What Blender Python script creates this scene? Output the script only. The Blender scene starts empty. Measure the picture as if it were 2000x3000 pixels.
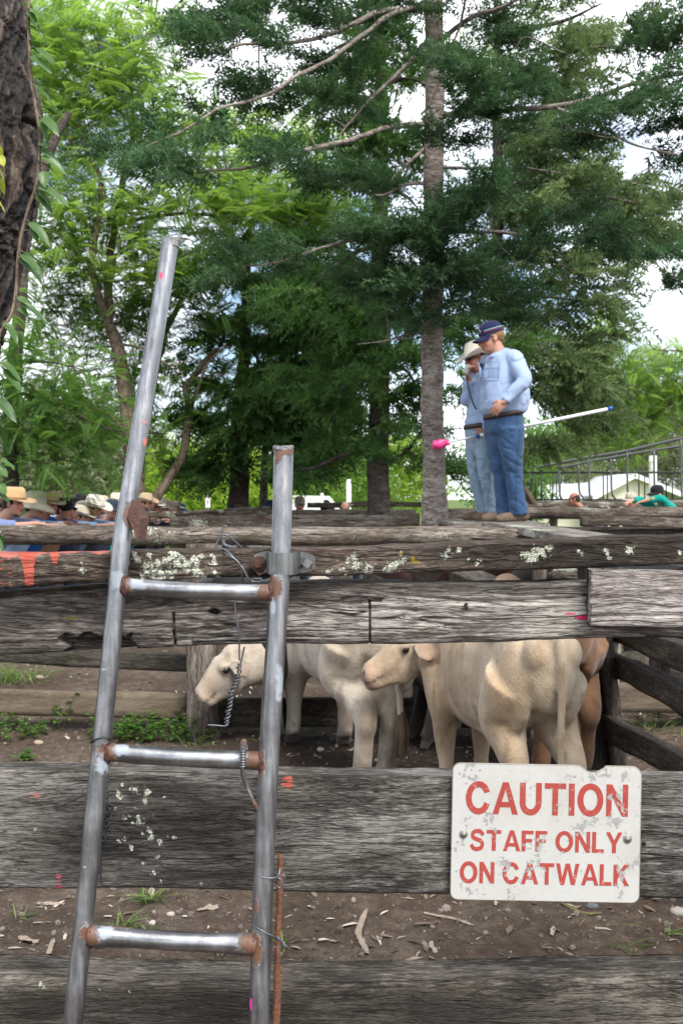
import bpy, math, random
import numpy as np
from mathutils import Vector, Matrix

# ------------------------------------------------------------------ camera, sky, sun, exposure
SC = bpy.context.scene
COL = SC.collection
F = 2916.7            # focal length in photo pixels (35 mm on a 36 mm high frame, 3000 px)
EYE, HY = 1.6, 1460.0  # eye height in metres, horizon row

cam_d = bpy.data.cameras.new('camera')
cam = bpy.data.objects.new('camera', cam_d)
COL.objects.link(cam)
cam.location = (0, 0, EYE)
cam.rotation_euler = (math.radians(90), 0, 0)
cam_d.sensor_fit = 'VERTICAL'
cam_d.sensor_height = 36.0
cam_d.lens = 35.0
cam_d.shift_y = (HY - 1500.0) / 3000.0
cam_d.clip_start = 0.05
cam_d.clip_end = 3000
cam_d.dof.use_dof = True
cam_d.dof.focus_distance = 2.45
cam_d.dof.aperture_fstop = 9.0
SC.camera = cam

SUN_EL, SUN_ROT = math.radians(52), math.radians(200)
world = bpy.data.worlds.new('World')
SC.world = world
world.use_nodes = True
wn = world.node_tree
wn.nodes.clear()
w_out = wn.nodes.new('ShaderNodeOutputWorld')
w_bg = wn.nodes.new('ShaderNodeBackground')
w_sky = wn.nodes.new('ShaderNodeTexSky')
w_sky.sky_type = 'NISHITA'
w_sky.sun_disc = False
w_sky.sun_elevation = SUN_EL
w_sky.sun_rotation = SUN_ROT
w_sky.air_density = 1.0
w_sky.dust_density = 1.5
w_tc = wn.nodes.new('ShaderNodeTexCoord')
w_map = wn.nodes.new('ShaderNodeMapping')
w_map.inputs['Scale'].default_value = (1, 1, 1.6)
w_nz = wn.nodes.new('ShaderNodeTexNoise')
w_nz.inputs['Scale'].default_value = 2.6
w_nz.inputs['Detail'].default_value = 7
w_nz.inputs['Roughness'].default_value = 0.55
w_rmp = wn.nodes.new('ShaderNodeMapRange')
w_rmp.inputs['From Min'].default_value = 0.42
w_rmp.inputs['From Max'].default_value = 0.56
w_mix = wn.nodes.new('ShaderNodeMix')
w_mix.data_type = 'RGBA'
w_mix.inputs['B'].default_value = (9.6, 9.9, 10.5, 1)      # bright thin cloud
w_bg.inputs['Strength'].default_value = 0.11
wn.links.new(w_tc.outputs['Generated'], w_map.inputs['Vector'])
wn.links.new(w_map.outputs['Vector'], w_nz.inputs['Vector'])
wn.links.new(w_nz.outputs['Fac'], w_rmp.inputs['Value'])
wn.links.new(w_rmp.outputs['Result'], w_mix.inputs['Factor'])
wn.links.new(w_sky.outputs['Color'], w_mix.inputs['A'])
wn.links.new(w_mix.outputs['Result'], w_bg.inputs['Color'])
wn.links.new(w_bg.outputs['Background'], w_out.inputs['Surface'])

sun_d = bpy.data.lights.new('sun', 'SUN')
sun = bpy.data.objects.new('sun', sun_d)
COL.objects.link(sun)
sun_d.energy = 2.6
sun_d.angle = math.radians(24)
sun_d.color = (1.0, 0.95, 0.88)
# sun stands high behind the camera's right shoulder
SUN_AZ = math.radians(150)     # compass-like: 0 = +Y, clockwise
sdir = Vector((math.sin(SUN_AZ) * math.cos(SUN_EL), math.cos(SUN_AZ) * math.cos(SUN_EL), math.sin(SUN_EL)))
sun.rotation_euler = sdir.to_track_quat('Z', 'Y').to_euler()
sun.location = sdir * 50
w_sky.sun_rotation = SUN_AZ

SC.view_settings.view_transform = 'Standard'
SC.view_settings.look = 'None'
SC.view_settings.exposure = 1.0
SC.view_settings.gamma = 1.0
SC.cycles.max_bounces = 7
SC.cycles.diffuse_bounces = 4
SC.cycles.glossy_bounces = 3
SC.cycles.transmission_bounces = 4
SC.cycles.transparent_max_bounces = 4
SC.cycles.use_denoising = True
SC.cycles.sample_clamp_indirect = 8.0

# ------------------------------------------------------------------ small maths
def P(px, py, d):
    """The point at depth d that the photo shows at (px, py)."""
    return np.array(((px - 1000.0) / F * d, d, EYE - (py - HY) / F * d))

def PZ(px, z, d):
    return np.array(((px - 1000.0) / F * d, d, z))

def h3(ix, iy, iz, seed):
    n = (ix.astype(np.int64) * 374761393 + iy.astype(np.int64) * 668265263 + iz.astype(np.int64) * 2147483647 + seed * 974634777) & 0xFFFFFFFF
    n = ((n ^ (n >> 13)) * 1274126177) & 0xFFFFFFFF
    n = n ^ (n >> 16)
    return (n & 0xFFFF) / 65535.0

def vnoise(p, seed=0):
    p = np.asarray(p, float)
    i = np.floor(p).astype(np.int64)
    f = p - i
    f = f * f * (3 - 2 * f)
    r = 0
    for dx in (0, 1):
        wx = f[..., 0] if dx else 1 - f[..., 0]
        for dy in (0, 1):
            wy = f[..., 1] if dy else 1 - f[..., 1]
            for dz in (0, 1):
                wz = f[..., 2] if dz else 1 - f[..., 2]
                r = r + wx * wy * wz * h3(i[..., 0] + dx, i[..., 1] + dy, i[..., 2] + dz, seed)
    return r

def fbm(p, seed=0, oct=4, rough=0.5):
    a, s, t = 1.0, 0.0, 0.0
    p = np.asarray(p, float)
    for k in range(oct):
        s = s + a * vnoise(p, seed + k * 17)
        t += a
        a *= rough
        p = p * 2.03 + 5.1
    return s / t

def catmull(pts, n):
    pts = np.asarray(pts, float)
    if len(pts) < 3:
        t = np.linspace(0, 1, n)[:, None]
        return pts[0] * (1 - t) + pts[-1] * t
    P4 = np.vstack([2 * pts[0] - pts[1], pts, 2 * pts[-1] - pts[-2]])
    seg = len(pts) - 1
    u = np.linspace(0, seg - 1e-9, n)
    k = u.astype(int)
    t = (u - k)[:, None]
    a, b, c, d = P4[k], P4[k + 1], P4[k + 2], P4[k + 3]
    return 0.5 * (2 * b + (c - a) * t + (2 * a - 5 * b + 4 * c - d) * t ** 2 + (3 * b - a - 3 * c + d) * t ** 3)

def norm(v):
    v = np.asarray(v, float)
    return v / np.maximum(np.linalg.norm(v, axis=-1, keepdims=True), 1e-9)

# ------------------------------------------------------------------ mesh helpers
class MB:
    """Collects vertices and faces for ONE mesh object."""
    def __init__(self):
        self.v, self.f, self.n = [], [], 0
    def add(self, v, f):
        v = np.asarray(v, float)
        self.v.append(v)
        self.f += [tuple(i + self.n for i in q) for q in f]
        self.n += len(v)
        return self
    def box(self, c, s, R=None, bev=0.0):
        sx, sy, sz = np.asarray(s, float) / 2
        v = np.array([(x * sx, y * sy, z * sz) for x in (-1, 1) for y in (-1, 1) for z in (-1, 1)])
        f = [(0, 1, 3, 2), (4, 6, 7, 5), (0, 4, 5, 1), (2, 3, 7, 6), (0, 2, 6, 4), (1, 5, 7, 3)]
        if R is not None:
            v = v @ np.asarray(R).T
        return self.add(v + np.asarray(c), f)
    def tube(self, pts, r, m=12, cap=True, ell=None):
        v, f = tube(pts, r, m, cap, ell)
        return self.add(v, f)
    def ell(self, c, r, R=None, nu=14, nv=9):
        u = np.linspace(0, 2 * np.pi, nu, endpoint=False)
        w = np.linspace(-np.pi / 2, np.pi / 2, nv + 2)[1:-1]
        g = np.array([(math.cos(b) * math.cos(a), math.cos(b) * math.sin(a), math.sin(b)) for b in w for a in u])
        v = np.vstack([g, [(0, 0, -1), (0, 0, 1)]]) * np.asarray(r, float)
        if R is not None:
            v = v @ np.asarray(R).T
        f = []
        for j in range(nv - 1):
            for i in range(nu):
                f.append((j * nu + i, j * nu + (i + 1) % nu, (j + 1) * nu + (i + 1) % nu, (j + 1) * nu + i))
        b, t = nu * nv, nu * nv + 1
        for i in range(nu):
            f.append((b, (i + 1) % nu, i))
            f.append((t, (nv - 1) * nu + i, (nv - 1) * nu + (i + 1) % nu))
        return self.add(v + np.asarray(c), f)
    def cyl(self, a, b, r, m=16, r2=None):
        return self.tube([a, b], [r, r if r2 is None else r2], m)
    def get(self):
        return np.vstack(self.v), self.f

def tube(pts, r, m=12, cap=True, ell=None):
    pts = np.asarray(pts, float)
    n = len(pts)
    r = np.broadcast_to(np.asarray(r, float), (n,))
    t = norm(np.gradient(pts, axis=0))
    ref = np.array((0, 0, 1.0)) if abs(t[0][2]) < 0.9 else np.array((0, 1.0, 0))
    a = norm(np.cross(t[0], ref))
    v = []
    ang = np.linspace(0, 2 * np.pi, m, endpoint=False)
    ea, eb = ell if ell else (1, 1)
    for k in range(n):
        a = norm(a - t[k] * np.dot(a, t[k]))
        b = np.cross(t[k], a)
        v.append(pts[k] + r[k] * (ea * np.cos(ang)[:, None] * a + eb * np.sin(ang)[:, None] * b))
    v = np.vstack(v)
    f = [(k * m + i, k * m + (i + 1) % m, (k + 1) * m + (i + 1) % m, (k + 1) * m + i) for k in range(n - 1) for i in range(m)]
    if cap:
        f.append(tuple(range(m - 1, -1, -1)))
        f.append(tuple(range((n - 1) * m, n * m)))
    return v, f

def link(name, me, parent=None, loc=(0, 0, 0)):
    o = bpy.data.objects.new(name, me)
    COL.objects.link(o)
    o.location = loc
    if parent is not None:
        o.parent = parent
    return o

def mk(name, v, f, mat, parent=None, smooth=True, attrs=None, local=False):
    """ONE mesh object. World-space vertices unless local; the origin moves to the middle of the mesh."""
    v = np.asarray(v, float)
    c = np.zeros(3) if local else (v.min(0) + v.max(0)) / 2
    me = bpy.data.meshes.new(name)
    me.from_pydata((v - c).tolist(), [], f)
    me.update()
    if smooth:
        me.polygons.foreach_set('use_smooth', np.ones(len(me.polygons), bool))
    for k, a in (attrs or {}).items():
        put_attr(me, k, a)
    if mat:
        me.materials.append(mat)
    if parent is not None and not local:
        c = c - np.array(parent.location)
    return link(name, me, parent, c)

def put_attr(me, k, a):
    a = np.asarray(a, np.float32)
    if a.ndim == 2:
        put_attr(me, 'pmask', a[:, 3].copy() if k == 'paint' else np.zeros(len(a)))
        at = me.attributes.new(k, 'FLOAT_COLOR', 'POINT')
        at.data.foreach_set('color', a.ravel())
    else:
        at = me.attributes.new(k, 'FLOAT', 'POINT')
        at.data.foreach_set('value', a)

def mesh_fast(name, V, poly_size, var=None):
    """Large mesh of equal sized polygons: V is (n*poly_size, 3)."""
    me = bpy.data.meshes.new(name)
    nv = len(V)
    nf = nv // poly_size
    me.vertices.add(nv)
    me.vertices.foreach_set('co', np.asarray(V, np.float32).ravel())
    me.loops.add(nv)
    me.loops.foreach_set('vertex_index', np.arange(nv, dtype=np.int32))
    me.polygons.add(nf)
    me.polygons.foreach_set('loop_start', np.arange(0, nv, poly_size, dtype=np.int32))
    if var is not None:
        put_attr(me, 'var', var)
    me.update(calc_edges=True)
    return me

def empty(name, loc=(0, 0, 0), rz=0.0):
    o = bpy.data.objects.new(name, None)
    COL.objects.link(o)
    o.location = tuple(loc)
    o.rotation_euler = (0, 0, rz)
    o.empty_display_size = 0.2
    return o

def tag(o, label=None, cat=None, group=None, kind=None):
    if label: o['label'] = label
    if cat: o['category'] = cat
    if group: o['group'] = group
    if kind: o['kind'] = kind
    return o

def remesh(mb, voxel, smooth_it=6, fac=0.5):
    """One continuous surface from overlapping pieces."""
    v, f = mb.get()
    me = bpy.data.meshes.new('tmp')
    me.from_pydata(v.tolist(), [], f)
    me.update()
    o = bpy.data.objects.new('tmp', me)
    COL.objects.link(o)
    m = o.modifiers.new('r', 'REMESH')
    m.mode = 'VOXEL'
    m.voxel_size = voxel
    s = o.modifiers.new('s', 'SMOOTH')
    s.factor = fac
    s.iterations = smooth_it
    dg = bpy.context.evaluated_depsgraph_get()
    r = bpy.data.meshes.new_from_object(o.evaluated_get(dg))
    bpy.data.objects.remove(o)
    bpy.data.meshes.remove(me)
    n = len(r.vertices)
    co = np.empty(n * 3, np.float32)
    r.vertices.foreach_get('co', co)
    fs = [tuple(p.vertices) for p in r.polygons]
    bpy.data.meshes.remove(r)
    return co.reshape(-1, 3).astype(float), fs

# ------------------------------------------------------------------ materials
def newmat(name):
    m = bpy.data.materials.new(name)
    m.use_nodes = True
    nt = m.node_tree
    nt.nodes.clear()
    out = nt.nodes.new('ShaderNodeOutputMaterial')
    b = nt.nodes.new('ShaderNodeBsdfPrincipled')
    nt.links.new(b.outputs[0], out.inputs[0])
    return m, nt, b

class G:
    """Terse node graph builder."""
    def __init__(self, nt):
        self.nt = nt
    def n(self, typ, props=None, **ins):
        nd = self.nt.nodes.new(typ)
        for k, v in (props or {}).items():
            setattr(nd, k, v)
        for k, v in ins.items():
            self.set(nd, k.replace('_', ' '), v)
        return nd
    def set(self, nd, key, v):
        s = nd.inputs[int(key)] if key.isdigit() else nd.inputs[key]
        if isinstance(v, bpy.types.NodeSocket):
            self.nt.links.new(v, s)
        elif isinstance(v, bpy.types.Node):
            self.nt.links.new(v.outputs[0], s)
        else:
            s.default_value = v
    def coord(self, scale=(1, 1, 1), kind='Object', loc=(0, 0, 0)):
        tc = self.nt.nodes.new('ShaderNodeTexCoord')
        m = self.nt.nodes.new('ShaderNodeMapping')
        m.inputs['Scale'].default_value = scale
        m.inputs['Location'].default_value = loc
        self.nt.links.new(tc.outputs[kind], m.inputs['Vector'])
        return m.outputs[0]
    def noise(self, vec, scale=1.0, detail=5, rough=0.55, dist=0.0):
        return self.n('ShaderNodeTexNoise', None, Vector=vec, Scale=scale, Detail=detail, Roughness=rough, Distortion=dist).outputs['Fac']
    def math(self, op, a, b=0.0, c=None, clamp=False):
        nd = self.nt.nodes.new('ShaderNodeMath')
        nd.operation = op
        nd.use_clamp = clamp
        self.set(nd, '0', a)
        self.set(nd, '1', b)
        if c is not None:
            self.set(nd, '2', c)
        return nd.outputs[0]
    def rng(self, v, a, b, c=0.0, d=1.0):
        return self.n('ShaderNodeMapRange', None, Value=v, From_Min=a, From_Max=b, To_Min=c, To_Max=d).outputs[0]
    def mix(self, fac, a, b, mode='MIX'):
        nd = self.nt.nodes.new('ShaderNodeMix')
        nd.data_type = 'RGBA'
        nd.blend_type = mode
        self.set(nd, 'Factor', fac)
        for k, v in (('A', a), ('B', b)):
            s = [q for q in nd.inputs if q.name == k and q.type == 'RGBA'][0]
            if isinstance(v, bpy.types.NodeSocket):
                self.nt.links.new(v, s)
            else:
                s.default_value = tuple(v) + ((1,) if len(v) == 3 else ())
        return [q for q in nd.outputs if q.type == 'RGBA'][0]
    def ramp(self, v, stops):
        nd = self.nt.nodes.new('ShaderNodeValToRGB')
        self.nt.links.new(v, nd.inputs[0])
        e = nd.color_ramp.elements
        while len(e) < len(stops):
            e.new(0.5)
        for q, (p, c) in zip(e, stops):
            q.position = p
            q.color = tuple(c) + (1,)
        return nd.outputs[0]
    def attr(self, name, out='Fac'):
        return self.n('ShaderNodeAttribute', {'attribute_name': name}).outputs[out]
    def bump(self, h, strength=0.5, dist=0.01, normal=None):
        nd = self.n('ShaderNodeBump', None, Height=h, Strength=strength, Distance=dist)
        if normal is not None:
            self.set(nd, 'Normal', normal)
        return nd.outputs[0]

def wood_mat(name, dark, mid, light, along='X', grain=1.0, moss=0.0, crack=0.5, bump=0.7, contrast=1.0, mossc=(0.10, 0.11, 0.045), blotch=0.5):
    m, nt, b = newmat(name)
    g = G(nt)
    ax = {'X': (1, 0, 0), 'Y': (0, 1, 0), 'Z': (0, 0, 1)}[along]
    def sc(l, c):
        return tuple(l if a else c for a in ax)
    base = g.coord()
    warp = nt.nodes.new('ShaderNodeTexNoise')
    g.set(warp, 'Vector', g.coord(sc(2.2 * grain, 7 * grain)))
    warp.inputs['Scale'].default_value = 1.0
    warp.inputs['Detail'].default_value = 3
    wv = g.n('ShaderNodeVectorMath', {'operation': 'SUBTRACT'})
    g.set(wv, '0', warp.outputs['Color'])
    wv.inputs[1].default_value = (0.5, 0.5, 0.5)
    ws = g.n('ShaderNodeVectorMath', {'operation': 'SCALE'})
    g.set(ws, '0', wv.outputs[0])
    ws.inputs['Scale'].default_value = 0.050 / grain
    wa = g.n('ShaderNodeVectorMath', {'operation': 'ADD'})
    g.set(wa, '0', base)
    g.set(wa, '1', ws.outputs[0])
    def st(l, c):
        mp = g.n('ShaderNodeMapping')
        g.set(mp, 'Vector', wa.outputs[0])
        mp.inputs['Scale'].default_value = sc(l * grain, c * grain)
        return mp.outputs[0]
    fine = g.noise(st(26, 175), 1, 4, 0.7)
    coarse = g.noise(st(8, 66), 1, 6, 0.68)
    blot = g.noise(g.coord(sc(2.5 * grain, 8 * grain)), 1, 4, 0.6)
    fib = g.noise(st(60, 420), 1, 3, 0.65)
    val = g.math('ADD', g.math('MULTIPLY', fine, 0.42), g.math('ADD', g.math('MULTIPLY', coarse, 0.33), g.math('MULTIPLY', fib, 0.25)))
    val = g.math('ADD', val, g.math('MULTIPLY', g.math('SUBTRACT', blot, 0.5), blotch))
    w = 0.125 / contrast
    col = g.ramp(val, [(max(0, 0.5 - w), dark), (0.5, mid), (min(1, 0.5 + w * 0.9), light)])
    # drying cracks: thin dark lines along the grain
    cr = g.noise(st(1.1, 24), 1, 3, 0.5)
    cl = g.math('ABSOLUTE', g.math('SUBTRACT', cr, 0.5))
    crk = g.rng(cl, 0.004, 0.022, 1.0, 0.0)
    gate = g.rng(g.noise(g.coord(sc(1.6, 9)), 1, 2, 0.5), 0.44, 0.58)
    crk = g.math('MULTIPLY', g.math('MULTIPLY', crk, gate), crack)
    cl2 = g.math('ABSOLUTE', g.math('SUBTRACT', g.noise(st(6, 80), 1, 3, 0.5), 0.5))
    crk2 = g.math('MULTIPLY', g.rng(cl2, 0.0, 0.05, 1.0, 0.0), crack * 0.55)
    crk = g.math('MAXIMUM', crk, crk2)
    col = g.mix(crk, col, tuple(c * 0.22 for c in dark))
    if moss:
        mm = g.rng(g.noise(g.coord((3, 3, 6)), 1, 5, 0.65), 0.5 - 0.1 * moss, 0.72 - 0.1 * moss)
        mm = g.math('MULTIPLY', mm, g.rng(fine, 0.35, 0.6))
        col = g.mix(g.math('MULTIPLY', mm, min(1.0, moss)), col, mossc)
    # darkening attribute (weathering and painted-in shade), paint attribute, lichen attribute
    sm = g.math('ADD', g.math('MULTIPLY', g.attr('darkening'), 0.75), g.math('ADD', g.math('MULTIPLY', g.math('SUBTRACT', fine, 0.5), 1.6), g.math('MULTIPLY', g.math('SUBTRACT', blot, 0.5), 2.2)))
    sm = g.math('MULTIPLY', g.rng(sm, 0.32, 0.72), g.rng(g.attr('darkening'), 0.0, 0.15))
    col = g.mix(g.math('MULTIPLY', sm, 0.8), col, tuple(c * 0.45 for c in dark))
    pa = g.attr('pmask')
    pc = g.attr('paint', 'Color')
    pm = g.math('ADD', pa, g.math('MULTIPLY', g.math('SUBTRACT', g.noise(st(22, 120), 1, 5, 0.75), 0.5), 2.2))
    pm = g.math('MULTIPLY', g.rng(pm, 0.42, 0.58), g.rng(pa, 0.02, 0.1))
    pc = g.mix(1.0, pc, g.mix(coarse, (0.55, 0.5, 0.5), (1.25, 1.3, 1.3)), 'MULTIPLY')
    col = g.mix(pm, col, pc)
    la = g.attr('lichen')
    ln = g.noise(g.coord((1, 1, 1)), 75, 6, 0.75)
    lv = g.n('ShaderNodeTexVoronoi', {'feature': 'DISTANCE_TO_EDGE'}, Vector=g.coord((1, 1, 1)), Scale=120.0).outputs[0]
    lm = g.math('ADD', la, g.math('MULTIPLY', g.math('SUBTRACT', ln, 0.5), 3.6))
    lm = g.math('MULTIPLY', g.rng(lm, 0.62, 0.72), g.rng(la, 0.02, 0.12))
    lm = g.math('MULTIPLY', lm, g.rng(lv, 0.0, 0.10, 0.35, 1.0))
    lcol = g.mix(ln, (0.33, 0.36, 0.25), (0.72, 0.74, 0.63))
    yl = g.attr('yellow')
    lcol = g.mix(yl, lcol, (0.42, 0.30, 0.03))
    col = g.mix(lm, col, lcol)
    g.set(b, 'Base Color', col)
    b.inputs['Roughness'].default_value = 0.82
    b.inputs['Specular IOR Level'].default_value = 0.25
    hgt = g.math('ADD', g.math('MULTIPLY', val, 1.0), g.math('MULTIPLY', crk, -0.9))
    hgt = g.math('ADD', hgt, g.math('MULTIPLY', lm, 0.5))
    g.set(b, 'Normal', g.bump(hgt, bump, 0.006))
    return m

def simple_mat(name, col, rough=0.6, metal=0.0, nscale=0, namp=0.3, bump=0.0, bscale=80, spec=0.5, sheen=0.0, vattr=None, coordscale=(1, 1, 1)):
    m, nt, b = newmat(name)
    g = G(nt)
    c = None
    if nscale:
        nz = g.noise(g.coord(coordscale), nscale, 5, 0.6)
        c = g.mix(nz, tuple(x * (1 - namp) for x in col), tuple(min(1, x * (1 + namp)) for x in col))
    if vattr:
        va = g.attr(vattr, 'Color')
        c = g.mix(1.0, c if c is not None else tuple(col), va, 'MULTIPLY')
    if c is not None:
        g.set(b, 'Base Color', c)
    else:
        b.inputs['Base Color'].default_value = tuple(col) + (1,)
    b.inputs['Roughness'].default_value = rough
    b.inputs['Metallic'].default_value = metal
    b.inputs['Specular IOR Level'].default_value = spec
    if sheen:
        b.inputs['Sheen Weight'].default_value = sheen
    if bump:
        g.set(b, 'Normal', g.bump(g.noise(g.coord(coordscale), bscale, 4, 0.6), bump, 0.01))
    return m

def leaf_mat(name, dark, light, trans, tw=0.35, rough=0.6, spec=0.18):
    """Foliage: colour varies leaf to leaf, some light passes through the blade."""
    m, nt, b = newmat(name)
    g = G(nt)
    va = g.attr('var')
    col = g.mix(va, dark, light)
    g.set(b, 'Base Color', col)
    b.inputs['Roughness'].default_value = rough
    b.inputs['Specular IOR Level'].default_value = spec
    t = g.n('ShaderNodeBsdfTranslucent')
    g.set(t, 'Color', g.mix(va, tuple(x * 0.6 for x in trans), trans))
    ms = g.n('ShaderNodeMixShader')
    ms.inputs[0].default_value = tw
    nt.links.new(b.outputs[0], ms.inputs[1])
    nt.links.new(t.outputs[0], ms.inputs[2])
    out = [q for q in nt.nodes if q.type == 'OUTPUT_MATERIAL'][0]
    nt.links.new(ms.outputs[0], out.inputs[0])
    return m

def galv_mat(name, base=(0.27, 0.275, 0.285), streak=(90, 90, 2.5)):
    m, nt, b = newmat(name)
    g = G(nt)
    st = g.noise(g.coord(streak), 1, 4, 0.6)
    bl = g.noise(g.coord((14, 14, 9)), 1, 6, 0.65)
    sp = g.noise(g.coord((1, 1, 1)), 260, 3, 0.6)
    v = g.math('ADD', g.math('MULTIPLY', st, 0.45), g.math('MULTIPLY', bl, 0.55))
    col = g.ramp(v, [(0.32, tuple(x * 0.5 for x in base)), (0.5, base), (0.66, tuple(min(1, x * 1.7) for x in base))])
    col = g.mix(g.rng(sp, 0.62, 0.72), col, tuple(min(1, x * 1.5) for x in base))
    brown = g.rng(g.noise(g.coord((20, 20, 5)), 1, 5, 0.7), 0.56, 0.75, 0.0, 0.55)
    col = g.mix(brown, col, (0.26, 0.22, 0.17))
    ru = g.math('ADD', g.attr('rust'), g.math('MULTIPLY', g.math('SUBTRACT', g.noise(g.coord(), 55, 6, 0.75), 0.5), 1.6))
    rm = g.math('MULTIPLY', g.rng(ru, 0.42, 0.62), g.rng(g.attr('rust'), 0.02, 0.12))
    rcol = g.mix(g.noise(g.coord(), 90, 5, 0.7), (0.055, 0.028, 0.02), (0.20, 0.10, 0.06))
    col = g.mix(rm, col, rcol)
    # smears of chalky white where the weld was painted
    wh = g.math('ADD', g.attr('chalk'), g.math('MULTIPLY', g.math('SUBTRACT', g.noise(g.coord(), 40, 5, 0.7), 0.5), 1.4))
    wm = g.math('MULTIPLY', g.rng(wh, 0.62, 0.8), g.rng(g.attr('chalk'), 0.02, 0.12))
    col = g.mix(g.math('MULTIPLY', wm, 0.5), col, (0.30, 0.36, 0.43))
    pa = g.attr('pmask')
    pm = g.rng(g.math('ADD', pa, g.math('MULTIPLY', g.math('SUBTRACT', g.noise(g.coord(), 70, 5, 0.7), 0.5), 1.2)), 0.45, 0.55)
    pm = g.math('MULTIPLY', pm, g.rng(pa, 0.02, 0.1))
    col = g.mix(pm, col, g.attr('paint', 'Color'))
    g.set(b, 'Base Color', col)
    met = g.math('MULTIPLY', g.math('SUBTRACT', 1.0, g.math('MAXIMUM', rm, g.math('MAXIMUM', pm, wm))), 0.92)
    g.set(b, 'Metallic', met)
    g.set(b, 'Roughness', g.rng(v, 0.3, 0.7, 0.26, 0.50))
    h = g.math('ADD', g.math('MULTIPLY', sp, 0.12), g.math('ADD', g.math('MULTIPLY', bl, 0.4), g.math('MULTIPLY', rm, 0.9)))
    g.set(b, 'Normal', g.bump(h, 0.55, 0.004))
    return m
# ------------------------------------------------------------------ near fence of weathered hardwood beams
M_TOP = wood_mat('weathered_brown_hardwood', (0.020, 0.014, 0.010), (0.078, 0.058, 0.045), (0.20, 0.165, 0.14), crack=0.85, bump=0.95, blotch=0.35)
M_GREY = wood_mat('silver_grey_hardwood', (0.050, 0.040, 0.033), (0.185, 0.162, 0.145), (0.42, 0.39, 0.36), crack=1.0, bump=1.0, contrast=0.95, blotch=0.55, moss=0.25)
M_PALE = wood_mat('bleached_grey_hardwood', (0.10, 0.075, 0.062), (0.29, 0.26, 0.24), (0.46, 0.43, 0.41), crack=0.85, bump=1.0, grain=1.2, blotch=0.5)
M_OLIVE = wood_mat('olive_grey_board', (0.026, 0.023, 0.020), (0.108, 0.099, 0.088), (0.25, 0.235, 0.22), crack=0.8, bump=1.0, contrast=1.35, grain=1.1, moss=0.4, mossc=(0.095, 0.090, 0.052), blotch=0.6)
M_LOW = wood_mat('dark_mossy_board', (0.020, 0.017, 0.014), (0.085, 0.074, 0.062), (0.20, 0.18, 0.155), crack=0.8, bump=1.0, contrast=1.35, grain=1.1, moss=0.5, mossc=(0.10, 0.088, 0.055), blotch=0.6)
M_LOG = wood_mat('grey_brown_log', (0.030, 0.022, 0.017), (0.115, 0.090, 0.072), (0.27, 0.235, 0.20), crack=1.0, bump=0.9, grain=0.7, moss=0.2)
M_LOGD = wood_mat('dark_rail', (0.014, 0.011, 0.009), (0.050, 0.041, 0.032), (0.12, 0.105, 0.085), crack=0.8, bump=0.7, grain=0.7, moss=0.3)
M_PLANK = wood_mat('brown_plank', (0.065, 0.047, 0.033), (0.115, 0.087, 0.063), (0.17, 0.135, 0.10), crack=0.25, bump=0.35, grain=0.8, moss=0.25)
M_POST = wood_mat('grey_post_upright', (0.04, 0.03, 0.023), (0.13, 0.105, 0.085), (0.26, 0.225, 0.19), along='Z', crack=0.8, bump=0.8, grain=0.7)
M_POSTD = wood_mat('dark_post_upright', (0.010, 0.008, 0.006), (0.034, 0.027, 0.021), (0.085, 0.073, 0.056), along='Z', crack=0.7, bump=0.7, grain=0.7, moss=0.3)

def to_px(v):
    return 1000 + v[:, 0] / v[:, 1] * F, HY - (v[:, 2] - EYE) / v[:, 1] * F

def spots(px, py, lst):
    a = np.zeros(len(px))
    for s in lst:
        x, y, r = s[:3]
        ry = s[3] if len(s) > 3 else r
        q = np.sqrt(((px - x) / r) ** 2 + ((py - y) / ry) ** 2)
        a = np.maximum(a, np.clip(1.12 - q * 0.60, 0, 1) * (q < 1.9))
    return a

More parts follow.
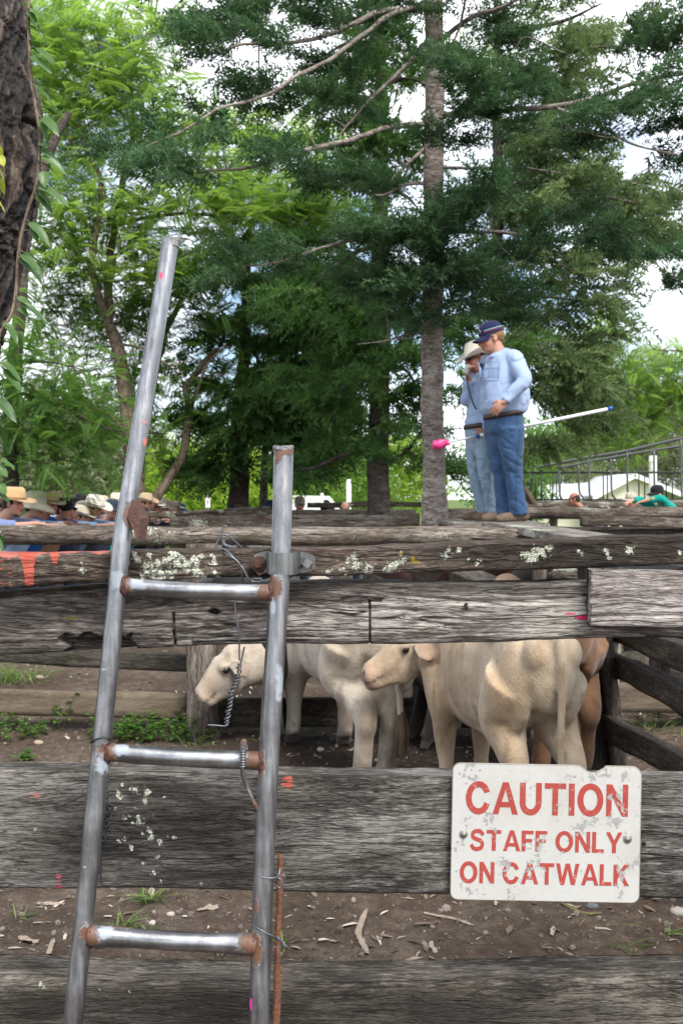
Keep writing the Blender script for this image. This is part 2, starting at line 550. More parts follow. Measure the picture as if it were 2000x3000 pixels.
def beam(name, stations, thick, mat, parent, seed, N=560, nf=22, nt=8, amp=0.0035, edge=0.010, rnd=0.012, lichen=(), yellow=(), darkening=(), paints=(), cut=None, extra=(), label=None, ends=0.004, fwob=0.0):
    """Beam whose front face fills the given outline: stations are (px, y_top, y_bottom, depth)."""
    st = np.array(stations, float)
    xs = np.linspace(st[0, 0], st[-1, 0], N)
    xs = np.sort(np.concatenate([xs, np.asarray(extra, float)]))
    N = len(xs)
    yt, yb, dd = (np.interp(xs, st[:, 0], st[:, k]) for k in (1, 2, 3))
    # cross section loop (front bottom->top, top front->back, back, bottom)
    loop = []
    for t in np.linspace(0, 1, nf): loop.append((0, t))
    for t in np.linspace(0, 1, nt)[1:]: loop.append((t, 1))
    for t in np.linspace(0, 1, 6)[1:]: loop.append((1, 1 - t))
    for t in np.linspace(0, 1, nt)[1:-1]: loop.append((1 - t, 0))
    L = np.array(loop)
    M = len(L)
    X = (xs - 1000) / F * dd
    ZT = EYE - (yt - HY) / F * dd
    ZB = EYE - (yb - HY) / F * dd
    # ragged edges
    ZT = ZT + edge * (fbm(np.c_[X * 7, X * 0 + seed, X * 0], seed, 4) - 0.5)
    ZB = ZB + edge * (fbm(np.c_[X * 6, X * 0 + seed, X * 0 + 3], seed + 5, 4) - 0.5)
    u, w = L[:, 0][None], L[:, 1][None]
    z = ZB[:, None] + (ZT - ZB)[:, None] * w
    y = dd[:, None] + thick * u
    x = np.repeat(X[:, None], M, 1)
    # rounding of the edges
    H = (ZT - ZB)[:, None]
    du = np.minimum(u, 1 - u) * thick
    dw = np.minimum(w, 1 - w) * H
    onf = (u == 0) | (u == 1)
    kz = np.clip(1 - dw / rnd, 0, 1) ** 2 * rnd * 0.5
    ky = np.clip(1 - du / rnd, 0, 1) ** 2 * rnd * 0.5
    y = y + np.where(onf, kz * np.where(u == 0, 1, -1), 0)
    z = z + np.where(onf, 0, ky * np.where(w == 0, 1, -1))
    # grain relief
    pos = np.stack([x * 3.0, y * 70, z * 70], -1)
    g1 = fbm(pos, seed + 11, 4, 0.6)
    g2 = fbm(np.stack([x * 2.0, y * 18, z * 22], -1), seed + 31, 3)
    ridge = np.abs(fbm(np.stack([x * 1.3, y * 20, z * 26], -1), seed + 51, 2) - 0.5)
    groove = np.clip(1 - ridge / 0.035, 0, 1)
    dn = amp * (g1 - 0.5) * 2 + amp * 1.8 * (g2 - 0.5) * 2 - amp * 1.6 * groove
    dn = dn + fwob * (fbm(np.stack([x * 3, y * 3, z * 9], -1), seed + 71, 3) - 0.5) * 2
    y = y + np.where(u == 0, -dn, np.where(u == 1, dn, 0))
    z = z + np.where(onf, 0, np.where(w == 1, dn, -dn))
    if ends:
        e = np.zeros(N)
        e[0], e[-1] = -1, 1
        x = x + (fbm(np.stack([x * 0, y * 30, z * 60], -1), seed + 3, 3) - 0.5) * ends * 4 * np.abs(e)[:, None]
    V = np.stack([x, y, z], -1).reshape(-1, 3)
    px, py = to_px(V)
    isf = np.repeat((u == 0), N, 0).reshape(-1)
    if cut is not None:
        V[:, 1] += cut(px, py, V) * isf
    f = [(k * M + i, k * M + (i + 1) % M, (k + 1) * M + (i + 1) % M, (k + 1) * M + i) for k in range(N - 1) for i in range(M)]
    f = [q[::-1] for q in f]
    f.append(tuple(range(M)))
    f.append(tuple(range(N * M - 1, (N - 1) * M - 1, -1)))
    at = {}
    if len(lichen) or len(yellow):
        at['lichen'] = np.maximum(spots(px, py, lichen), spots(px, py, yellow)) * isf
        at['yellow'] = (spots(px, py, yellow) > 0.3).astype(float)
    if len(darkening):
        at['darkening'] = spots(px, py, darkening)
    if len(paints):
        pc = np.zeros((len(V), 4))
        for fn, c in paints:
            a = fn(px, py, V)
            k = a > pc[:, 3]
            pc[k, :3] = c
            pc[k, 3] = a[k]
        at['paint'] = pc
    o = mk(name, V, f, mat, parent, True, at)
    if label:
        o['label'] = label
    return o

near = empty('stockyard_fence', (0, 2.5, 0))
tag(near, 'nearest weathered timber fence with lichen and coral paint on its top beam', 'fence')

CORAL, PINK, RED = (0.44, 0.095, 0.062), (0.60, 0.07, 0.15), (0.55, 0.04, 0.05)
def top_paint(px, py, V):
    yt = np.interp(px, [0, 250, 500], [1625, 1622, 1612])
    lim = yt + np.interp(px, [0, 200, 300, 400], [2, -1, -4, -8]) + 4 * np.sin(px * 0.07) + 4 * np.sin(px * 0.021 + 1)
    a = np.clip((lim - py) / 12 + 0.5, 0, 0.85) * np.clip((400 - px) / 60, 0, 1)
    return a
def drip_paint(px, py, V):
    w = np.interp(py, [1615, 1640, 1670, 1710, 1735, 1750], [32, 22, 15, 12, 8, 3])
    cx = np.interp(py, [1615, 1750], [82, 90])
    a = np.clip((w - np.abs(px - cx)) / 9 + 0.5, 0, 1)
    w2 = np.interp(py, [1620, 1650], [14, 5])
    a2 = np.clip((w2 - np.abs(px - 161)) / 7 + 0.5, 0, 1) * (py < 1652)
    return np.maximum(a, a2)
def streak_paint(px, py, V):
    a = np.maximum(np.exp(-((px - 5) / 10.0) ** 2), np.exp(-((px - 30) / 9.0) ** 2))
    return a * 0.42 * (py < 1728)

LA = [(405, 1640, 14), (432, 1665, 20), (455, 1690, 13), (470, 1685, 22), (440, 1630, 10), (462, 1648, 13), (485, 1640, 10), (505, 1630, 16), (520, 1650, 14),
      (510, 1672, 18), (545, 1660, 20), (570, 1640, 20), (575, 1668, 24), (590, 1685, 15), (590, 1630, 10), (628, 1650, 14), (632, 1672, 15), (640, 1690, 9), (420, 1690, 9),
      (392, 1625, 9), (500, 1690, 10), (245, 1668, 14), (240, 1652, 7), (376, 1648, 8), (535, 1632, 9), (620, 1630, 9),
      (1033, 1644, 21), (1080, 1664, 20), (1128, 1668, 14), (1150, 1655, 20), (1172, 1642, 14), (1012, 1690, 7), (1305, 1626, 17), (1312, 1614, 9), (1345, 1613, 9),
      (1398, 1644, 12), (1370, 1640, 5), (1540, 1625, 16), (1560, 1632, 20), (1585, 1618, 20), (1605, 1608, 12), (1518, 1615, 6), (1697, 1619, 10), (1780, 1622, 9), (1786, 1632, 8),
      (1775, 1612, 8), (1845, 1610, 13), (1855, 1602, 9), (985, 1640, 5), (1000, 1668, 8), (1990, 1617, 8), (975, 1668, 6), (960, 1672, 9)]
beam('rail', [(-700, 1622, 1735, 2.34), (0, 1622, 1724, 2.36), (400, 1618, 1702, 2.39), (850, 1608, 1690, 2.42), (1300, 1594, 1676, 2.45), (2000, 1566, 1652, 2.52), (2750, 1556, 1642, 2.55)],
     0.105, M_TOP, near, 3, lichen=LA, yellow=[(1212, 1640, 12), (1075, 1628, 5), (1175, 1620, 5), (1225, 1650, 5)],
     darkening=[(1600, 1620, 300, 50), (1900, 1610, 250, 50), (760, 1680, 60, 30)], amp=0.0032, edge=0.010, nf=26,
     paints=[(top_paint, (0.42, 0.135, 0.105)), (drip_paint, CORAL), (streak_paint, (0.36, 0.085, 0.05))], label='dark brown top beam dotted with pale lichen and pink paint')

beam('batten', [(-700, 1735, 1765, 2.44), (0, 1730, 1756, 2.46), (200, 1720, 1742, 2.48), (345, 1708, 1728, 2.49)], 0.05, M_LOGD, near, 8, N=90, nf=8, nt=4, amp=0.002)

def b_cut(px, py, V):
    c = np.zeros(len(px))
    top = 1858 + 8 * np.sin(px * 0.09)
    hole = (px > 188 + 14 * np.sin(py * 0.13)) & (px < 390 + 10 * np.sin(py * 0.11)) & (py > top)
    c[hole] = 0.035
    nick = (px > 1000) & (px < 1120) & (np.abs(py - 1760) < 9 + 5 * np.sin(px * 0.05))
    c[nick] += 0.008
    g1 = (np.abs(px - 508 - (py - 1800) * 0.03) < 4.0) & (py > 1795)
    c[g1] += 0.02
    g2 = (np.abs(px - 1083) < 3.0) & (py > 1760)
    c[g2] += 0.02
    ub = (px < 560) & (py > 1880 - px * 0.02)
    c[ub] += 0.006
    # worn knotty hole
    c[((px - 628) / 14) ** 2 + ((py - 1793) / 8) ** 2 < 1] += 0.03
    c[(px < 480) & (py < 1800 - px * 0.05)] += 0.006
    # loose splinter ledge above the hole
    c -= 0.007 * np.exp(-((py - 1848 - 5 * np.sin(px * 0.03)) / 16) ** 2) * np.clip((600 - px) / 200, 0, 1)
    return c
beam('rail', [(-700, 1745, 1925, 2.46), (0, 1742, 1917, 2.46), (200, 1735, 1912, 2.46), (400, 1722, 1901, 2.46), (600, 1714, 1889, 2.46), (850, 1710, 1886, 2.46), (1083, 1709, 1886, 2.46), (1400, 1708, 1881, 2.46), (1735, 1706, 1876, 2.46), (2000, 1704, 1872, 2.46), (2750, 1702, 1870, 2.46)],
     0.10, M_GREY, near, 21, nf=40, amp=0.0052, edge=0.012, cut=b_cut, fwob=0.004,
     extra=[503, 505, 507, 509, 511, 513, 1079, 1081, 1083, 1085, 1087], darkening=[(290, 1885, 110, 40), (900, 1745, 110, 25), (90, 1905, 220, 18), (1250, 1715, 600, 22)],  # dark strip under the top beam and dark recess are painted-in shade
     paints=[(lambda px, py, V: np.clip(1.3 - np.sqrt(((px - 1712) / 30) ** 2 + ((py - 1808) / 10) ** 2), 0, 0.8), (0.50, 0.03, 0.10)),
             (lambda px, py, V: np.clip(1.1 - np.sqrt(((px - 1672) / 26) ** 2 + ((py - 1798) / 7) ** 2), 0, 0.55), (0.50, 0.06, 0.12)),
             (lambda px, py, V: np.clip(1.1 - np.sqrt(((px - 205) / 45) ** 2 + ((py - 1812) / 9) ** 2), 0, 0.6), (0.16, 0.14, 0.03))],
     label='thick silver grey middle beam with splits and a broken lower edge')

beam('rail', [(1731, 1668, 1836, 2.415), (1760, 1669, 1838, 2.415), (2000, 1672, 1841, 2.415), (2350, 1676, 1845, 2.415)], 0.042, M_PALE, near, 44, N=130, nf=34, amp=0.0040, edge=0.009, ends=0.004,
     lichen=[(1850, 1670, 22, 4)], label='pale bleached beam end bolted over the middle beam')

LD = [(10 + x / 1.568 - 10, 2200 + y / 1.568, r / 1.3) for x, y, r in [(553, 203, 17), (620, 178, 14), (675, 190, 18), (668, 232, 15), (640, 330, 15), (570, 312, 11), (700, 298, 9), (575, 400, 13), (690, 405, 15), (730, 420, 13), (605, 443, 10),
      (725, 490, 9), (715, 563, 14), (655, 512, 8), (635, 300, 9), (690, 370, 12), (530, 268, 9), (560, 158, 8), (625, 265, 9), (920, 610, 8), (755, 210, 6), (705, 245, 7), (800, 400, 6), (770, 390, 6), (655, 380, 6), (545, 415, 7), (680, 345, 7), (610, 330, 6), (165, 360, 8), (740, 600, 7), (600, 300, 6), (1100, 150, 5), (160, 200, 5)]]
beam('rail', [(-700, 2254, 2600, 2.45), (0, 2257, 2603, 2.45), (400, 2263, 2604, 2.45), (850, 2271, 2616, 2.45), (1300, 2276, 2623, 2.45), (2000, 2286, 2634, 2.45), (2750, 2290, 2638, 2.45)],
     0.088, M_OLIVE, near, 63, nf=54, amp=0.0018, edge=0.007, lichen=LD, darkening=[(560, 2420, 260, 110), (300, 2480, 200, 90), (480, 2320, 150, 40), (620, 2560, 300, 30)],
     paints=[(lambda px, py, V: np.clip(1.25 - np.sqrt(((px - 103) / 18) ** 2 + ((py - 2333) / 13) ** 2), 0, 0.5), (0.50, 0.16, 0.12)),
             (lambda px, py, V: np.clip(1.3 - np.sqrt(((px - 841) / 22) ** 2 + ((py - 2293) / 20) ** 2), 0, 0.56), (0.42, 0.10, 0.07)),
             (lambda px, py, V: np.clip((np.interp(py, [2535, 2600], [4, 26]) - np.abs(px - 172)) / 30, 0, 0.55) * (py > 2535), (0.55, 0.10, 0.16))],
     label='wide olive grey board carrying the caution sign')
beam('rail', [(-700, 2862, 3300, 2.45), (0, 2866, 3300, 2.45), (500, 2880, 3300, 2.45), (1000, 2884, 3300, 2.45), (1500, 2872, 3300, 2.45), (2000, 2860, 3300, 2.45), (2750, 2858, 3300, 2.45)],
     0.137, M_LOW, near, 77, nf=54, nt=12, amp=0.0024, edge=0.008, rnd=0.022, darkening=[(700, 2960, 500, 90), (1300, 2960, 400, 80), (100, 2960, 150, 60)], lichen=[(122, 2885, 9), (130, 2892, 7), (380, 2905, 6), (310, 2915, 5), (290, 2900, 4)],
     label='dark mossy bottom board')
# a bent nail and an old bolt hole
M_NAIL = simple_mat('rusted_nail', (0.03, 0.022, 0.018), 0.7, 0.3)
na = P(1362, 1772, 2.455)
mk('nail', *tube(np.array([na, na + (0.002, -0.012, 0.004), na + (0.001, -0.016, -0.010)]), .0035, 8), M_NAIL, near)
na = P(1885, 2470, 2.449)
mk('bolt_hole', *tube(np.array([na + (0, .01, 0), na + (0, -0.0025, 0)]), .0055, 12), M_NAIL, near)
# the posts that carry the beams stand just outside the frame
for px in (-660, 2710):
    pm = MB()
    v, f = tube(catmull([PZ(px, 0, 2.66), PZ(px, 0.7, 2.66), PZ(px, 1.42, 2.66)], 24), 0.10, 16)
    v = v + (fbm(v * np.array((20, 20, 3)), 9, 3)[:, None] - 0.5) * 0.02
    mk('post', v, f, M_POST, near)

# ------------------------------------------------------------------ steel pipe ladder
M_GALV = galv_mat('galvanised_pipe')
M_RUST = simple_mat('rusty_steel', (0.085, 0.040, 0.030), 0.8, 0.2, 60, 0.6, 0.6, 120)
M_GALVX = galv_mat('galvanised_rung', streak=(2.5, 90, 90))
M_STRAP = galv_mat('zinc_strap', (0.22, 0.23, 0.23))
M_WIRE = simple_mat('fence_wire', (0.16, 0.17, 0.19), 0.45, 0.75, 120, 0.3)
M_WIRED = simple_mat('old_fence_wire', (0.05, 0.05, 0.055), 0.6, 0.6, 120, 0.3)

ladder = empty('pipe_ladder', (-0.35, 2.22, 0))
tag(ladder, 'tall galvanised steel pipe ladder clamped to the front of the near fence', 'ladder')

def cdist(px, py, lst):
    return spots(px, py, lst)
def pipe(name, pts, r, n=110, m=28, rust=(), chalk=(), paints=(), rscale=None, parent=ladder, dent=0.0006, mat=None):
    c = catmull(pts, n)
    rr = np.full(n, r)
    if rscale is not None:
        rr = rr * np.interp(np.linspace(0, 1, n), rscale[0], rscale[1])
    v, f = tube(c, rr, m)
    v = v + norm(v - np.repeat(c, m, 0)) * dent * (fbm(v * np.array((40, 40, 12)), 5, 3)[:, None] - 0.5) * 2
    px, py = to_px(v)
    at = {'rust': spots(px, py, rust), 'chalk': spots(px, py, chalk)}
    pc = np.zeros((len(v), 4))
    for (x, y, rx, ry, col) in paints:
        a = np.clip(1.3 - np.sqrt(((px - x) / rx) ** 2 + ((py - y) / ry) ** 2), 0, 0.8)
        k = a > pc[:, 3]
        pc[k, :3] = col
        pc[k, 3] = a[k]
    at['paint'] = pc
    o = mk(name, v, f, mat or M_GALV, parent, True, at)
    return o
def LS(y):      # left stile: depth by row (the ladder leans onto the fence)
    return float(np.interp(y, [700, 1300, 1650, 3000], [2.46, 2.39, 2.335, 2.22]))
def RS(y):
    return float(np.interp(y, [1300, 1650, 3000], [2.375, 2.335, 2.22]))
ls_px = [(500, 710), (476, 858), (451, 1010), (427, 1157), (402, 1310), (379, 1450), (358, 1580), (335, 1815), (312, 2040), (289, 2265), (268, 2487), (240, 2750), (213, 3010), (196, 3200)]
ls = [P(x, y, LS(y)) for x, y in ls_px]
pipe('stile', ls, 0.0212, 200, 32, rust=[(392, 1520, 10, 46), (320, 2200, 40, 24), (262, 2735, 26, 30), (378, 1510, 15, 34)],
     chalk=[(345, 1700, 30, 36), (300, 2235, 26, 44), (250, 2540, 10, 5), (300, 2075, 20, 4), (310, 1960, 16, 3), (205, 2917, 12, 5), (235, 2740, 14, 7)],
     paints=[(472, 806, 8, 14, PINK), (427, 1235, 14, 6, (0.65, 0.2, 0.15)), (424, 1295, 6, 16, (0.65, 0.16, 0.10)), (447, 975, 5, 4, PINK)], dent=0.0004,
     rscale=([0, 0.25, 1], [0.97, 1.0, 1.03]))
rs_px = [(831, 1316), (827, 1480), (822, 1658), (810, 1850), (797, 2040), (784, 2300), (772, 2551), (764, 2800), (758, 3010), (752, 3200)]
rs = [P(x, y, RS(y)) for x, y in rs_px]
pipe('stile', rs, 0.0232, 180, 32, rust=[(830, 1322, 44, 12), (815, 1345, 8, 12), (802, 1715, 22, 34), (764, 2240, 14, 40), (752, 2775, 16, 50), (750, 2660, 6, 24)], chalk=[(800, 1770, 12, 40), (820, 2000, 20, 60)],
     paints=[(735, 2945, 4, 30, (0.7, 0.03, 0.35))], dent=0.0005)
# end caps of the stiles
for (x, y), dfn, r, t in (((501, 703), LS, 0.0226, 16), ((831, 1309), RS, 0.0246, 6)):
    a = P(x, y, dfn(y))
    b = P(x - 2.5, y + t + 6, dfn(y))
    c = catmull([a + (0, 0, 0.0015), a, (a + b) / 2, b], 10)
    v, f = tube(c, np.interp(np.linspace(0, 1, 10), [0, 0.2, 1], [r * 0.86, r, r]), 28)
    cap = mk('end_cap', v, f, M_GALV, ladder, True, {'rust': np.full(len(v), 0.40), 'paint': np.tile(np.array([[0.38, 0.07, 0.10, 0.25]]), (len(v), 1))})

def rung(a, b, da, db, r, bulge):
    A, B = P(*a, da), P(*b, db)
    n = 70
    t = np.linspace(0, 1, n)[:, None]
    c = A * (1 - t) + B * t
    c[:, 2] -= 0.003 * np.sin(t[:, 0] * np.pi)
    return pipe('rung', c, r, n, 28, rust=[(a[0] + 6, a[1], 20, 40), (b[0] - 4, b[1], 44, 44), ((a[0] + b[0]) / 2, a[1] - 24, 200, 6)], chalk=[(a[0] + 42, a[1] - 6, 30, 26), (a[0] + 120, a[1], 6, 14)],
                rscale=([0, 0.08, 0.25, 0.75, 0.92, 1], [bulge, bulge * 0.96, 1, 1, bulge * 0.96, bulge]), mat=M_GALVX)
rung((358, 1717), (800, 1737), LS(1717), RS(1737), 0.0192, 1.08)
rung((312, 2203), (770, 2229), LS(2203), RS(2229), 0.0205, 1.03)
rung((262, 2738), (752, 2766), LS(2738), RS(2766), 0.0208, 1.22)
# weld beads at the joints
for (x, y, dfn, s) in ((364, 1717, LS, 1), (797, 1737, RS, -1), (316, 2203, LS, 1), (768, 2229, RS, -1), (268, 2740, LS, 1), (748, 2766, RS, -1)):
    c = P(x, y, dfn(y))
    th = np.linspace(0, 2 * np.pi, 26)
    ring = np.c_[c[0] + s * 0.002 + 0.002 * np.sin(th * 5), c[1] + 0.0205 * np.cos(th), c[2] + 0.023 * np.sin(th)]
    v, f = tube(ring, 0.0036 + 0.0016 * np.sin(th * 7) ** 2, 8)
    v = v + (fbm(v * 300, 4, 2)[:, None] - 0.5) * 0.004
    mk('weld', v, f, M_RUST, ladder)
# rusty diamond plate welded to the left stile
pc = [(388, 1464), (415, 1520), (404, 1581), (373, 1515)]
front = [P(x, y, LS(y) - 0.024) for x, y in pc]
back = [p + np.array((0.014, 0.022, 0)) for p in front]
mk('stop_plate', np.array(front + back), [(0, 1, 2, 3), (7, 6, 5, 4), (0, 4, 5, 1), (1, 5, 6, 2), (2, 6, 7, 3), (3, 7, 4, 0)], M_RUST, ladder, False)
# old spring hook over the second rung
hk = MB()
path = catmull([P(717, 2196, 2.262), P(716, 2177, 2.262), P(713, 2178, 2.255), P(712, 2220, 2.243), P(711, 2265, 2.243), P(722, 2300, 2.25), P(740, 2345, 2.258), P(762, 2385, 2.27)], 90)
hk.tube(path, 0.0048, 10)
n = 620
cc = catmull(path, n)
tt = norm(np.gradient(cc, axis=0))
sd = norm(np.cross(tt, np.array((0, 1.0, 0.2))))
up = np.cross(tt, sd)
w = np.linspace(0, 1, n) < 0.52
th = np.linspace(0, 2 * np.pi * 46, n)
hel = cc + 0.0058 * (np.cos(th)[:, None] * sd + np.sin(th)[:, None] * up)
hk.tube(hel[w], 0.0019, 6)
v, f = hk.get()
px, py = to_px(v)
spring = mk('spring_hook', v, f, M_STRAP, None, True, {'rust': np.clip(0.35 + 0.3 * np.sin(py * 0.03), 0, 1)})
tag(spring, 'rusty coil spring hook hanging over the middle rung of the pipe ladder', 'hook')

# ------------------------------------------------------------------ pipe clamp with two bolts
clamp = empty('pipe_clamp', P(828, 1650, 2.36))
tag(clamp, 'grey steel strap clamp bolting the ladder to the top beam', 'clamp')
def strap(profile, z0, z1, th):
    pr = np.array(profile)
    t = norm(np.gradient(pr, axis=0))
    nn = np.c_[t[:, 1], -t[:, 0]]
    n = len(pr)
    v = []
    for z in (z0, z1):
        for s in (0, th):
            q = pr + nn * s
            zz = z if np.isscalar(z) else z
            v.append(np.c_[q, np.broadcast_to(zz, (n,))])
    v = np.vstack(v)
    f = []
    for k in range(n - 1):
        a, b, c, d = k, n + k, 2 * n + k, 3 * n + k
        f += [(a, a + 1, c + 1, c), (b, d, d + 1, b + 1), (a, b, b + 1, a + 1), (c, c + 1, d + 1, d)]
    f += [(0, 2 * n, 3 * n, n), (n - 1, 2 * n - 1, 4 * n - 1, 3 * n - 1)]
    return v, f
dC = 2.345
xc = P(826, 1650, dC)[0]
pf = []
xl = P(738, 1650, dC)[0]
xr = P(921, 1650, dC)[0]
yb_ = 2.402
pf += [(xl, yb_), (xl + 0.012, yb_), (xc - 0.036, yb_)]
for a in np.linspace(math.radians(175), math.radians(5), 18):
    pf.append((xc + 0.0295 * math.cos(a), 2.338 + 0.004 - 0.0285 * math.sin(a) ** 0.8))
pf += [(xc + 0.038, yb_ - 0.006), (xc + 0.046, yb_), (xr - 0.010, yb_), (xr, yb_)]
pf = np.array(pf)
z1a = np.interp(pf[:, 0], [xl, xl + 0.02, xc - 0.03, xc + 0.03, xr - 0.012, xr], [1.6 - 0.137, 1.6 - 0.128, 1.6 - 0.126, 1.6 - 0.127, 1.6 - 0.133, 1.6 - 0.142])
z0a = np.interp(pf[:, 0], [xl, xl + 0.012, xc - 0.03, xc + 0.03, xr - 0.014, xr], [1.6 - 0.172, 1.6 - 0.186, 1.6 - 0.176, 1.6 - 0.179, 1.6 - 0.180, 1.6 - 0.164])
v, f = strap(pf, z0a, z1a, 0.005)
px, py = to_px(v)
mk('strap', v, f, M_STRAP, clamp, True, {'rust': spots(px, py, [(745, 1680, 26, 24), (905, 1670, 8, 8)])}).data.polygons.foreach_set('use_smooth', np.zeros(len(f), bool))
def hexbolt(cx, cy, d, r, h, n, mat, wash=0):
    c = P(cx, cy, d)
    mb = MB()
    a0 = math.radians(8)
    ring = [(c[0] + r * math.cos(a0 + 2 * math.pi * k / n), c[2] + r * math.sin(a0 + 2 * math.pi * k / n)) for k in range(n)]
    ring2 = [(c[0] + (x - c[0]) * 0.9, c[2] + (z - c[2]) * 0.9) for x, z in ring]
    v = [(x, d, z) for x, z in ring] + [(x, d - h * 0.85, z) for x, z in ring] + [(x, d - h, z) for x, z in ring2]
    f = [(k, (k + 1) % n, n + (k + 1) % n, n + k) for k in range(n)] + [(n + k, n + (k + 1) % n, 2 * n + (k + 1) % n, 2 * n + k) for k in range(n)] + [tuple(range(2 * n, 3 * n))]
    mb.add(np.array(v), f)
    o = mk('bolt', *mb.get(), mat, clamp, False)
    if wash:
        wv, wf = tube([c + (0, 0.004, 0), c + (0, -0.001, 0), c + (0, -0.003, 0)], [wash, wash, wash * 0.9], 24)
        mk('washer', wv, wf, mat, clamp)
    return o
hexbolt(757, 1652, 2.395, 0.0105, 0.012, 6, M_RUST, 0.0195)['label'] = 'rusty hexagon bolt with a round washer'
hexbolt(900, 1650, 2.396, 0.0145, 0.012, 4, M_STRAP)['label'] = 'grey square headed bolt'

# ------------------------------------------------------------------ tie wires
def wire(name, label, runs, r=0.0021, mat=None, n=60, parts=()):
    mb = MB()
    for run in runs:
        pts = [P(*q) for q in run]
        mb.tube(catmull(pts, max(n, len(pts) * 8)), r, 8)
    for (path, turns, rad) in parts:      # twisted pair
        c = catmull([P(*q) for q in path], 200)
        t = norm(np.gradient(c, axis=0))
        s = norm(np.cross(t, np.array((0, 1.0, 0))))
        u = np.cross(t, s)
        for ph in (0, math.pi):
            th = np.linspace(0, 2 * math.pi * turns, 200) + ph
            jit = 1 + 0.35 * np.sin(np.linspace(0, 9, 200) + ph)
            mb.tube(c + (rad * jit)[:, None] * (np.cos(th)[:, None] * s + np.sin(th)[:, None] * u), r, 8)
    o = mk(name, *mb.get(), mat or M_WIRE)
    tag(o, label, 'wire')
    return o
wire('tie_wire', 'long wire hanging from the top beam, twisted together at its lower end', 
     [[(687, 1750, 2.43), (691, 1800, 2.425), (699, 1850, 2.42), (701, 1900, 2.42), (701, 1935, 2.42)], [(716, 1895, 2.42), (709, 1925, 2.42), (703, 1950, 2.42)],
      [(660, 2118, 2.42), (667, 2124, 2.42), (655, 2127, 2.42), (630, 2125, 2.42), (609, 2124, 2.42)]],
     parts=[([(702, 1945, 2.42), (698, 1975, 2.42), (690, 2000, 2.42), (678, 2030, 2.42), (675, 2060, 2.42), (668, 2090, 2.42), (664, 2118, 2.42)], 8, 0.0042)], mat=M_WIRE)
wire('tie_wire', 'doubled loop of wire slung over the top beam beside the clamp',
     [[(637, 1601, 2.46), (665, 1615, 2.39), (690, 1640, 2.375), (712, 1665, 2.37), (725, 1690, 2.37), (740, 1704, 2.375), (770, 1702, 2.37), (760, 1695, 2.375), (742, 1697, 2.38)],
      [(641, 1608, 2.45), (668, 1626, 2.38), (693, 1642, 2.37), (706, 1662, 2.37), (709, 1690, 2.38), (714, 1712, 2.40)],
      [(630, 1605, 2.50), (645, 1570, 2.50), (655, 1544, 2.50), (666, 1541, 2.50)],
      [(711, 1606, 2.48), (690, 1588, 2.47), (668, 1570, 2.46), (655, 1567, 2.46), (652, 1580, 2.46), (662, 1596, 2.46), (690, 1604, 2.46), (694, 1597, 2.46)]],
     parts=[([(656, 1570, 2.46), (653, 1590, 2.46), (665, 1601, 2.46), (688, 1603, 2.46)], 4, 0.003)])
wire('tie_wire', 'dark twisted wire hanging behind the left stile on the wide board',
     [[(168, 2364, 2.44), (205, 2350, 2.437), (252, 2327, 2.435)], [(297, 2450, 2.436), (296, 2520, 2.437), (297, 2575, 2.437), (302, 2597, 2.437)],
      [(300, 2356, 2.43), (325, 2358, 2.43), (330, 2368, 2.43), (318, 2380, 2.43), (305, 2375, 2.43)], [(296, 2463, 2.43), (310, 2461, 2.43), (307, 2445, 2.43), (312, 2425, 2.43), (322, 2420, 2.43)]],
     parts=[([(310, 2250, 2.43), (313, 2290, 2.43), (310, 2330, 2.43), (320, 2380, 2.43), (315, 2430, 2.43)], 5, 0.0045)], mat=M_WIRED)
wire('tie_wire', 'bright wire ring tied round the right stile below the sign row',
     [[(746, 2558, 2.245), (770, 2571, 2.234), (800, 2572, 2.236), (815, 2566, 2.25), (820, 2545, 2.262), (816, 2562, 2.258), (832, 2565, 2.255), (832, 2582, 2.255), (822, 2602, 2.255), (808, 2590, 2.255), (815, 2572, 2.25), (829, 2590, 2.25), (826, 2600, 2.25)]], r=0.0019)
wire('tie_wire', 'thin wire knotted round the right stile at the lowest rung',
     [[(738, 2709, 2.232), (760, 2722, 2.215), (790, 2738, 2.215), (810, 2746, 2.225), (828, 2758, 2.235)], [(801, 2778, 2.235), (820, 2772, 2.235), (836, 2770, 2.235)]],
     parts=[([(812, 2746, 2.23), (826, 2760, 2.23), (835, 2776, 2.235)], 3, 0.003)], r=0.0016)
wire('tie_wire', 'black wire ring round the left stile above the middle rung',
     [[(266, 2175, 2.282), (272, 2169, 2.262), (295, 2163, 2.256), (318, 2163, 2.262), (324, 2168, 2.28), (310, 2163, 2.296), (280, 2168, 2.30), (266, 2175, 2.282)]], r=0.0022, mat=M_WIRED)
wire('tie_wire', 'short bent wire end poking out of the board beside the right stile', [[(812, 2438, 2.44), (840, 2447, 2.425), (870, 2455, 2.41)]], r=0.0016)
# rusty flat iron standing behind the right stile
rod = MB()
rod.tube(catmull([P(822, 2502, 2.30), P(818, 2640, 2.29), P(812, 2800, 2.28), P(806, 3010, 2.27), P(800, 3200, 2.26)], 60), 0.0065, 10)
rod.tube(catmull([P(820, 2830, 2.292), P(816, 2900, 2.287), P(812, 3010, 2.28), P(806, 3200, 2.27)], 40), 0.0058, 10)
v, f = rod.get()
v = v + (fbm(v * 90, 3, 3)[:, None] - 0.5) * 0.005
tag(mk('iron_rod', v, f, simple_mat('red_rust', (0.16, 0.065, 0.035), 0.85, 0.1, 40, 0.5, 0.7, 120)), 'rusty brown iron rod wired behind the right stile of the ladder', 'rod')

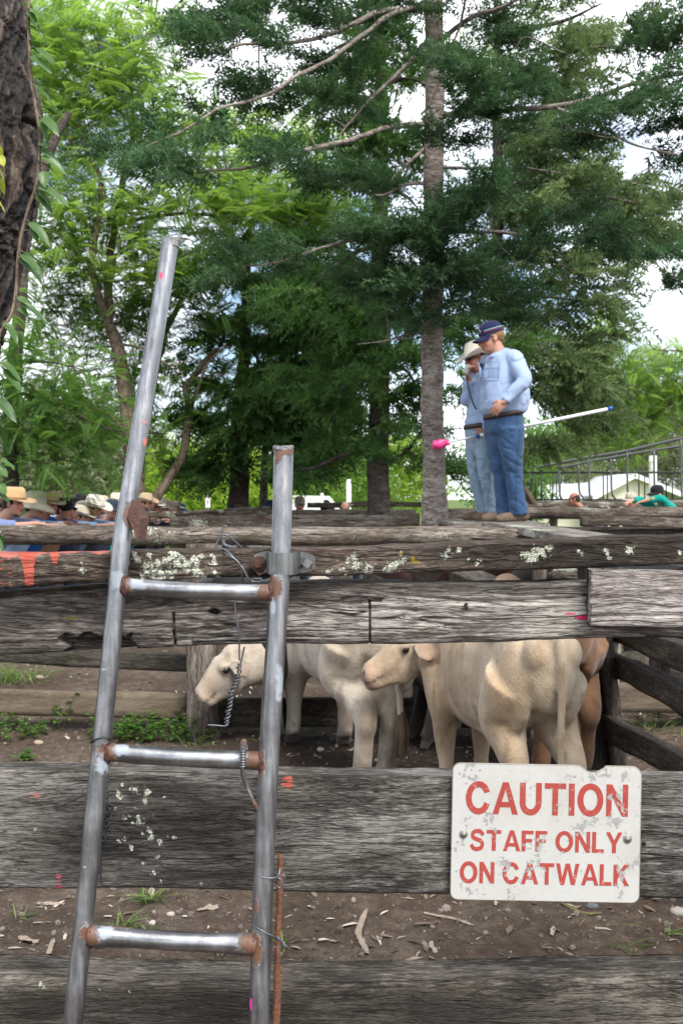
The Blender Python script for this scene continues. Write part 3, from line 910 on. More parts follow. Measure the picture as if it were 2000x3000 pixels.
# ------------------------------------------------------------------ caution sign
SD = 2.432
def sign_mats():
    out = []
    for nm, col in (('chipped_white_enamel', (0.47, 0.47, 0.445)), ('faded_red_enamel', (0.35, 0.052, 0.040))):
        m, nt, b = newmat(nm)
        g = G(nt)
        co = g.coord()
        big = g.noise(co, 19, 3, 0.5)
        fine = g.noise(co, 95, 5, 0.65)
        chip = g.math('ADD', g.math('MULTIPLY', big, 0.55), g.math('MULTIPLY', fine, 0.45))
        edge = g.attr('edge')
        chip = g.math('ADD', chip, g.math('MULTIPLY', edge, 0.10))
        chip = g.math('ADD', chip, g.math('MULTIPLY', g.math('SUBTRACT', g.noise(g.coord(loc=(3.3, 1, 2)), 5, 2, 0.5), 0.5), 0.16))
        cm = g.rng(chip, 0.580, 0.588)
        darkening = g.rng(g.noise(g.coord((1, 1, 0.7), loc=(1, 2, 3)), 7, 6, 0.7), 0.48, 0.75, 0.0, 0.4)
        grime = g.rng(fine, 0.25, 0.6, 0.10, 0.0)
        c = g.mix(g.math('ADD', darkening, grime), col, tuple(x * y for x, y in zip(col, (0.66, 0.60, 0.50))))
        # fine crackle of the old paint
        vz = g.n('ShaderNodeTexVoronoi', {'feature': 'DISTANCE_TO_EDGE'}, Vector=co, Scale=85.0).outputs[0]
        vg = g.math('MULTIPLY', g.rng(vz, 0.0, 0.025, 1.0, 0.0), g.rng(g.noise(co, 14, 2, 0.5), 0.5, 0.62, 0.0, 0.55))
        c = g.mix(vg, c, (0.22, 0.20, 0.17))
        if 'red' in nm:
            sc_ = g.rng(g.noise(g.coord((1, 1, 1), loc=(7, 7, 7)), 60, 6, 0.75), 0.60, 0.66, 0.0, 0.7)
            c = g.mix(sc_, c, (0.62, 0.45, 0.40))
        zinc = g.mix(g.noise(co, 45, 4, 0.6), (0.20, 0.20, 0.20), (0.40, 0.40, 0.39))
        c = g.mix(cm, c, zinc)
        g.set(b, 'Base Color', c)
        b.inputs['Roughness'].default_value = 0.5
        h = g.math('ADD', g.math('MULTIPLY', cm, -1.0), g.math('MULTIPLY', fine, 0.15))
        g.set(b, 'Normal', g.bump(h, 0.5, 0.002))
        out.append(m)
    return out
M_SW, M_SR = sign_mats()
sgn = empty('caution_sign', P(1598, 2440, SD))
sgn.rotation_euler = (0, math.radians(1.15), 0)
tag(sgn, 'chipped white metal caution sign with red lettering screwed to the wide grey board', 'sign')
K = SD / F / 1.568     # metres per zoom pixel of the sign close-up
W2, H2 = 432 * K, 312 * K
def sign_outline():
    r = 34 * K
    pts = []
    def arc(cx, cz, a0, a1, rr=r, n=9):
        for a in np.linspace(math.radians(a0), math.radians(a1), n):
            pts.append((cx + rr * math.cos(a), cz + rr * math.sin(a)))
    arc(-W2 + r, H2 - r, 180, 90)
    # nick on the top edge
    for x, z in ((130, 0), (150, -3), (165, -12), (180, -25), (200, -32), (222, -30), (240, -22), (262, -8), (268, 0)):
        pts.append((x * K, H2 + z * K))
    arc(W2 - r * 1.3, H2 - r * 1.3, 90, 0, r * 1.3)
    arc(W2 - r, -H2 + r, 0, -90)
    arc(-W2 + r, -H2 + r, -90, -180)
    return pts
def curve_mesh(polys, ext, y0):
    cu = bpy.data.curves.new('c', 'CURVE')
    cu.dimensions = '2D'
    cu.fill_mode = 'BOTH'
    cu.extrude = ext
    for p in polys:
        s = cu.splines.new('POLY')
        s.points.add(len(p) - 1)
        for q, (x, z) in zip(s.points, p):
            q.co = (x, z, 0, 1)
        s.use_cyclic_u = True
    o = bpy.data.objects.new('c', cu)
    COL.objects.link(o)
    dg = bpy.context.evaluated_depsgraph_get()
    dg.update()
    me = bpy.data.meshes.new_from_object(o.evaluated_get(dg))
    bpy.data.objects.remove(o)
    n = len(me.vertices)
    co = np.empty(n * 3, np.float32)
    me.vertices.foreach_get('co', co)
    co = co.reshape(-1, 3).astype(float)
    fs = [tuple(p.vertices) for p in me.polygons]
    bpy.data.meshes.remove(me)
    return np.c_[co[:, 0], y0 - co[:, 2], co[:, 1]], fs
so = sign_outline()
v, f = curve_mesh([so], 0.0012, 0.0)
sp = mk('panel', v, f, M_SW, sgn, False, None, True)
# rolled bare metal rim
rim = np.array([(x, 0.0, z) for x, z in so + so[:1]])
v, f = tube(rim, 0.0016, 6, False)
mk('rim', v, f, simple_mat('bare_rim', (0.30, 0.28, 0.23), 0.6, 0.3, 90, 0.4), sgn, True, None, True)

def glyphs():
    S = 0.228
    g = {}
    def ell(cx, cz, rx, rz, a0=0, a1=360, n=40):
        return [(cx + rx * math.cos(math.radians(a)), cz + rz * math.sin(math.radians(a))) for a in np.linspace(a0, a1, n, endpoint=(a1 - a0) % 360 != 0)]
    g['O'] = (1.02, [ell(0.51, 0.5, 0.51, 0.52), ell(0.51, 0.5, 0.51 - S * 1.02, 0.52 - S * 0.85)])
    o = ell(0.5, 0.5, 0.5, 0.52, 38, 322, 36)
    i = ell(0.5, 0.5, 0.5 - S * 1.02, 0.52 - S * 0.85, 322, 38, 36)
    o[0], o[-1] = (0.925, 0.80), (0.925, 0.20)
    i[0], i[-1] = (0.72, 0.27), (0.72, 0.73)
    g['C'] = (0.95, [[(0.945, 0.70)] + o[1:-1] + [(0.945, 0.30), (0.735, 0.37)] + i[1:-1] + [(0.735, 0.645)]])
    g['A'] = (1.0, [[(0, 0), (0.385, 1), (0.615, 1), (1, 0), (0.775, 0), (0.70, 0.22), (0.30, 0.22), (0.225, 0)], [(0.357, 0.385), (0.643, 0.385), (0.5, 0.79)]])
    un = [(0, 1), (0, 0.38)] + ell(0.43, 0.38, 0.43, 0.40, 180, 360, 20)[1:-1] + [(0.86, 0.38), (0.86, 1), (0.86 - S, 1), (0.86 - S, 0.38)] + ell(0.43, 0.38, 0.43 - S, 0.40 - S * 0.85, 360, 180, 16)[1:-1] + [(S, 0.38), (S, 1)]
    g['U'] = (0.86, [un])
    g['T'] = (0.84, [[(0, 1), (0.84, 1), (0.84, 0.825), (0.42 + S / 2, 0.825), (0.42 + S / 2, 0), (0.42 - S / 2, 0), (0.42 - S / 2, 0.825), (0, 0.825)]])
    g['I'] = (S, [[(0, 0), (0, 1), (S, 1), (S, 0)]])
    g['N'] = (0.86, [[(0, 0), (0, 1), (S, 1), (0.86 - S * 0.93, 0.36), (0.86 - S * 0.93, 1), (0.86, 1), (0.86, 0), (0.86 - S, 0), (S * 0.93, 0.64), (S * 0.93, 0)]])
    g['F'] = (0.68, [[(0, 0), (0, 1), (0.68, 1), (0.68, 0.83), (S, 0.83), (S, 0.60), (0.60, 0.60), (0.60, 0.435), (S, 0.435), (S, 0)]])
    g['L'] = (0.68, [[(0, 0), (0, 1), (S, 1), (S, 0.17), (0.68, 0.17), (0.68, 0)]])
    g['Y'] = (0.94, [[(0, 1), (0.235, 1), (0.47, 0.60), (0.705, 1), (0.94, 1), (0.47 + S / 2, 0.41), (0.47 + S / 2, 0), (0.47 - S / 2, 0), (0.47 - S / 2, 0.41)]])
    g['K'] = (0.92, [[(0, 0), (0, 1), (S, 1), (S, 0.56), (0.62, 1), (0.90, 1), (0.50, 0.60), (0.92, 0), (0.66, 0), (0.355, 0.455), (S, 0.305), (S, 0)]])
    g['W'] = (1.34, [[(0, 1), (0.22, 1), (0.36, 0.33), (0.545, 1), (0.795, 1), (0.98, 0.33), (1.12, 1), (1.34, 1), (1.09, 0), (0.865, 0), (0.67, 0.73), (0.475, 0), (0.25, 0)]])
    # S as a ribbon along its spine
    sp_ = catmull([(0.76, 0.74), (0.62, 0.90), (0.40, 0.935), (0.20, 0.87), (0.145, 0.73), (0.22, 0.61), (0.42, 0.535), (0.62, 0.465), (0.715, 0.32), (0.65, 0.145), (0.42, 0.065), (0.20, 0.115), (0.075, 0.28)], 60)
    t = norm(np.gradient(sp_, axis=0))
    nn = np.c_[-t[:, 1], t[:, 0]]
    hw = S * 0.44
    g['S'] = (0.84, [[tuple(q) for q in sp_ + nn * hw] + [tuple(q) for q in (sp_ - nn * hw)[::-1]]])
    return g
GL = glyphs()
def text_line(txt, cx, cz, width, height, gap=0.115, space=0.36):
    x = 0
    polys = []
    for ch in txt:
        if ch == ' ':
            x += space
            continue
        w, ps = GL[ch]
        gp = gap - (0.05 if ch in 'AY' else 0)
        for p in ps:
            polys.append([(x + a, b) for a, b in p])
        x += w + gp
    x -= gap
    return [[(cx + (a / x - 0.5) * width, cz + (b - 0.5) * height) for a, b in p] for p in polys]
for txt, cx, cz, w, h in (('CAUTION', 1, 156, 744, 147), ('STAFF ONLY', -1, -38, 694, 95), ('ON CATWALK', -3, -187, 778, 98)):
    v, f = curve_mesh(text_line(txt, cx * K, cz * K, w * K, h * K), 0.0003, -0.0016)
    mk('lettering', v, f, M_SR, sgn, False, None, True)
M_SCREW = simple_mat('screw_steel', (0.28, 0.28, 0.25), 0.45, 0.7, 90, 0.4)
for sx, sz in ((-378, -12), (374, -20)):
    mb = MB()
    c = np.array((sx * K, -0.0014, sz * K))
    mb.tube([c, c + (0, -0.0018, 0), c + (0, -0.0030, 0)], [0.0100, 0.0100, 0.0086], 24)
    mb.tube([c + (0, -0.0031, 0), c + (0, -0.0052, 0)], [0.0052, 0.0044], 16)
    mk('screw', *mb.get(), M_SCREW, sgn, True, None, True)
# ------------------------------------------------------------------ ground
def axis_steps(lo, hi, fine_lo, fine_hi, step, far):
    a = list(np.arange(fine_lo, fine_hi, step))
    s, x = step, fine_hi
    while x < hi:
        a.append(x)
        s *= far
        x += s
    a.append(hi)
    s, x = step, fine_lo - step
    b = []
    while x > lo:
        b.append(x)
        s *= far
        x -= s
    b.append(lo)
    return np.array(b[::-1] + a)
gx = axis_steps(-700, 700, -3.2, 3.4, 0.030, 1.25)
gy = axis_steps(-60, 1200, 2.2, 10.5, 0.030, 1.22)
GX, GY = np.meshgrid(gx, gy)
def ground_z(x, y):
    x, y = np.asarray(x, float), np.asarray(y, float)
    p = np.stack([x, y, x * 0], -1)
    z = 0.07 * (fbm(p * 1.1, 101, 4) - 0.5) + 0.050 * (fbm(p * 9, 102, 4, 0.6) - 0.5) + 0.03 * np.maximum(0, fbm(p * 20, 105, 3) - 0.55)
    near_ = np.clip(1 - np.maximum(np.abs(x) - 6, y - 16) / 6, 0, 1)
    z = z * near_
    # the soil heaps up towards the far fence on the left
    z = z + 0.10 * np.clip((y - 6.2) / 2.5, 0, 1) * np.clip((-x - 0.2) / 1.5, 0, 1) * near_
    return z
GZ = ground_z(GX, GY)
nx, ny = len(gx), len(gy)
ii = (np.arange(ny - 1)[:, None] * nx + np.arange(nx - 1)[None]).ravel()
quads = np.stack([ii, ii + 1, ii + nx + 1, ii + nx], 1)
V = np.stack([GX, GY, GZ], -1).reshape(-1, 3)
gm = bpy.data.meshes.new('ground')
gm.vertices.add(len(V))
gm.vertices.foreach_set('co', V.astype(np.float32).ravel())
gm.loops.add(quads.size)
gm.loops.foreach_set('vertex_index', quads.astype(np.int32).ravel())
gm.polygons.add(len(quads))
gm.polygons.foreach_set('loop_start', np.arange(0, quads.size, 4, dtype=np.int32))
gm.polygons.foreach_set('use_smooth', np.ones(len(quads), bool))
gm.update(calc_edges=True)
# where the soil is trampled wet, and where grass grows beyond the yards
pxg = 1000 + GX / np.maximum(GY, 0.5) * F
wet = np.exp(-(((GX - 0.25) / 1.3) ** 2 + ((GY - 6.0) / 1.1) ** 2)) + 0.8 * np.exp(-(((GX + 0.9) / 0.5) ** 2 + ((GY - 8.2) / 0.6) ** 2)) + 0.5 * np.exp(-(((GX + 1.6) / 0.9) ** 2 + ((GY - 6.85) / 0.25) ** 2))
put_attr(gm, 'wet', np.clip(wet, 0, 1).ravel())
put_attr(gm, 'green', np.clip((GY - 22) / 6, 0, 1).ravel())
def soil_mat():
    m, nt, b = newmat('trampled_soil')
    g = G(nt)
    co = g.coord()
    big = g.noise(co, 2.2, 6, 0.65)
    mid = g.noise(co, 16, 6, 0.7)
    fin = g.noise(co, 90, 4, 0.7)
    v = g.math('ADD', g.math('MULTIPLY', big, 0.35), g.math('ADD', g.math('MULTIPLY', mid, 0.4), g.math('MULTIPLY', fin, 0.25)))
    col = g.ramp(v, [(0.34, (0.030, 0.020, 0.014)), (0.5, (0.088, 0.064, 0.047)), (0.66, (0.205, 0.162, 0.128))])
    wa = g.math('ADD', g.attr('wet'), g.math('MULTIPLY', g.math('SUBTRACT', mid, 0.5), 0.8))
    wm = g.rng(wa, 0.25, 0.65)
    col = g.mix(wm, col, g.ramp(v, [(0.36, (0.012, 0.008, 0.006)), (0.6, (0.050, 0.034, 0.026)), (0.72, (0.10, 0.075, 0.06))]))
    # pale crumbs and grit
    vo = g.n('ShaderNodeTexVoronoi', None, Vector=co, Scale=38.0)
    gr = g.math('MULTIPLY', g.rng(vo.outputs['Distance'], 0.16, 0.22, 1.0, 0.0), g.rng(g.noise(co, 9, 3, 0.6), 0.5, 0.6))
    col = g.mix(g.math('MULTIPLY', gr, 0.75), col, g.mix(fin, (0.12, 0.095, 0.08), (0.42, 0.37, 0.33)))
    col = g.mix(g.math('MULTIPLY', g.attr('green'), 1.0), col, g.mix(mid, (0.05, 0.09, 0.02), (0.14, 0.19, 0.05)))
    g.set(b, 'Base Color', col)
    g.set(b, 'Roughness', g.rng(wm, 0, 1, 0.95, 0.6))
    b.inputs['Specular IOR Level'].default_value = 0.2
    g.set(b, 'Normal', g.bump(g.math('ADD', v, g.math('MULTIPLY', gr, 0.4)), 1.0, 0.05))
    return m
gm.materials.append(soil_mat())
tag(link('ground', gm), kind='structure')

rng = np.random.default_rng(7)
def rot_rand(n, r):
    q = r.normal(size=(n, 4))
    q /= np.linalg.norm(q, axis=1)[:, None]
    w, x, y, z = q.T
    return np.stack([np.stack([1 - 2 * (y * y + z * z), 2 * (x * y - z * w), 2 * (x * z + y * w)], -1),
                     np.stack([2 * (x * y + z * w), 1 - 2 * (x * x + z * z), 2 * (y * z - x * w)], -1),
                     np.stack([2 * (x * z - y * w), 2 * (y * z + x * w), 1 - 2 * (x * x + y * y)], -1)], -2)
ICO_V = np.array([(-1, 1.618, 0), (1, 1.618, 0), (-1, -1.618, 0), (1, -1.618, 0), (0, -1, 1.618), (0, 1, 1.618), (0, -1, -1.618), (0, 1, -1.618), (1.618, 0, -1), (1.618, 0, 1), (-1.618, 0, -1), (-1.618, 0, 1)]) / 1.9
ICO_F = np.array([(0, 11, 5), (0, 5, 1), (0, 1, 7), (0, 7, 10), (0, 10, 11), (1, 5, 9), (5, 11, 4), (11, 10, 2), (10, 7, 6), (7, 1, 8), (3, 9, 4), (3, 4, 2), (3, 2, 6), (3, 6, 8), (3, 8, 9), (4, 9, 5), (2, 4, 11), (6, 2, 10), (8, 6, 7), (9, 8, 1)])
def scatter_tris(tmpl, pos, R, scl, var):
    k = tmpl.shape[0]
    v = np.einsum('nij,kcj->nkci', R, tmpl) if scl is None else np.einsum('nij,nkcj->nkci', R, tmpl[None] * scl[:, None, None, :])
    v = v + pos[:, None, None, :]
    return v.reshape(-1, 3), np.repeat(var, k * 3)
def ground_pts(n, r, xlo=-3.0, xhi=3.2, ylo=2.55, yhi=10.0):
    y = ylo + (yhi - ylo) * r.random(n) ** 1.3
    x = (r.random(n) - 0.5) * y * 0.80 + 0
    return np.stack([x, y, ground_z(x, y)], 1)
# small stones and grit
n = 4200
p = ground_pts(n, rng)
s = 0.0035 + 0.013 * rng.random(n) ** 4
s[rng.random(n) < 0.012] *= 1.8
scl = s[:, None] * (0.6 + 0.7 * rng.random((n, 3)))
v, var = scatter_tris(ICO_V[ICO_F], p + np.c_[s * 0, s * 0, s * 0.25], rot_rand(n, rng), scl, rng.random(n))
me = mesh_fast('gravel', v, 3, var)
m, nt, b = newmat('pale_grit')
g = G(nt)
g.set(b, 'Base Color', g.mix(g.noise(g.coord(), 60, 4), g.mix(g.attr('var'), (0.07, 0.05, 0.038), (0.25, 0.205, 0.17)), g.mix(g.attr('var'), (0.05, 0.04, 0.035), (0.26, 0.22, 0.19))))
b.inputs['Roughness'].default_value = 0.9
me.materials.append(m)
tag(link('gravel', me), 'pale grit and small stones strewn over the brown soil', 'gravel', kind='stuff')
# bark chips and dead leaves
n = 5200
p = ground_pts(n, rng, yhi=9)
L = 0.005 + 0.034 * rng.random(n) ** 3.5
a = rng.random(n) * 2 * np.pi
ca, sa = np.cos(a), np.sin(a)
tilt = (rng.random(n) - 0.5) * 0.7
R = np.stack([np.stack([ca * np.cos(tilt), -sa, ca * np.sin(tilt)], -1), np.stack([sa * np.cos(tilt), ca, sa * np.sin(tilt)], -1), np.stack([-np.sin(tilt), 0 * ca, np.cos(tilt)], -1)], -2)
chip = np.array([[(-1, -.5, 0), (0.2, -1, .35), (1, .1, .1)], [(-1, -.5, 0), (1, .1, .1), (.1, 1, .35)], [(-1, -.5, 0), (.1, 1, .35), (-.9, .6, .1)]], float)
w = L * (0.12 + 0.25 * rng.random(n))
v, var = scatter_tris(chip, p + np.array((0, 0, 0.004)), R, np.c_[L, w, L * 0.35], rng.random(n))
me = mesh_fast('bark_litter', v, 3, var)
m, nt, b = newmat('dry_bark')
g = G(nt)
g.set(b, 'Base Color', g.ramp(g.attr('var'), [(0.0, (0.05, 0.033, 0.022)), (0.45, (0.17, 0.12, 0.085)), (0.85, (0.36, 0.30, 0.245)), (1.0, (0.50, 0.44, 0.38))]))
b.inputs['Roughness'].default_value = 0.9
me.materials.append(m)
tag(link('bark_litter', me), 'dry bark chips and dead leaves littering the brown soil', 'leaf litter', kind='stuff')

# larger strips of bark and sticks one can point to
M_STICK = simple_mat('pale_dead_wood', (0.30, 0.24, 0.19), 0.9, 0, 50, 0.45, 0.6, 90)
M_STICKD = simple_mat('green_mossy_stick', (0.14, 0.12, 0.05), 0.9, 0, 50, 0.4, 0.6, 90)
def on_ground(px, py):
    d = EYE * F / (py - HY)
    q = P(px, py, d)
    for _ in range(3):
        z = float(ground_z(q[0], q[1]))
        d = (EYE - z) * F / (py - HY)
        q = P(px, py, d)
    return q
def stick(pxs, r, label, mat=M_STICK, flat=0.5, name='dead_stick', cat='stick'):
    pts = np.array([on_ground(*q) for q in pxs]) + (0, 0, r * 0.6)
    n = 40
    c = catmull(pts, n)
    v, f = tube(c, r * np.interp(np.linspace(0, 1, n), [0, .1, .5, .9, 1], [0.5, 0.9, 1, 0.8, 0.3]), 10, ell=(1, flat))
    v = v + (fbm(v * 70, 6, 3)[:, None] - 0.5) * r * 0.9
    o = mk(name, v, f, mat)
    return tag(o, label, cat)
stick([(1072, 2672), (1055, 2715), (1050, 2745), (1068, 2780), (1078, 2800)], 0.013, 'thick pale stick lying on the soil left of the sign, pointing at the bottom board')
stick([(1240, 2677), (1290, 2688), (1330, 2695), (1388, 2714)], 0.008, 'long thin strip of pale bark on the soil below the left of the sign', name='bark_strip', cat='bark')
stick([(1645, 2648), (1680, 2668), (1720, 2680), (1762, 2678)], 0.009, 'mossy green stick lying on the soil under the right half of the sign', M_STICKD)
stick([(108, 2655), (130, 2652), (160, 2652), (192, 2650)], 0.013, 'broad pale curl of bark on the soil at the left edge', name='bark_strip', cat='bark', flat=0.35)
stick([(55, 2752), (80, 2758), (110, 2770)], 0.014, 'short pale piece of bark near the lower left stile', name='bark_strip', cat='bark', flat=0.3)
stick([(158, 2755), (150, 2775), (145, 2795), (155, 2797)], 0.010, 'curled pale bark flake beside the left stile above the bottom board', name='bark_strip', cat='bark', flat=0.3)
stick([(580, 2672), (600, 2668), (635, 2665), (600, 2660)], 0.012, 'flat pale bark flake between the two stiles right of the grass tuft', name='bark_strip', cat='bark', flat=0.3)
stick([(1260, 2765), (1270, 2785), (1278, 2795)], 0.010, 'small pale bark flake below the sign just above the bottom board', name='bark_strip', cat='bark', flat=0.3)
def stone(px, py, r, label, col):
    q = on_ground(px, py)
    mb = MB().ell(q + (0, 0, r * 0.35), (r, r * 0.8, r * 0.62), None, 16, 10)
    v, f = mb.get()
    v = v + norm(v - q) * r * 0.5 * (fbm(v * (1.1 / r), 12, 3)[:, None] - 0.5)
    tag(mk('stone', v, f, simple_mat('stone_%d' % int(px), col, 0.9, 0, 40, 0.35, 0.4, 80)), label, 'stone')
stone(1735, 2662, 0.026, 'dark blue grey stone on the soil under the right of the sign', (0.13, 0.14, 0.15))
stone(1985, 2680, 0.03, 'pale stone at the right edge above the bottom board', (0.33, 0.31, 0.28))
stone(500, 2683, 0.017, 'round cream stone on the soil between the stiles', (0.42, 0.38, 0.32))
stone(448, 2710, 0.016, 'whitish angular stone just above the lowest rung', (0.45, 0.42, 0.38))
stone(115, 2180, 0.030, 'large tan stone on the pen floor left of the ladder', (0.34, 0.26, 0.19))
stone(940, 2200, 0.026, 'flat pale stone on the dark pen floor right of the ladder', (0.33, 0.30, 0.27))
stone(116, 1990, 0.035, 'pale round stone beyond the second fence on the left', (0.40, 0.33, 0.27))

# ------------------------------------------------------------------ timber fences of the yards behind
def rail_between(name, a, b, h, t, mat, parent, seed, N=60, wob=0.02, log=False, lich=0.0, label=None, taper=1.0):
    """Sawn or split rail between two world points (centre line)."""
    a, b = np.asarray(a, float), np.asarray(b, float)
    Ln = np.linalg.norm(b - a)
    ex = (b - a) / Ln
    ey = norm(np.cross((0, 0, 1.0), ex))
    ez = np.cross(ex, ey)
    m = 20
    s = np.linspace(-Ln / 2, Ln / 2, N)
    loop = []
    if log:
        for k in range(m):
            q = 2 * np.pi * k / m
            loop.append((0.5 * math.cos(q), 0.5 * math.sin(q)))
    else:
        for k in range(5): loop.append((-0.5 + k / 5, -0.5))
        for k in range(5): loop.append((0.5, -0.5 + k / 5))
        for k in range(5): loop.append((0.5 - k / 5, 0.5))
        for k in range(5): loop.append((-0.5, 0.5 - k / 5))
    Lp = np.array(loop) * (1 if log else 0.985)
    M = len(Lp)
    X = np.repeat(s[:, None], M, 1)
    tp = np.linspace(1, taper, N)[:, None]
    Y = np.repeat((Lp[:, 0] * t)[None], N, 0) * tp
    Z = np.repeat((Lp[:, 1] * h)[None], N, 0) * tp
    w1 = fbm(np.stack([s * 1.6, s * 0 + seed, s * 0], -1), seed, 3) - 0.5
    w2 = fbm(np.stack([s * 1.6, s * 0 + seed, s * 0 + 9], -1), seed, 3) - 0.5
    Z = Z + w1[:, None] * wob * 2
    Y = Y + w2[:, None] * wob
    q = np.stack([X * 2.5, Y * 30, Z * 30], -1)
    dn = (fbm(q, seed + 3, 4, 0.6) - 0.5) * 0.014 + (fbm(q * 0.35, seed + 5, 2) - 0.5) * 0.02
    rad = np.sqrt(Y ** 2 + Z ** 2) + 1e-6
    Y = Y * (1 + dn / rad)
    Z = Z * (1 + dn / rad)
    V = np.stack([X, Y, Z], -1).reshape(-1, 3)
    f = [(k * M + i, k * M + (i + 1) % M, (k + 1) * M + (i + 1) % M, (k + 1) * M + i) for k in range(N - 1) for i in range(M)]
    f += [tuple(range(M - 1, -1, -1)), tuple(range((N - 1) * M, N * M))]
    at = None
    if lich:
        nz = fbm(V * np.array((3, 8, 8)), seed + 9, 4)
        at = {'lichen': np.clip((nz - 0.62 + 0.12 * lich) * 6, 0, 0.8)}
    o = mk(name, V, f, mat, None, log or True, at, True)
    R = Matrix(np.stack([ex, ey, ez], 1).tolist())
    o.rotation_euler = R.to_euler()
    c = (a + b) / 2
    if parent is not None:
        o.parent = parent
        c = c - np.array(parent.location)
    o.location = c
    if label:
        o['label'] = label
    return o
def upright(name, x, y, z0, z1, r, mat, parent, seed, lean=(0, 0), sq=False, r2=None):
    n = 30
    pts = np.array([(x + lean[0] * t, y + lean[1] * t, z0 + (z1 - z0) * t) for t in np.linspace(0, 1, n)])
    v, f = tube(pts, np.linspace(r, r2 or r, n), 20)
    c = np.repeat(pts, 20, 0)
    d = v - c
    if sq:
        k = np.maximum(np.abs(d[:, 0]), np.abs(d[:, 1]))[:, None]
        d = d / np.maximum(np.linalg.norm(d[:, :2], axis=1)[:, None], 1e-6) * 0.35 + d / np.maximum(k, 1e-6) * 0.65
        d = d * r * np.array((1, 1, 0))
    d = d * (1 + (fbm(v * np.array((18, 18, 3)), seed, 4)[:, None] - 0.5) * 0.5)
    v = c + d
    v[-20:, 2] += 0.02 * (fbm(v[-20:] * 20, seed, 2) - 0.5)
    return mk(name, v, f, mat, parent)

D2 = 6.67
pen = empty('back_pen_fence', (0, D2, 0))
tag(pen, 'second timber fence behind the pale cattle, with a long grey round log on top', 'fence')
def R2(pts, h, t, mat, seed, parent=pen, d=D2, log=False, lich=0.0, **k):
    a, b = pts
    return rail_between('rail', P(a[0], a[1], a[2] if len(a) > 2 else d), P(b[0], b[1], b[2] if len(b) > 2 else d), h, t, mat, parent, seed, log=log, lich=lich, **k)
R2([(-420, 1569), (1476, 1570)], 0.125, 0.13, M_LOG, 31, log=True, lich=0.9, N=150, wob=0.012)
R2([(1470, 1571), (1552, 1572)], 0.12, 0.12, M_LOG, 33, log=True, N=20, wob=0.0)
upright('post', P(596, 0, D2)[0], D2 - 0.03, -0.2, 1.30, 0.105, M_POST, pen, 5, sq=True)
upright('post', P(-350, 0, D2)[0], D2 + 0.10, -0.2, 1.42, 0.09, M_POST, pen, 6)
upright('post', P(1250, 0, D2)[0], D2 + 0.20, -0.2, 1.35, 0.09, M_POSTD, pen, 7)
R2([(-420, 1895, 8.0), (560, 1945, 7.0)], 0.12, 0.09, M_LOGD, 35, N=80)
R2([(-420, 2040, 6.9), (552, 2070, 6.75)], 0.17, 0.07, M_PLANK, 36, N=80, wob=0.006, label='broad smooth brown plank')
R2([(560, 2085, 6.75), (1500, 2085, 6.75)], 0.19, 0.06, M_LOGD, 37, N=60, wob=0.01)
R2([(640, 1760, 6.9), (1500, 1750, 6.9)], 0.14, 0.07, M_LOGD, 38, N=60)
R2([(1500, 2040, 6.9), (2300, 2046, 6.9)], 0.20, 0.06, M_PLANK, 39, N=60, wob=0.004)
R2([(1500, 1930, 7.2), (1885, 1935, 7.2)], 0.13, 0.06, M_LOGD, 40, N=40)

# dividing fence that runs towards the viewer on the right, under the catwalk
div = empty('dividing_fence', (1.57, 5.4, 0))
tag(div, 'dark timber fence running away on the right beneath the catwalk beside the tan cow', 'fence')
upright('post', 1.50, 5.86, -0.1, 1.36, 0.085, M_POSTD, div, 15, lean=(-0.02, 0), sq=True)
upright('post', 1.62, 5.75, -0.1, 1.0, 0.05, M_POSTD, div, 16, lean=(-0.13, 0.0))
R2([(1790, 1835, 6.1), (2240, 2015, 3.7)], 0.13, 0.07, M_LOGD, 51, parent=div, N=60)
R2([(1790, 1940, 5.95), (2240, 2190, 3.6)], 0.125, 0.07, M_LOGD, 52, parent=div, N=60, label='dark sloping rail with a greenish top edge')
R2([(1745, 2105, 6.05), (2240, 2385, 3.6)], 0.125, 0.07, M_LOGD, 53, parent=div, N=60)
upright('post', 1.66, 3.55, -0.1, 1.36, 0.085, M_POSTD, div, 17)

# catwalk planks laid along the top of the dividing fence
cw = empty('catwalk', (1.3, 6.0, 1.36))
tag(cw, 'raised timber catwalk of grey planks under the two men', 'catwalk')
M_CW = wood_mat('worn_walkway_plank', (0.05, 0.042, 0.035), (0.17, 0.15, 0.128), (0.30, 0.275, 0.245), crack=0.5, bump=0.6, grain=0.8, moss=0.3)
CWZ = 1.405
rail_between('plank', (1.335, 8.05, CWZ - 0.022), (1.335, 3.1, CWZ - 0.030), 0.045, 0.31, M_CW, cw, 61, N=100, wob=0.004, lich=0.6)
rail_between('plank', (1.02, 8.05, CWZ - 0.025), (1.02, 9.6, CWZ - 0.025), 0.045, 0.24, M_CW, cw, 62, N=30, wob=0.003)
rail_between('plank', (1.28, 8.07, CWZ - 0.025), (1.28, 9.6, CWZ - 0.025), 0.045, 0.25, M_CW, cw, 63, N=30, wob=0.003)
rail_between('plank', (1.55, 8.06, CWZ - 0.025), (1.55, 9.6, CWZ - 0.025), 0.045, 0.25, M_CW, cw, 64, N=30, wob=0.003)
for yy in (3.5, 5.86, 8.02, 9.3):
    rail_between('bearer', (0.95 if yy > 7 else 1.15, yy, CWZ - 0.115), (1.72, yy, CWZ - 0.115), 0.12, 0.10, M_LOGD, cw, 65, N=16, wob=0.0)
for xx, yy in ((0.98, 9.3), (1.66, 9.3), (1.0, 8.02), (1.66, 8.02)):
    upright('post', xx, yy, -0.1, CWZ - 0.17, 0.07, M_POSTD, cw, 66)

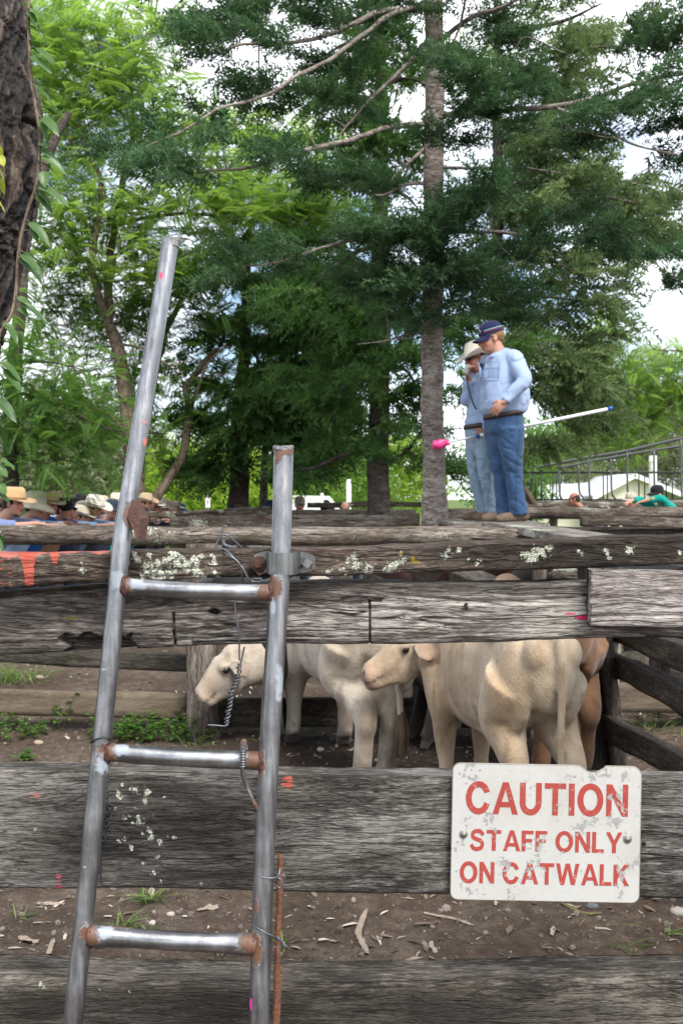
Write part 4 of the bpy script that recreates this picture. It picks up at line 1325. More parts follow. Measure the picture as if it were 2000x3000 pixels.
# more yard fences further back
def yard(name, label, rails, posts=(), base=None):
    e = empty(name, base)
    tag(e, label, 'fence', 'yard fences further back')
    for (a, b, h, t, mat, seed, log) in rails:
        rail_between('rail', P(*a), P(*b), h, t, mat, e, seed, N=50, log=log, lich=0.5, wob=0.02)
    for (px, d, z1, r, mat) in posts:
        upright('post', P(px, 0, d)[0], d, -0.1, z1, r, mat, e, int(px) % 97)
    return e
yard('yard_fence', 'split log fence crossing just in front of the conifer trunks at the centre', [((500, 1531, 10.2), (1228, 1524, 10.2), 0.13, 0.10, M_LOG, 71, False), ((500, 1590, 10.3), (1228, 1590, 10.3), 0.12, 0.08, M_LOGD, 72, False)], [(560, 10.35, 1.3, 0.09, M_POST), (1000, 10.35, 1.3, 0.09, M_POST)], P(780, 1530, 10.2) * (1, 1, 0))
yard('yard_fence', 'thin far rail fence in front of the people at the centre', [((420, 1510, 14.0), (1215, 1500, 15.0), 0.09, 0.08, M_LOG, 73, False), ((520, 1506, 12.5), (800, 1488, 17.0), 0.06, 0.06, M_LOG, 74, True), ((900, 1480, 19), (1240, 1478, 19), 0.10, 0.08, M_LOGD, 75, False)], [(640, 14.3, 1.3, 0.09, M_POST), (950, 19.1, 1.5, 0.08, M_POSTD), (1080, 14.6, 1.3, 0.09, M_POST)], P(780, 1500, 14) * (1, 1, 0))
yard('yard_fence', 'rough round log fence crossing behind the legs of the two men', [((1300, 1509, 11.0), (1520, 1507, 11.0), 0.16, 0.14, M_LOG, 81, True), ((1500, 1502, 11.0), (2350, 1505, 10.6), 0.135, 0.13, M_LOG, 82, True), ((1400, 1560, 11.0), (2350, 1562, 10.7), 0.14, 0.1, M_LOGD, 83, False)], [(1330, 11.2, 1.35, 0.1, M_POST), (1850, 11.1, 1.35, 0.1, M_POST)], P(1700, 1500, 11) * (1, 1, 0))
yard('yard_fence', 'flat grey plank fence just right of the catwalk, below the round log', [((1700, 1531, 8.6), (2350, 1528, 8.4), 0.085, 0.14, M_LOG, 84, False), ((1600, 1575, 8.7), (2350, 1565, 8.5), 0.12, 0.09, M_LOG, 85, False), ((1650, 1690, 8.7), (2350, 1690, 8.5), 0.14, 0.09, M_LOGD, 86, False)], [(1930, 8.75, 1.35, 0.09, M_POST)], P(1900, 1530, 8.6) * (1, 1, 0))
yard('yard_fence', 'mossy diagonal boards and split post seen through the gap under the top beam', [((1335, 1662, 7.6), (1505, 1735, 7.3), 0.10, 0.05, M_CW, 87, False), ((1608, 1690, 7.9), (1725, 1700, 7.5), 0.14, 0.13, M_LOG, 88, True), ((1120, 1760, 8.0), (1600, 1770, 8.0), 0.12, 0.07, M_LOGD, 89, False)], [(1580, 7.8, 1.2, 0.055, M_PLANK and M_POST), (1345, 8.0, 1.2, 0.08, M_POSTD), (1745, 7.4, 1.25, 0.06, M_POST)], P(1480, 1690, 7.7) * (1, 1, 0))
# fence on which the crowd leans, running back on the left
yard('yard_fence', 'low fence on the left that the row of onlookers leans on', [((-120, 1545, 10.4), (330, 1523, 14.6), 0.09, 0.14, M_LOG, 91, False), ((330, 1523, 14.6), (640, 1506, 19.5), 0.11, 0.14, M_LOG, 92, True), ((-120, 1640, 10.5), (640, 1560, 19.6), 0.14, 0.08, M_LOGD, 93, False), ((-120, 1740, 10.5), (640, 1620, 19.6), 0.14, 0.08, M_LOGD, 94, False)], [(165, 12.6, 1.25, 0.09, M_POST), (430, 16.0, 1.3, 0.09, M_POST)], P(200, 1540, 13) * (1, 1, 0))
yard('yard_fence', 'fence with flat capping below the metal railing at the right edge', [((1470, 1480, 20.6), (2350, 1476, 20.4), 0.11, 0.3, M_LOG, 95, False), ((1470, 1473, 20.9), (2350, 1467, 20.7), 0.05, 0.2, M_LOG, 96, False)], [(px, 20.8, 1.5, 0.09, M_POST) for px in (1545, 1620, 1750, 1765, 1800, 1880, 1960)], P(1800, 1480, 20.6) * (1, 1, 0))

# ------------------------------------------------------------------ cattle
def cow_mesh(head, head_dir, neck0=(0.56, 0, 0.86), legs=None, seed=0, voxel=0.013, girth=1.0, tailx=0.0, nk=1.0, hl=0.9):
    """Yearling, x forward, y left, z up, feet at z=0. head = poll position, head_dir = towards the muzzle."""
    mb = MB()
    gth = girth
    # trunk: deep chest narrowing to the belly, flat back
    xs = [-0.66, -0.58, -0.44, -0.25, 0.0, 0.22, 0.42, 0.56]
    zc = [0.86, 0.85, 0.82, 0.775, 0.755, 0.755, 0.78, 0.82]
    rz = [0.14, 0.21, 0.255, 0.275, 0.30, 0.315, 0.295, 0.20]
    ry = [0.12, 0.185, 0.215, 0.225, 0.245, 0.235, 0.195, 0.13]
    sx = np.linspace(-0.68, 0.60, 30)
    v, f = [], []
    m = 26
    for x in sx:
        c, a, b2 = np.interp(x, xs, zc), np.interp(x, xs, ry) * gth, np.interp(x, xs, rz)
        for k in range(m):
            q = 2 * np.pi * k / m
            cc, ss = math.cos(q), math.sin(q)
            # squarer over the back
            e = 0.78 if ss > 0 else 0.95
            v.append((x, a * np.sign(cc) * abs(cc) ** e, c + b2 * np.sign(ss) * abs(ss) ** e))
    n = len(sx)
    f = [(k * m + i, k * m + (i + 1) % m, (k + 1) * m + (i + 1) % m, (k + 1) * m + i) for k in range(n - 1) for i in range(m)]
    f += [tuple(range(m - 1, -1, -1)), tuple(range((n - 1) * m, n * m))]
    mb.add(np.array(v), f)
    mb.ell((-0.66, 0, 0.86), (0.10, 0.17, 0.21))
    # withers, hips, tail head, brisket
    mb.ell((0.38, 0, 1.02), (0.22, 0.075, 0.085))
    mb.ell((-0.36, 0.155, 0.975), (0.10, 0.07, 0.06))
    mb.ell((-0.36, -0.155, 0.975), (0.10, 0.07, 0.06))
    mb.ell((-0.66, 0, 1.01), (0.11, 0.07, 0.065))
    mb.ell((-0.69, 0.10, 0.92), (0.07, 0.07, 0.08))
    mb.ell((-0.69, -0.10, 0.92), (0.07, 0.07, 0.08))
    mb.ell((0.56, 0, 0.62), (0.14, 0.09, 0.15))
    mb.ell((-0.05, 0, 0.50), (0.25, 0.12, 0.06))
    LG = {'fl': (0.40, 0.14, 0), 'fr': (0.44, -0.14, 0), 'hl': (-0.60, 0.15, 0), 'hr': (-0.52, -0.15, 0)}
    LG.update(legs or {})
    for k, (fx, fy, fz) in LG.items():
        sgn_ = 1 if k[1] == 'l' else -1
        if k[0] == 'f':
            dx = fx - 0.42
            mb.ell((0.40, 0.155 * sgn_, 0.80), (0.15, 0.075, 0.22))
            pts = [(0.43, 0.150 * sgn_, 0.78), (0.38 + dx * .15, 0.155 * sgn_, 0.60), (0.42 + dx * .45, fy, 0.46), (0.43 + dx * .7, fy, 0.335), (0.42 + dx * .85, fy, 0.24), (fx, fy, 0.125 + fz), (fx + 0.02, fy, 0.075 + fz)]
            rr = [0.14, 0.118, 0.084, 0.064, 0.047, 0.051, 0.050]
        else:
            dx = fx + 0.56
            mb.ell((-0.50, 0.14 * sgn_, 0.78), (0.19, 0.095, 0.24))
            mb.ell((-0.38, 0.165 * sgn_, 0.62), (0.11, 0.065, 0.12))
            pts = [(-0.52, 0.135 * sgn_, 0.80), (-0.44 + dx * .2, 0.15 * sgn_, 0.62), (-0.53 + dx * .5, fy, 0.50), (-0.63 + dx * .85, fy, 0.40), (-0.605 + dx, fy, 0.30), (fx - 0.01, fy, 0.125 + fz), (fx + 0.02, fy, 0.07 + fz)]
            rr = [0.165, 0.145, 0.094, 0.068, 0.053, 0.054, 0.052]
            mb.ell((-0.655 + dx * .85, fy, 0.425), (0.035, 0.035, 0.05))
        c = catmull(pts, 36)
        mb.tube(c, np.interp(np.linspace(0, 1, 36), np.linspace(0, 1, len(rr)), rr), 16)
        for s in (-1, 1):           # cloven hoof
            mb.tube([(fx + 0.015, fy + s * 0.020, 0.075 + fz), (fx + 0.035, fy + s * 0.024, 0.012 + fz), (fx + 0.036, fy + s * 0.024, 0.002 + fz)], [0.028, 0.032, 0.031], 10)
        mb.ell((fx - 0.035, fy, 0.10 + fz), (0.016, 0.025, 0.016))
    # neck and head
    hd = norm(np.array(head_dir))
    H = np.array(head, float)
    up = norm(np.array((0, 0, 1.0)) - hd * hd[2])
    sd = np.cross(up, hd)
    n0 = np.array(neck0)
    nb = H + hd * 0.02 - up * 0.06
    mid = (n0 + nb) / 2 + np.array((0.02, 0, 0.02))
    c = catmull([n0 - (0.15, 0, 0), n0, mid, nb], 30)
    mb.tube(c, np.interp(np.linspace(0, 1, 30), [0, .33, .66, 1], [0.19, 0.175, 0.145, 0.115]) * np.interp(np.linspace(0, 1, 30), [0, .5, 1], [1, nk, 1 + (nk - 1) * .3]), 20, ell=(0.72, 1.08))
    c2 = catmull([n0 - (0.02, 0, 0.22), (n0 + nb) / 2 - np.array((0, 0, 0.15)), nb + hd * 0.10 - up * 0.07], 20)
    mb.tube(c2, np.interp(np.linspace(0, 1, 20), [0, .5, 1], [0.07, 0.05, 0.035]), 12, ell=(0.6, 1.0))
    Rm = np.stack([hd, sd, up], 1)
    def hp(a, b2, c3):
        return H + hd * a * hl + sd * b2 + up * c3
    def he(c, r):
        mb.ell(hp(*c), (r[0] * hl, r[1], r[2]), Rm, 16, 10)
    he((0.06, 0, -0.035), (0.13, 0.105, 0.100))          # skull
    he((0.0, 0, 0.035), (0.06, 0.085, 0.045))            # poll
    he((0.13, 0, -0.100), (0.14, 0.082, 0.100))          # cheeks and jaw
    mb.tube([hp(0.08, 0, -0.02), hp(0.22, 0, -0.040), hp(0.33, 0, -0.062), hp(0.40, 0, -0.075)], [0.097, 0.082, 0.070, 0.068], 18, ell=(0.95, 1.0))
    he((0.405, 0, -0.080), (0.050, 0.082, 0.064))        # broad muzzle
    he((0.395, 0, -0.120), (0.050, 0.062, 0.040))        # lips
    mb.tube([hp(0.14, 0, -0.15), hp(0.28, 0, -0.130), hp(0.39, 0, -0.128)], [0.062, 0.042, 0.040], 12)   # lower jaw
    for s in (-1, 1):
        he((0.115, 0.086 * s, 0.005), (0.050, 0.026, 0.032))   # brow
        # ear: a broad cupped leaf held out sideways
        e0, e1 = hp(0.01, 0.085 * s, -0.010), hp(0.02, 0.265 * s, -0.085)
        ex = norm(e1 - e0)
        ez = norm(np.cross(ex, hd + up * 0.4))
        Er = np.stack([ex, np.cross(ez, ex), ez], 1)
        mb.ell((e0 + e1) / 2, (0.110, 0.062, 0.018), Er)
    # tail
    tl = catmull([(-0.70, 0, 1.02), (-0.765, 0.0, 0.97), (-0.785, tailx * .4, 0.80), (-0.785, tailx * .7, 0.60), (-0.78, tailx, 0.40)], 40)
    mb.tube(tl, np.interp(np.linspace(0, 1, 40), [0, .15, .5, 1], [0.045, 0.034, 0.024, 0.020]), 12)
    v, f = remesh(mb, voxel, 7, 0.5)
    # folds of skin and flesh relief
    nk = np.clip((v[:, 0] - 0.42) / 0.12, 0, 1) * np.clip((0.95 - np.linalg.norm(v - H, axis=1)), 0, 1)
    fold = np.sin((v[:, 0] * 1.0 + 0.3 * v[:, 2]) * 95 + 5 * fbm(v * 4, 3, 2))
    hh = norm(v - np.array((0, 0, 0.75)))
    v = v + hh * (0.0055 * fold * nk * (np.linalg.norm(v - H, axis=1) > 0.22))[:, None]
    v = v + hh * (0.03 * (fbm(v * 6.5, 21 + seed, 3) - 0.5) * np.clip((v[:, 2] - 0.35) / 0.2, 0, 1))[:, None]
    # ribs, the hollow in front of the hip and creases behind the elbow
    rib = np.sin(v[:, 0] * 62 + v[:, 2] * 8) * np.exp(-((v[:, 0] + 0.02) / 0.22) ** 2) * np.clip((v[:, 2] - 0.55) / 0.1, 0, 1) * np.clip((0.98 - v[:, 2]) / 0.08, 0, 1)
    lat = np.sign(v[:, 1]) * np.clip(np.abs(v[:, 1]) / 0.12, 0, 1)
    hol = np.exp(-(((v[:, 0] + 0.26) / 0.09) ** 2 + ((v[:, 2] - 0.80) / 0.16) ** 2)) + 0.6 * np.exp(-(((v[:, 0] - 0.26) / 0.05) ** 2 + ((v[:, 2] - 0.66) / 0.16) ** 2))
    v[:, 1] += lat * (0.0035 * rib - 0.018 * hol)
    loc = (v - H) @ Rm
    loc[:, 0] /= hl
    return v, f, loc, hp, Rm, tl[-1]

def hide_mat(name, rough=0.75):
    m, nt, b = newmat(name)
    g = G(nt)
    n1 = g.noise(g.coord((1, 1, 0.6)), 7, 6, 0.65)
    n2 = g.noise(g.coord((1, 1, 0.35)), 150, 3, 0.6)
    c = g.mix(1.0, g.attr('col', 'Color'), g.mix(n1, (0.55, 0.51, 0.46), (1.22, 1.22, 1.22)), 'MULTIPLY')
    c = g.mix(1.0, c, g.mix(n2, (0.78, 0.77, 0.75), (1.16, 1.16, 1.16)), 'MULTIPLY')
    g.set(b, 'Base Color', c)
    b.inputs['Roughness'].default_value = rough
    b.inputs['Sheen Weight'].default_value = 0.25
    b.inputs['Specular IOR Level'].default_value = 0.25
    g.set(b, 'Normal', g.bump(g.math('ADD', n2, g.math('MULTIPLY', n1, 0.7)), 0.6, 0.012))
    return m
M_HIDE = hide_mat('short_cattle_hair')
M_EYE = simple_mat('dark_eye', (0.012, 0.009, 0.008), 0.12)
M_SWITCH = simple_mat('tail_hair', (0.105, 0.065, 0.035), 0.8, 0, 30, 0.5, 0.9, 140, coordscale=(3, 3, 0.3))
M_SWITCHP = simple_mat('tan_tail_hair', (0.36, 0.22, 0.09), 0.8, 0, 30, 0.5, 0.9, 140, coordscale=(3, 3, 0.3))

def cow(label, x, y, heading, base, scale=1.0, head=(0.95, 0.1, 1.0), hdir=(0.8, 0.5, -0.4), legs=None, seed=0, tan=0.3, muzzle=(0.42, 0.26, 0.22), dirt=0.5, tailx=0.0, spots_=(), eye=True, voxel=0.013, group=None, sw=None, nk=1.0, neck0=(0.56, 0, 0.86), hl=0.9):
    root = empty('cow', (x, y, 0), heading)
    root.scale = (scale,) * 3 if np.isscalar(scale) else scale
    tag(root, label, 'cow', group)
    v, f, loc, hp, Rm, tip = cow_mesh(head, hdir, legs=legs, seed=seed, tailx=tailx, voxel=voxel, nk=nk, neck0=neck0, hl=hl)
    base = np.array(base)
    c = np.tile(base, (len(v), 1))
    n1 = fbm(v * np.array((3, 3, 1.6)), 40 + seed, 4)[:, None]
    n2 = fbm(v * 9, 50 + seed, 4)[:, None]
    # tan flush over thighs, shoulders and neck
    tf = np.clip((n1 - 0.38) * 2.4, 0, 1) * tan
    c = c * (1 - tf) + base * np.array((0.84, 0.66, 0.44)) * tf
    # mud on the lower legs
    dust = np.clip((fbm(v * np.array((5, 5, 2.5)), 71 + seed, 5, 0.65)[:, None] - 0.47) * 4.5, 0, 0.65)
    c = c * (1 - dust) + base * np.array((0.62, 0.55, 0.46)) * dust
    dng = np.clip((fbm(v * np.array((14, 14, 7)), 81 + seed, 4, 0.6)[:, None] - 0.56) * 8, 0, 0.6) * np.clip((1.0 - v[:, 2]) / 0.5, 0, 1)[:, None]
    c = c * (1 - dng) + base * np.array((0.42, 0.34, 0.26)) * dng
    mud = (np.clip((0.42 - v[:, 2]) / 0.4, 0, 1)[:, None] * np.clip((n2 - 0.38) * 5, 0, 1)) * dirt
    c = c * (1 - mud) + np.array((0.13, 0.09, 0.065)) * mud
    hoof = (v[:, 2] < 0.07)[:, None]
    c = np.where(hoof, np.array((0.055, 0.045, 0.038)), c)
    inhead = (loc[:, 0] > -0.1) & (np.abs(loc[:, 1]) < 0.14) & (np.abs(loc[:, 2] + 0.05) < 0.2)
    mz = np.clip((loc[:, 0] - 0.335) / 0.05, 0, 1)[:, None] * inhead[:, None]
    c = c * (1 - 0.45 * mz) + np.array(muzzle) * 0.45 * mz
    nose = np.clip((loc[:, 0] - 0.428) / 0.015, 0, 1)[:, None] * inhead[:, None]
    c = c * (1 - 0.8 * nose) + np.array(muzzle) * 0.45 * 0.8 * nose
    for s in (-1, 1):
        nd = np.linalg.norm(loc - np.array((0.435, 0.036 * s, -0.045)), axis=1)
        c[nd < 0.017] = (0.03, 0.02, 0.018)
        ed = np.linalg.norm((loc - np.array((0.118, 0.104 * s, -0.015))) * np.array((1, 1, 1.5)), axis=1)
        k = np.clip(1 - ed / 0.045, 0, 1)[:, None] * 0.7
        c = c * (1 - k) + base * 0.35 * k
        er = (np.linalg.norm(loc - np.array((0.015, 0.18 * s, -0.05)), axis=1) < 0.125) & (np.abs(loc[:, 1]) > 0.108) & (np.sign(loc[:, 1]) == s) & (loc[:, 0] < 0.06) & (loc[:, 0] > -0.14) & (np.abs(loc[:, 2] + 0.03) < 0.1)
        c[er] = c[er] * np.array((0.62, 0.55, 0.53))
    mo = (np.abs(loc[:, 2] + 0.100) < 0.006) & (loc[:, 0] > 0.30) & inhead
    c[mo] *= 0.35
    for (sx, sy, sz, r, col) in spots_:
        dd = np.linalg.norm(v - np.array((sx, sy, sz)), axis=1)
        k = np.clip(1.5 - dd / r, 0, 1)[:, None]
        c = c * (1 - k) + np.array(col) * k
    o = mk('body', v, f, M_HIDE, root, True, {'col': np.c_[c, np.ones(len(c))]}, True)
    if eye:
        for s in (-1, 1):
            e = MB().ell(hp(0.118, 0.098 * s, -0.015), (0.024, 0.018, 0.020), Rm, 14, 9)
            mk('eye', *e.get(), M_EYE, root, True, None, True)
    # brush of long hairs at the end of the tail
    mb = MB()
    r = np.random.default_rng(seed)
    for k in range(34):
        a = r.random() * 6.28
        q = r.random() ** 0.5
        p0 = tip + np.array((0.012 * math.cos(a) * q, 0.012 * math.sin(a) * q, 0.05))
        p1 = p0 + np.array((0.024 * math.cos(a) * q, 0.024 * math.sin(a) * q, -0.10))
        p2 = p0 + np.array((0.026 * math.cos(a) * q, 0.026 * math.sin(a) * q, -0.20 - 0.06 * r.random()))
        mb.tube(catmull([p0, p1, p2], 10), np.interp(np.linspace(0, 1, 10), [0, .5, 1], [0.006, 0.008, 0.002]), 5)
    mk('tail_switch', *mb.get(), sw or M_SWITCH, root, True, None, True)
    return root

HD = lambda deg: math.radians(90 + deg)     # 0 = straight away from the viewer, + turns left
CREAM, WHITE, TAN, BLACK, GREYW, BROWN = (0.55, 0.455, 0.34), (0.52, 0.47, 0.40), (0.27, 0.155, 0.088), (0.012, 0.011, 0.011), (0.42, 0.42, 0.40), (0.085, 0.035, 0.022)
def local_dir(heading, w):
    c, s = math.cos(heading), math.sin(heading)
    return (w[0] * c + w[1] * s, -w[0] * s + w[1] * c, w[2])
def local_pt(x, y, heading, p, scale=1.0):
    c, s = math.cos(heading), math.sin(heading)
    dx, dy = p[0] - x, p[1] - y
    return np.array((dx * c + dy * s, -dx * s + dy * c, p[2])) / scale
# cream cow in front, seen from behind, head turned to the left
hb2 = HD(18)
x2, y2 = P(1444, 0, 4.87)[0], 4.87
cow('cream cow in front, seen from behind, tail hanging and head turned left', x2, y2, hb2, CREAM, (0.82, 0.82, 1.0), local_pt(x2, y2, hb2, P(1222, 1868, 5.24), np.array((0.82, 0.82, 1.0))), local_dir(hb2, (-0.92, -0.12, -0.33)), seed=2, tan=0.65,
    legs={'fl': (0.36, 0.14, 0), 'fr': (0.50, -0.16, 0), 'hl': (-0.50, 0.15, 0), 'hr': (-0.58, -0.16, 0)}, tailx=0.0, muzzle=(0.40, 0.24, 0.19), dirt=0.45,
    spots_=[(-0.50, 0.235, 0.88, 0.014, (0.16, 0.13, 0.11))], sw=M_SWITCHP)
# white cow on the left with its head lowered
hb1 = HD(20)
x1, y1 = P(1000, 0, 6.08)[0], 6.08
cow('white cow with lowered head sniffing the grey post behind the ladder', x1, y1, hb1, WHITE, 1.0, local_pt(x1, y1, hb1, P(684, 1925, 6.30)), local_dir(hb1, (-0.80, -0.20, -0.62)), seed=5, tan=0.3,
    legs={'fl': (0.50, 0.15, 0), 'fr': (0.34, -0.15, 0), 'hl': (-0.62, 0.11, 0), 'hr': (-0.58, -0.05, 0)}, dirt=0.7, muzzle=(0.46, 0.36, 0.30), tailx=-0.06, nk=1.45, neck0=(0.50, 0.08, 0.66), hl=0.74)
# tan cow behind on the right
hb3 = HD(8)
x3, y3 = P(1555, 0, 6.0)[0], 6.15
cow('tan brown cow with its rump against the dark fence post', x3, y3, hb3, TAN, 1.0, (0.98, 0.0, 0.92), (0.8, 0.1, -0.5), seed=8, tan=0.6, dirt=0.3, legs={'hl': (-0.62, 0.13, 0), 'hr': (-0.5, -0.17, 0)}, group=None)
# black animal further back
hb4 = HD(75)
x4, y4 = P(1130, 0, 6.9)[0], 7.05
cow('black cow standing behind the white cow, one dark leg showing', -0.02, 6.52, HD(86), BLACK, 0.98, (0.78, 0.0, 1.12), (0.7, -0.6, -0.2), seed=11, tan=0.0, dirt=0.2, muzzle=(0.05, 0.04, 0.04), voxel=0.016)
cow('pale grey calf standing behind the cream cow, only its legs showing', P(1490, 0, 6.2)[0], 6.35, HD(60), GREYW, 0.9, (0.95, 0, 1.0), (0.9, 0, -0.3), seed=14, tan=0.0, dirt=0.4, voxel=0.016)
cow('dark red brown cow in the pen beyond, seen through the gap under the top beam', 1.30, 8.9, HD(80), BROWN, 1.15, (0.95, 0, 1.05), (0.9, 0, -0.3), seed=17, tan=0.2, dirt=0.2, voxel=0.018)
cow('black cow in the far right pen under the top beam', 2.75, 7.7, HD(70), (0.02, 0.021, 0.026), 1.12, (0.95, 0, 1.0), (0.9, 0, -0.3), seed=19, tan=0.0, dirt=0.1, voxel=0.018, muzzle=(0.05, 0.04, 0.04))
cow('dark brown cow at the right edge of the far right pen', 3.35, 8.0, HD(30), (0.05, 0.024, 0.018), 1.15, (0.95, 0, 1.0), (0.9, 0, -0.3), seed=20, tan=0.2, dirt=0.1, voxel=0.018)
# ------------------------------------------------------------------ trees
def bark_mat(name, dark, mid, light, stretch=(6, 6, 14), fine=(30, 30, 60), lich=0.35, bump=0.9):
    m, nt, b = newmat(name)
    g = G(nt)
    n1 = g.noise(g.coord(stretch), 1, 6, 0.65, 0.6)
    n2 = g.noise(g.coord(fine), 1, 4, 0.65)
    n3 = g.noise(g.coord((3, 3, 2.2)), 1, 4, 0.6)
    v = g.math('ADD', g.math('MULTIPLY', n1, 0.55), g.math('MULTIPLY', n2, 0.45))
    c = g.ramp(v, [(0.36, dark), (0.5, mid), (0.62, light)])
    c = g.mix(g.rng(n3, 0.52, 0.68, 0.0, lich), c, tuple(min(1, x * 1.55 + 0.05) for x in mid))
    g.set(b, 'Base Color', c)
    b.inputs['Roughness'].default_value = 0.9
    b.inputs['Specular IOR Level'].default_value = 0.15
    g.set(b, 'Normal', g.bump(v, bump, 0.03))
    return m
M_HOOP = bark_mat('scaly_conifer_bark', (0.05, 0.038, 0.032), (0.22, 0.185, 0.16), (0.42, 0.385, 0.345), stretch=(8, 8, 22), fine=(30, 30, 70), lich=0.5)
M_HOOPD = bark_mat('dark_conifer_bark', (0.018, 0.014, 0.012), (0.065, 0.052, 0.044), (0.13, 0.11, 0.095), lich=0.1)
M_LIMB = bark_mat('pale_jacaranda_bark', (0.05, 0.038, 0.028), (0.15, 0.115, 0.085), (0.27, 0.22, 0.17), (14, 14, 5), (40, 40, 20), 0.3)
M_OLD = bark_mat('rugged_dark_bark', (0.006, 0.004, 0.003), (0.045, 0.032, 0.025), (0.26, 0.21, 0.175), (26, 26, 9), (90, 90, 40), 0.1, 1.0)
LF_HOOP = leaf_mat('blue_green_needles', (0.008, 0.026, 0.015), (0.100, 0.180, 0.085), (0.12, 0.27, 0.08), 0.28)
LF_DARK = leaf_mat('deep_green_needles', (0.012, 0.042, 0.014), (0.095, 0.180, 0.050), (0.14, 0.32, 0.055), 0.32)
LF_OLIVE = leaf_mat('olive_needles', (0.035, 0.065, 0.030), (0.20, 0.27, 0.115), (0.25, 0.38, 0.11), 0.36)
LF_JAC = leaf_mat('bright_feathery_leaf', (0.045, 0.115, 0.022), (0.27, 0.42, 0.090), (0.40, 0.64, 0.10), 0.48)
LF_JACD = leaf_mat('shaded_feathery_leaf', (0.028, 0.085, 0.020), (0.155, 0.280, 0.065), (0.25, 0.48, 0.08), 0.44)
LF_YEL = leaf_mat('yellow_green_leaf', (0.13, 0.24, 0.02), (0.36, 0.50, 0.07), (0.45, 0.65, 0.08), 0.45)
LF_GUM = leaf_mat('pale_gum_leaf', (0.10, 0.13, 0.06), (0.30, 0.34, 0.19), (0.32, 0.38, 0.16), 0.35)

def sprig_tmpl(nstep=10, per=3, L=0.20, w=0.030, seed=1, droop=0.1):
    r = np.random.default_rng(seed)
    T = []
    for i in range(nstep):
        t = (i + 0.5) / nstep
        for k in range(per):
            a = r.random() * 2 * np.pi
            rad = np.array((0, math.cos(a), math.sin(a)))
            d = norm(np.array((0.75, 0, 0)) + rad * 0.8)
            l = L * (1 - 0.35 * t) * (0.7 + 0.6 * r.random())
            o = np.array((t, 0, -droop * t * t))
            s = norm(np.cross(d, r.normal(size=3)))
            T.append([o - s * w * 0.5, o + s * w * 0.5 + d * l * 0.2, o + d * l])
    # the twig itself
    T.append([(0, 0.012, 0), (0, -0.012, 0), (1, 0, -droop)])
    return np.array(T)
def frond_tmpl(pairs=13, L=0.23, w=0.062, droop=0.34, seed=2):
    r = np.random.default_rng(seed)
    T = []
    for i in range(pairs):
        t = 0.12 + 0.88 * (i + 0.5) / pairs
        l = L * math.sin(math.pi * (0.12 + 0.8 * t)) ** 0.6
        o = np.array((t, 0, -droop * t * t))
        for s in (-1, 1):
            d = norm(np.array((0.55, s * 1.0, -0.25 + 0.2 * r.random())))
            side = norm(np.cross(d, (0, 0, 1.0)))
            a, b2, c, e = o, o + d * l * 0.45 + side * w * 0.5, o + d * l, o + d * l * 0.45 - side * w * 0.5
            T += [[a, b2, c], [a, c, e]]
    T.append([(0, 0.008, 0), (0, -0.008, 0), (1, 0, -droop)])
    return np.array(T)
def leafy_tmpl(n=12, w=0.30, L=0.34, seed=3):
    r = np.random.default_rng(seed)
    T = []
    for i in range(n):
        t = (i + 0.5) / n
        d = norm(np.array((0.5, r.normal() * 0.9, r.normal() * 0.6 - 0.3)))
        s = norm(np.cross(d, r.normal(size=3)))
        o = np.array((t, 0, -0.15 * t * t))
        T += [[o, o + d * L * 0.45 + s * L * w * 0.5, o + d * L], [o, o + d * L, o + d * L * 0.45 - s * L * w * 0.5]]
    return np.array(T)
T_SPRIG = sprig_tmpl(9, 3, 0.24, 0.050, 1, 0.1)
T_SPRIGF = sprig_tmpl(8, 3, 0.30, 0.070, 4, 0.25)
T_FROND = frond_tmpl()
T_LEAFY = leafy_tmpl()

def frames(d, r):
    d = norm(d)
    s = norm(np.cross(d, np.array((0, 0, 1.0)) + 0.25 * r.normal(size=d.shape)))
    u = np.cross(s, d)
    return np.stack([d, s, u], -1)
ZS = 1 / 0.784     # the tree survey was read off a reduced copy of the photo

def blob_pts(blobs, dens, r, clump=0.0):
    out, cen = [], []
    for q in blobs:
        cx, cy, rx, ry, d, rd = q[:6]
        k = q[6] if len(q) > 6 else 1.0
        n = max(2, int(round(rx * ry / dens * k)))
        u = r.normal(size=(n, 3))
        u /= np.linalg.norm(u, axis=1)[:, None]
        u *= (r.random(n) ** 0.4)[:, None]
        for a in u:
            out.append(P((cx + rx * a[0]) * ZS, (cy + ry * a[1]) * ZS, d + rd * a[2]))
    return np.array(out)

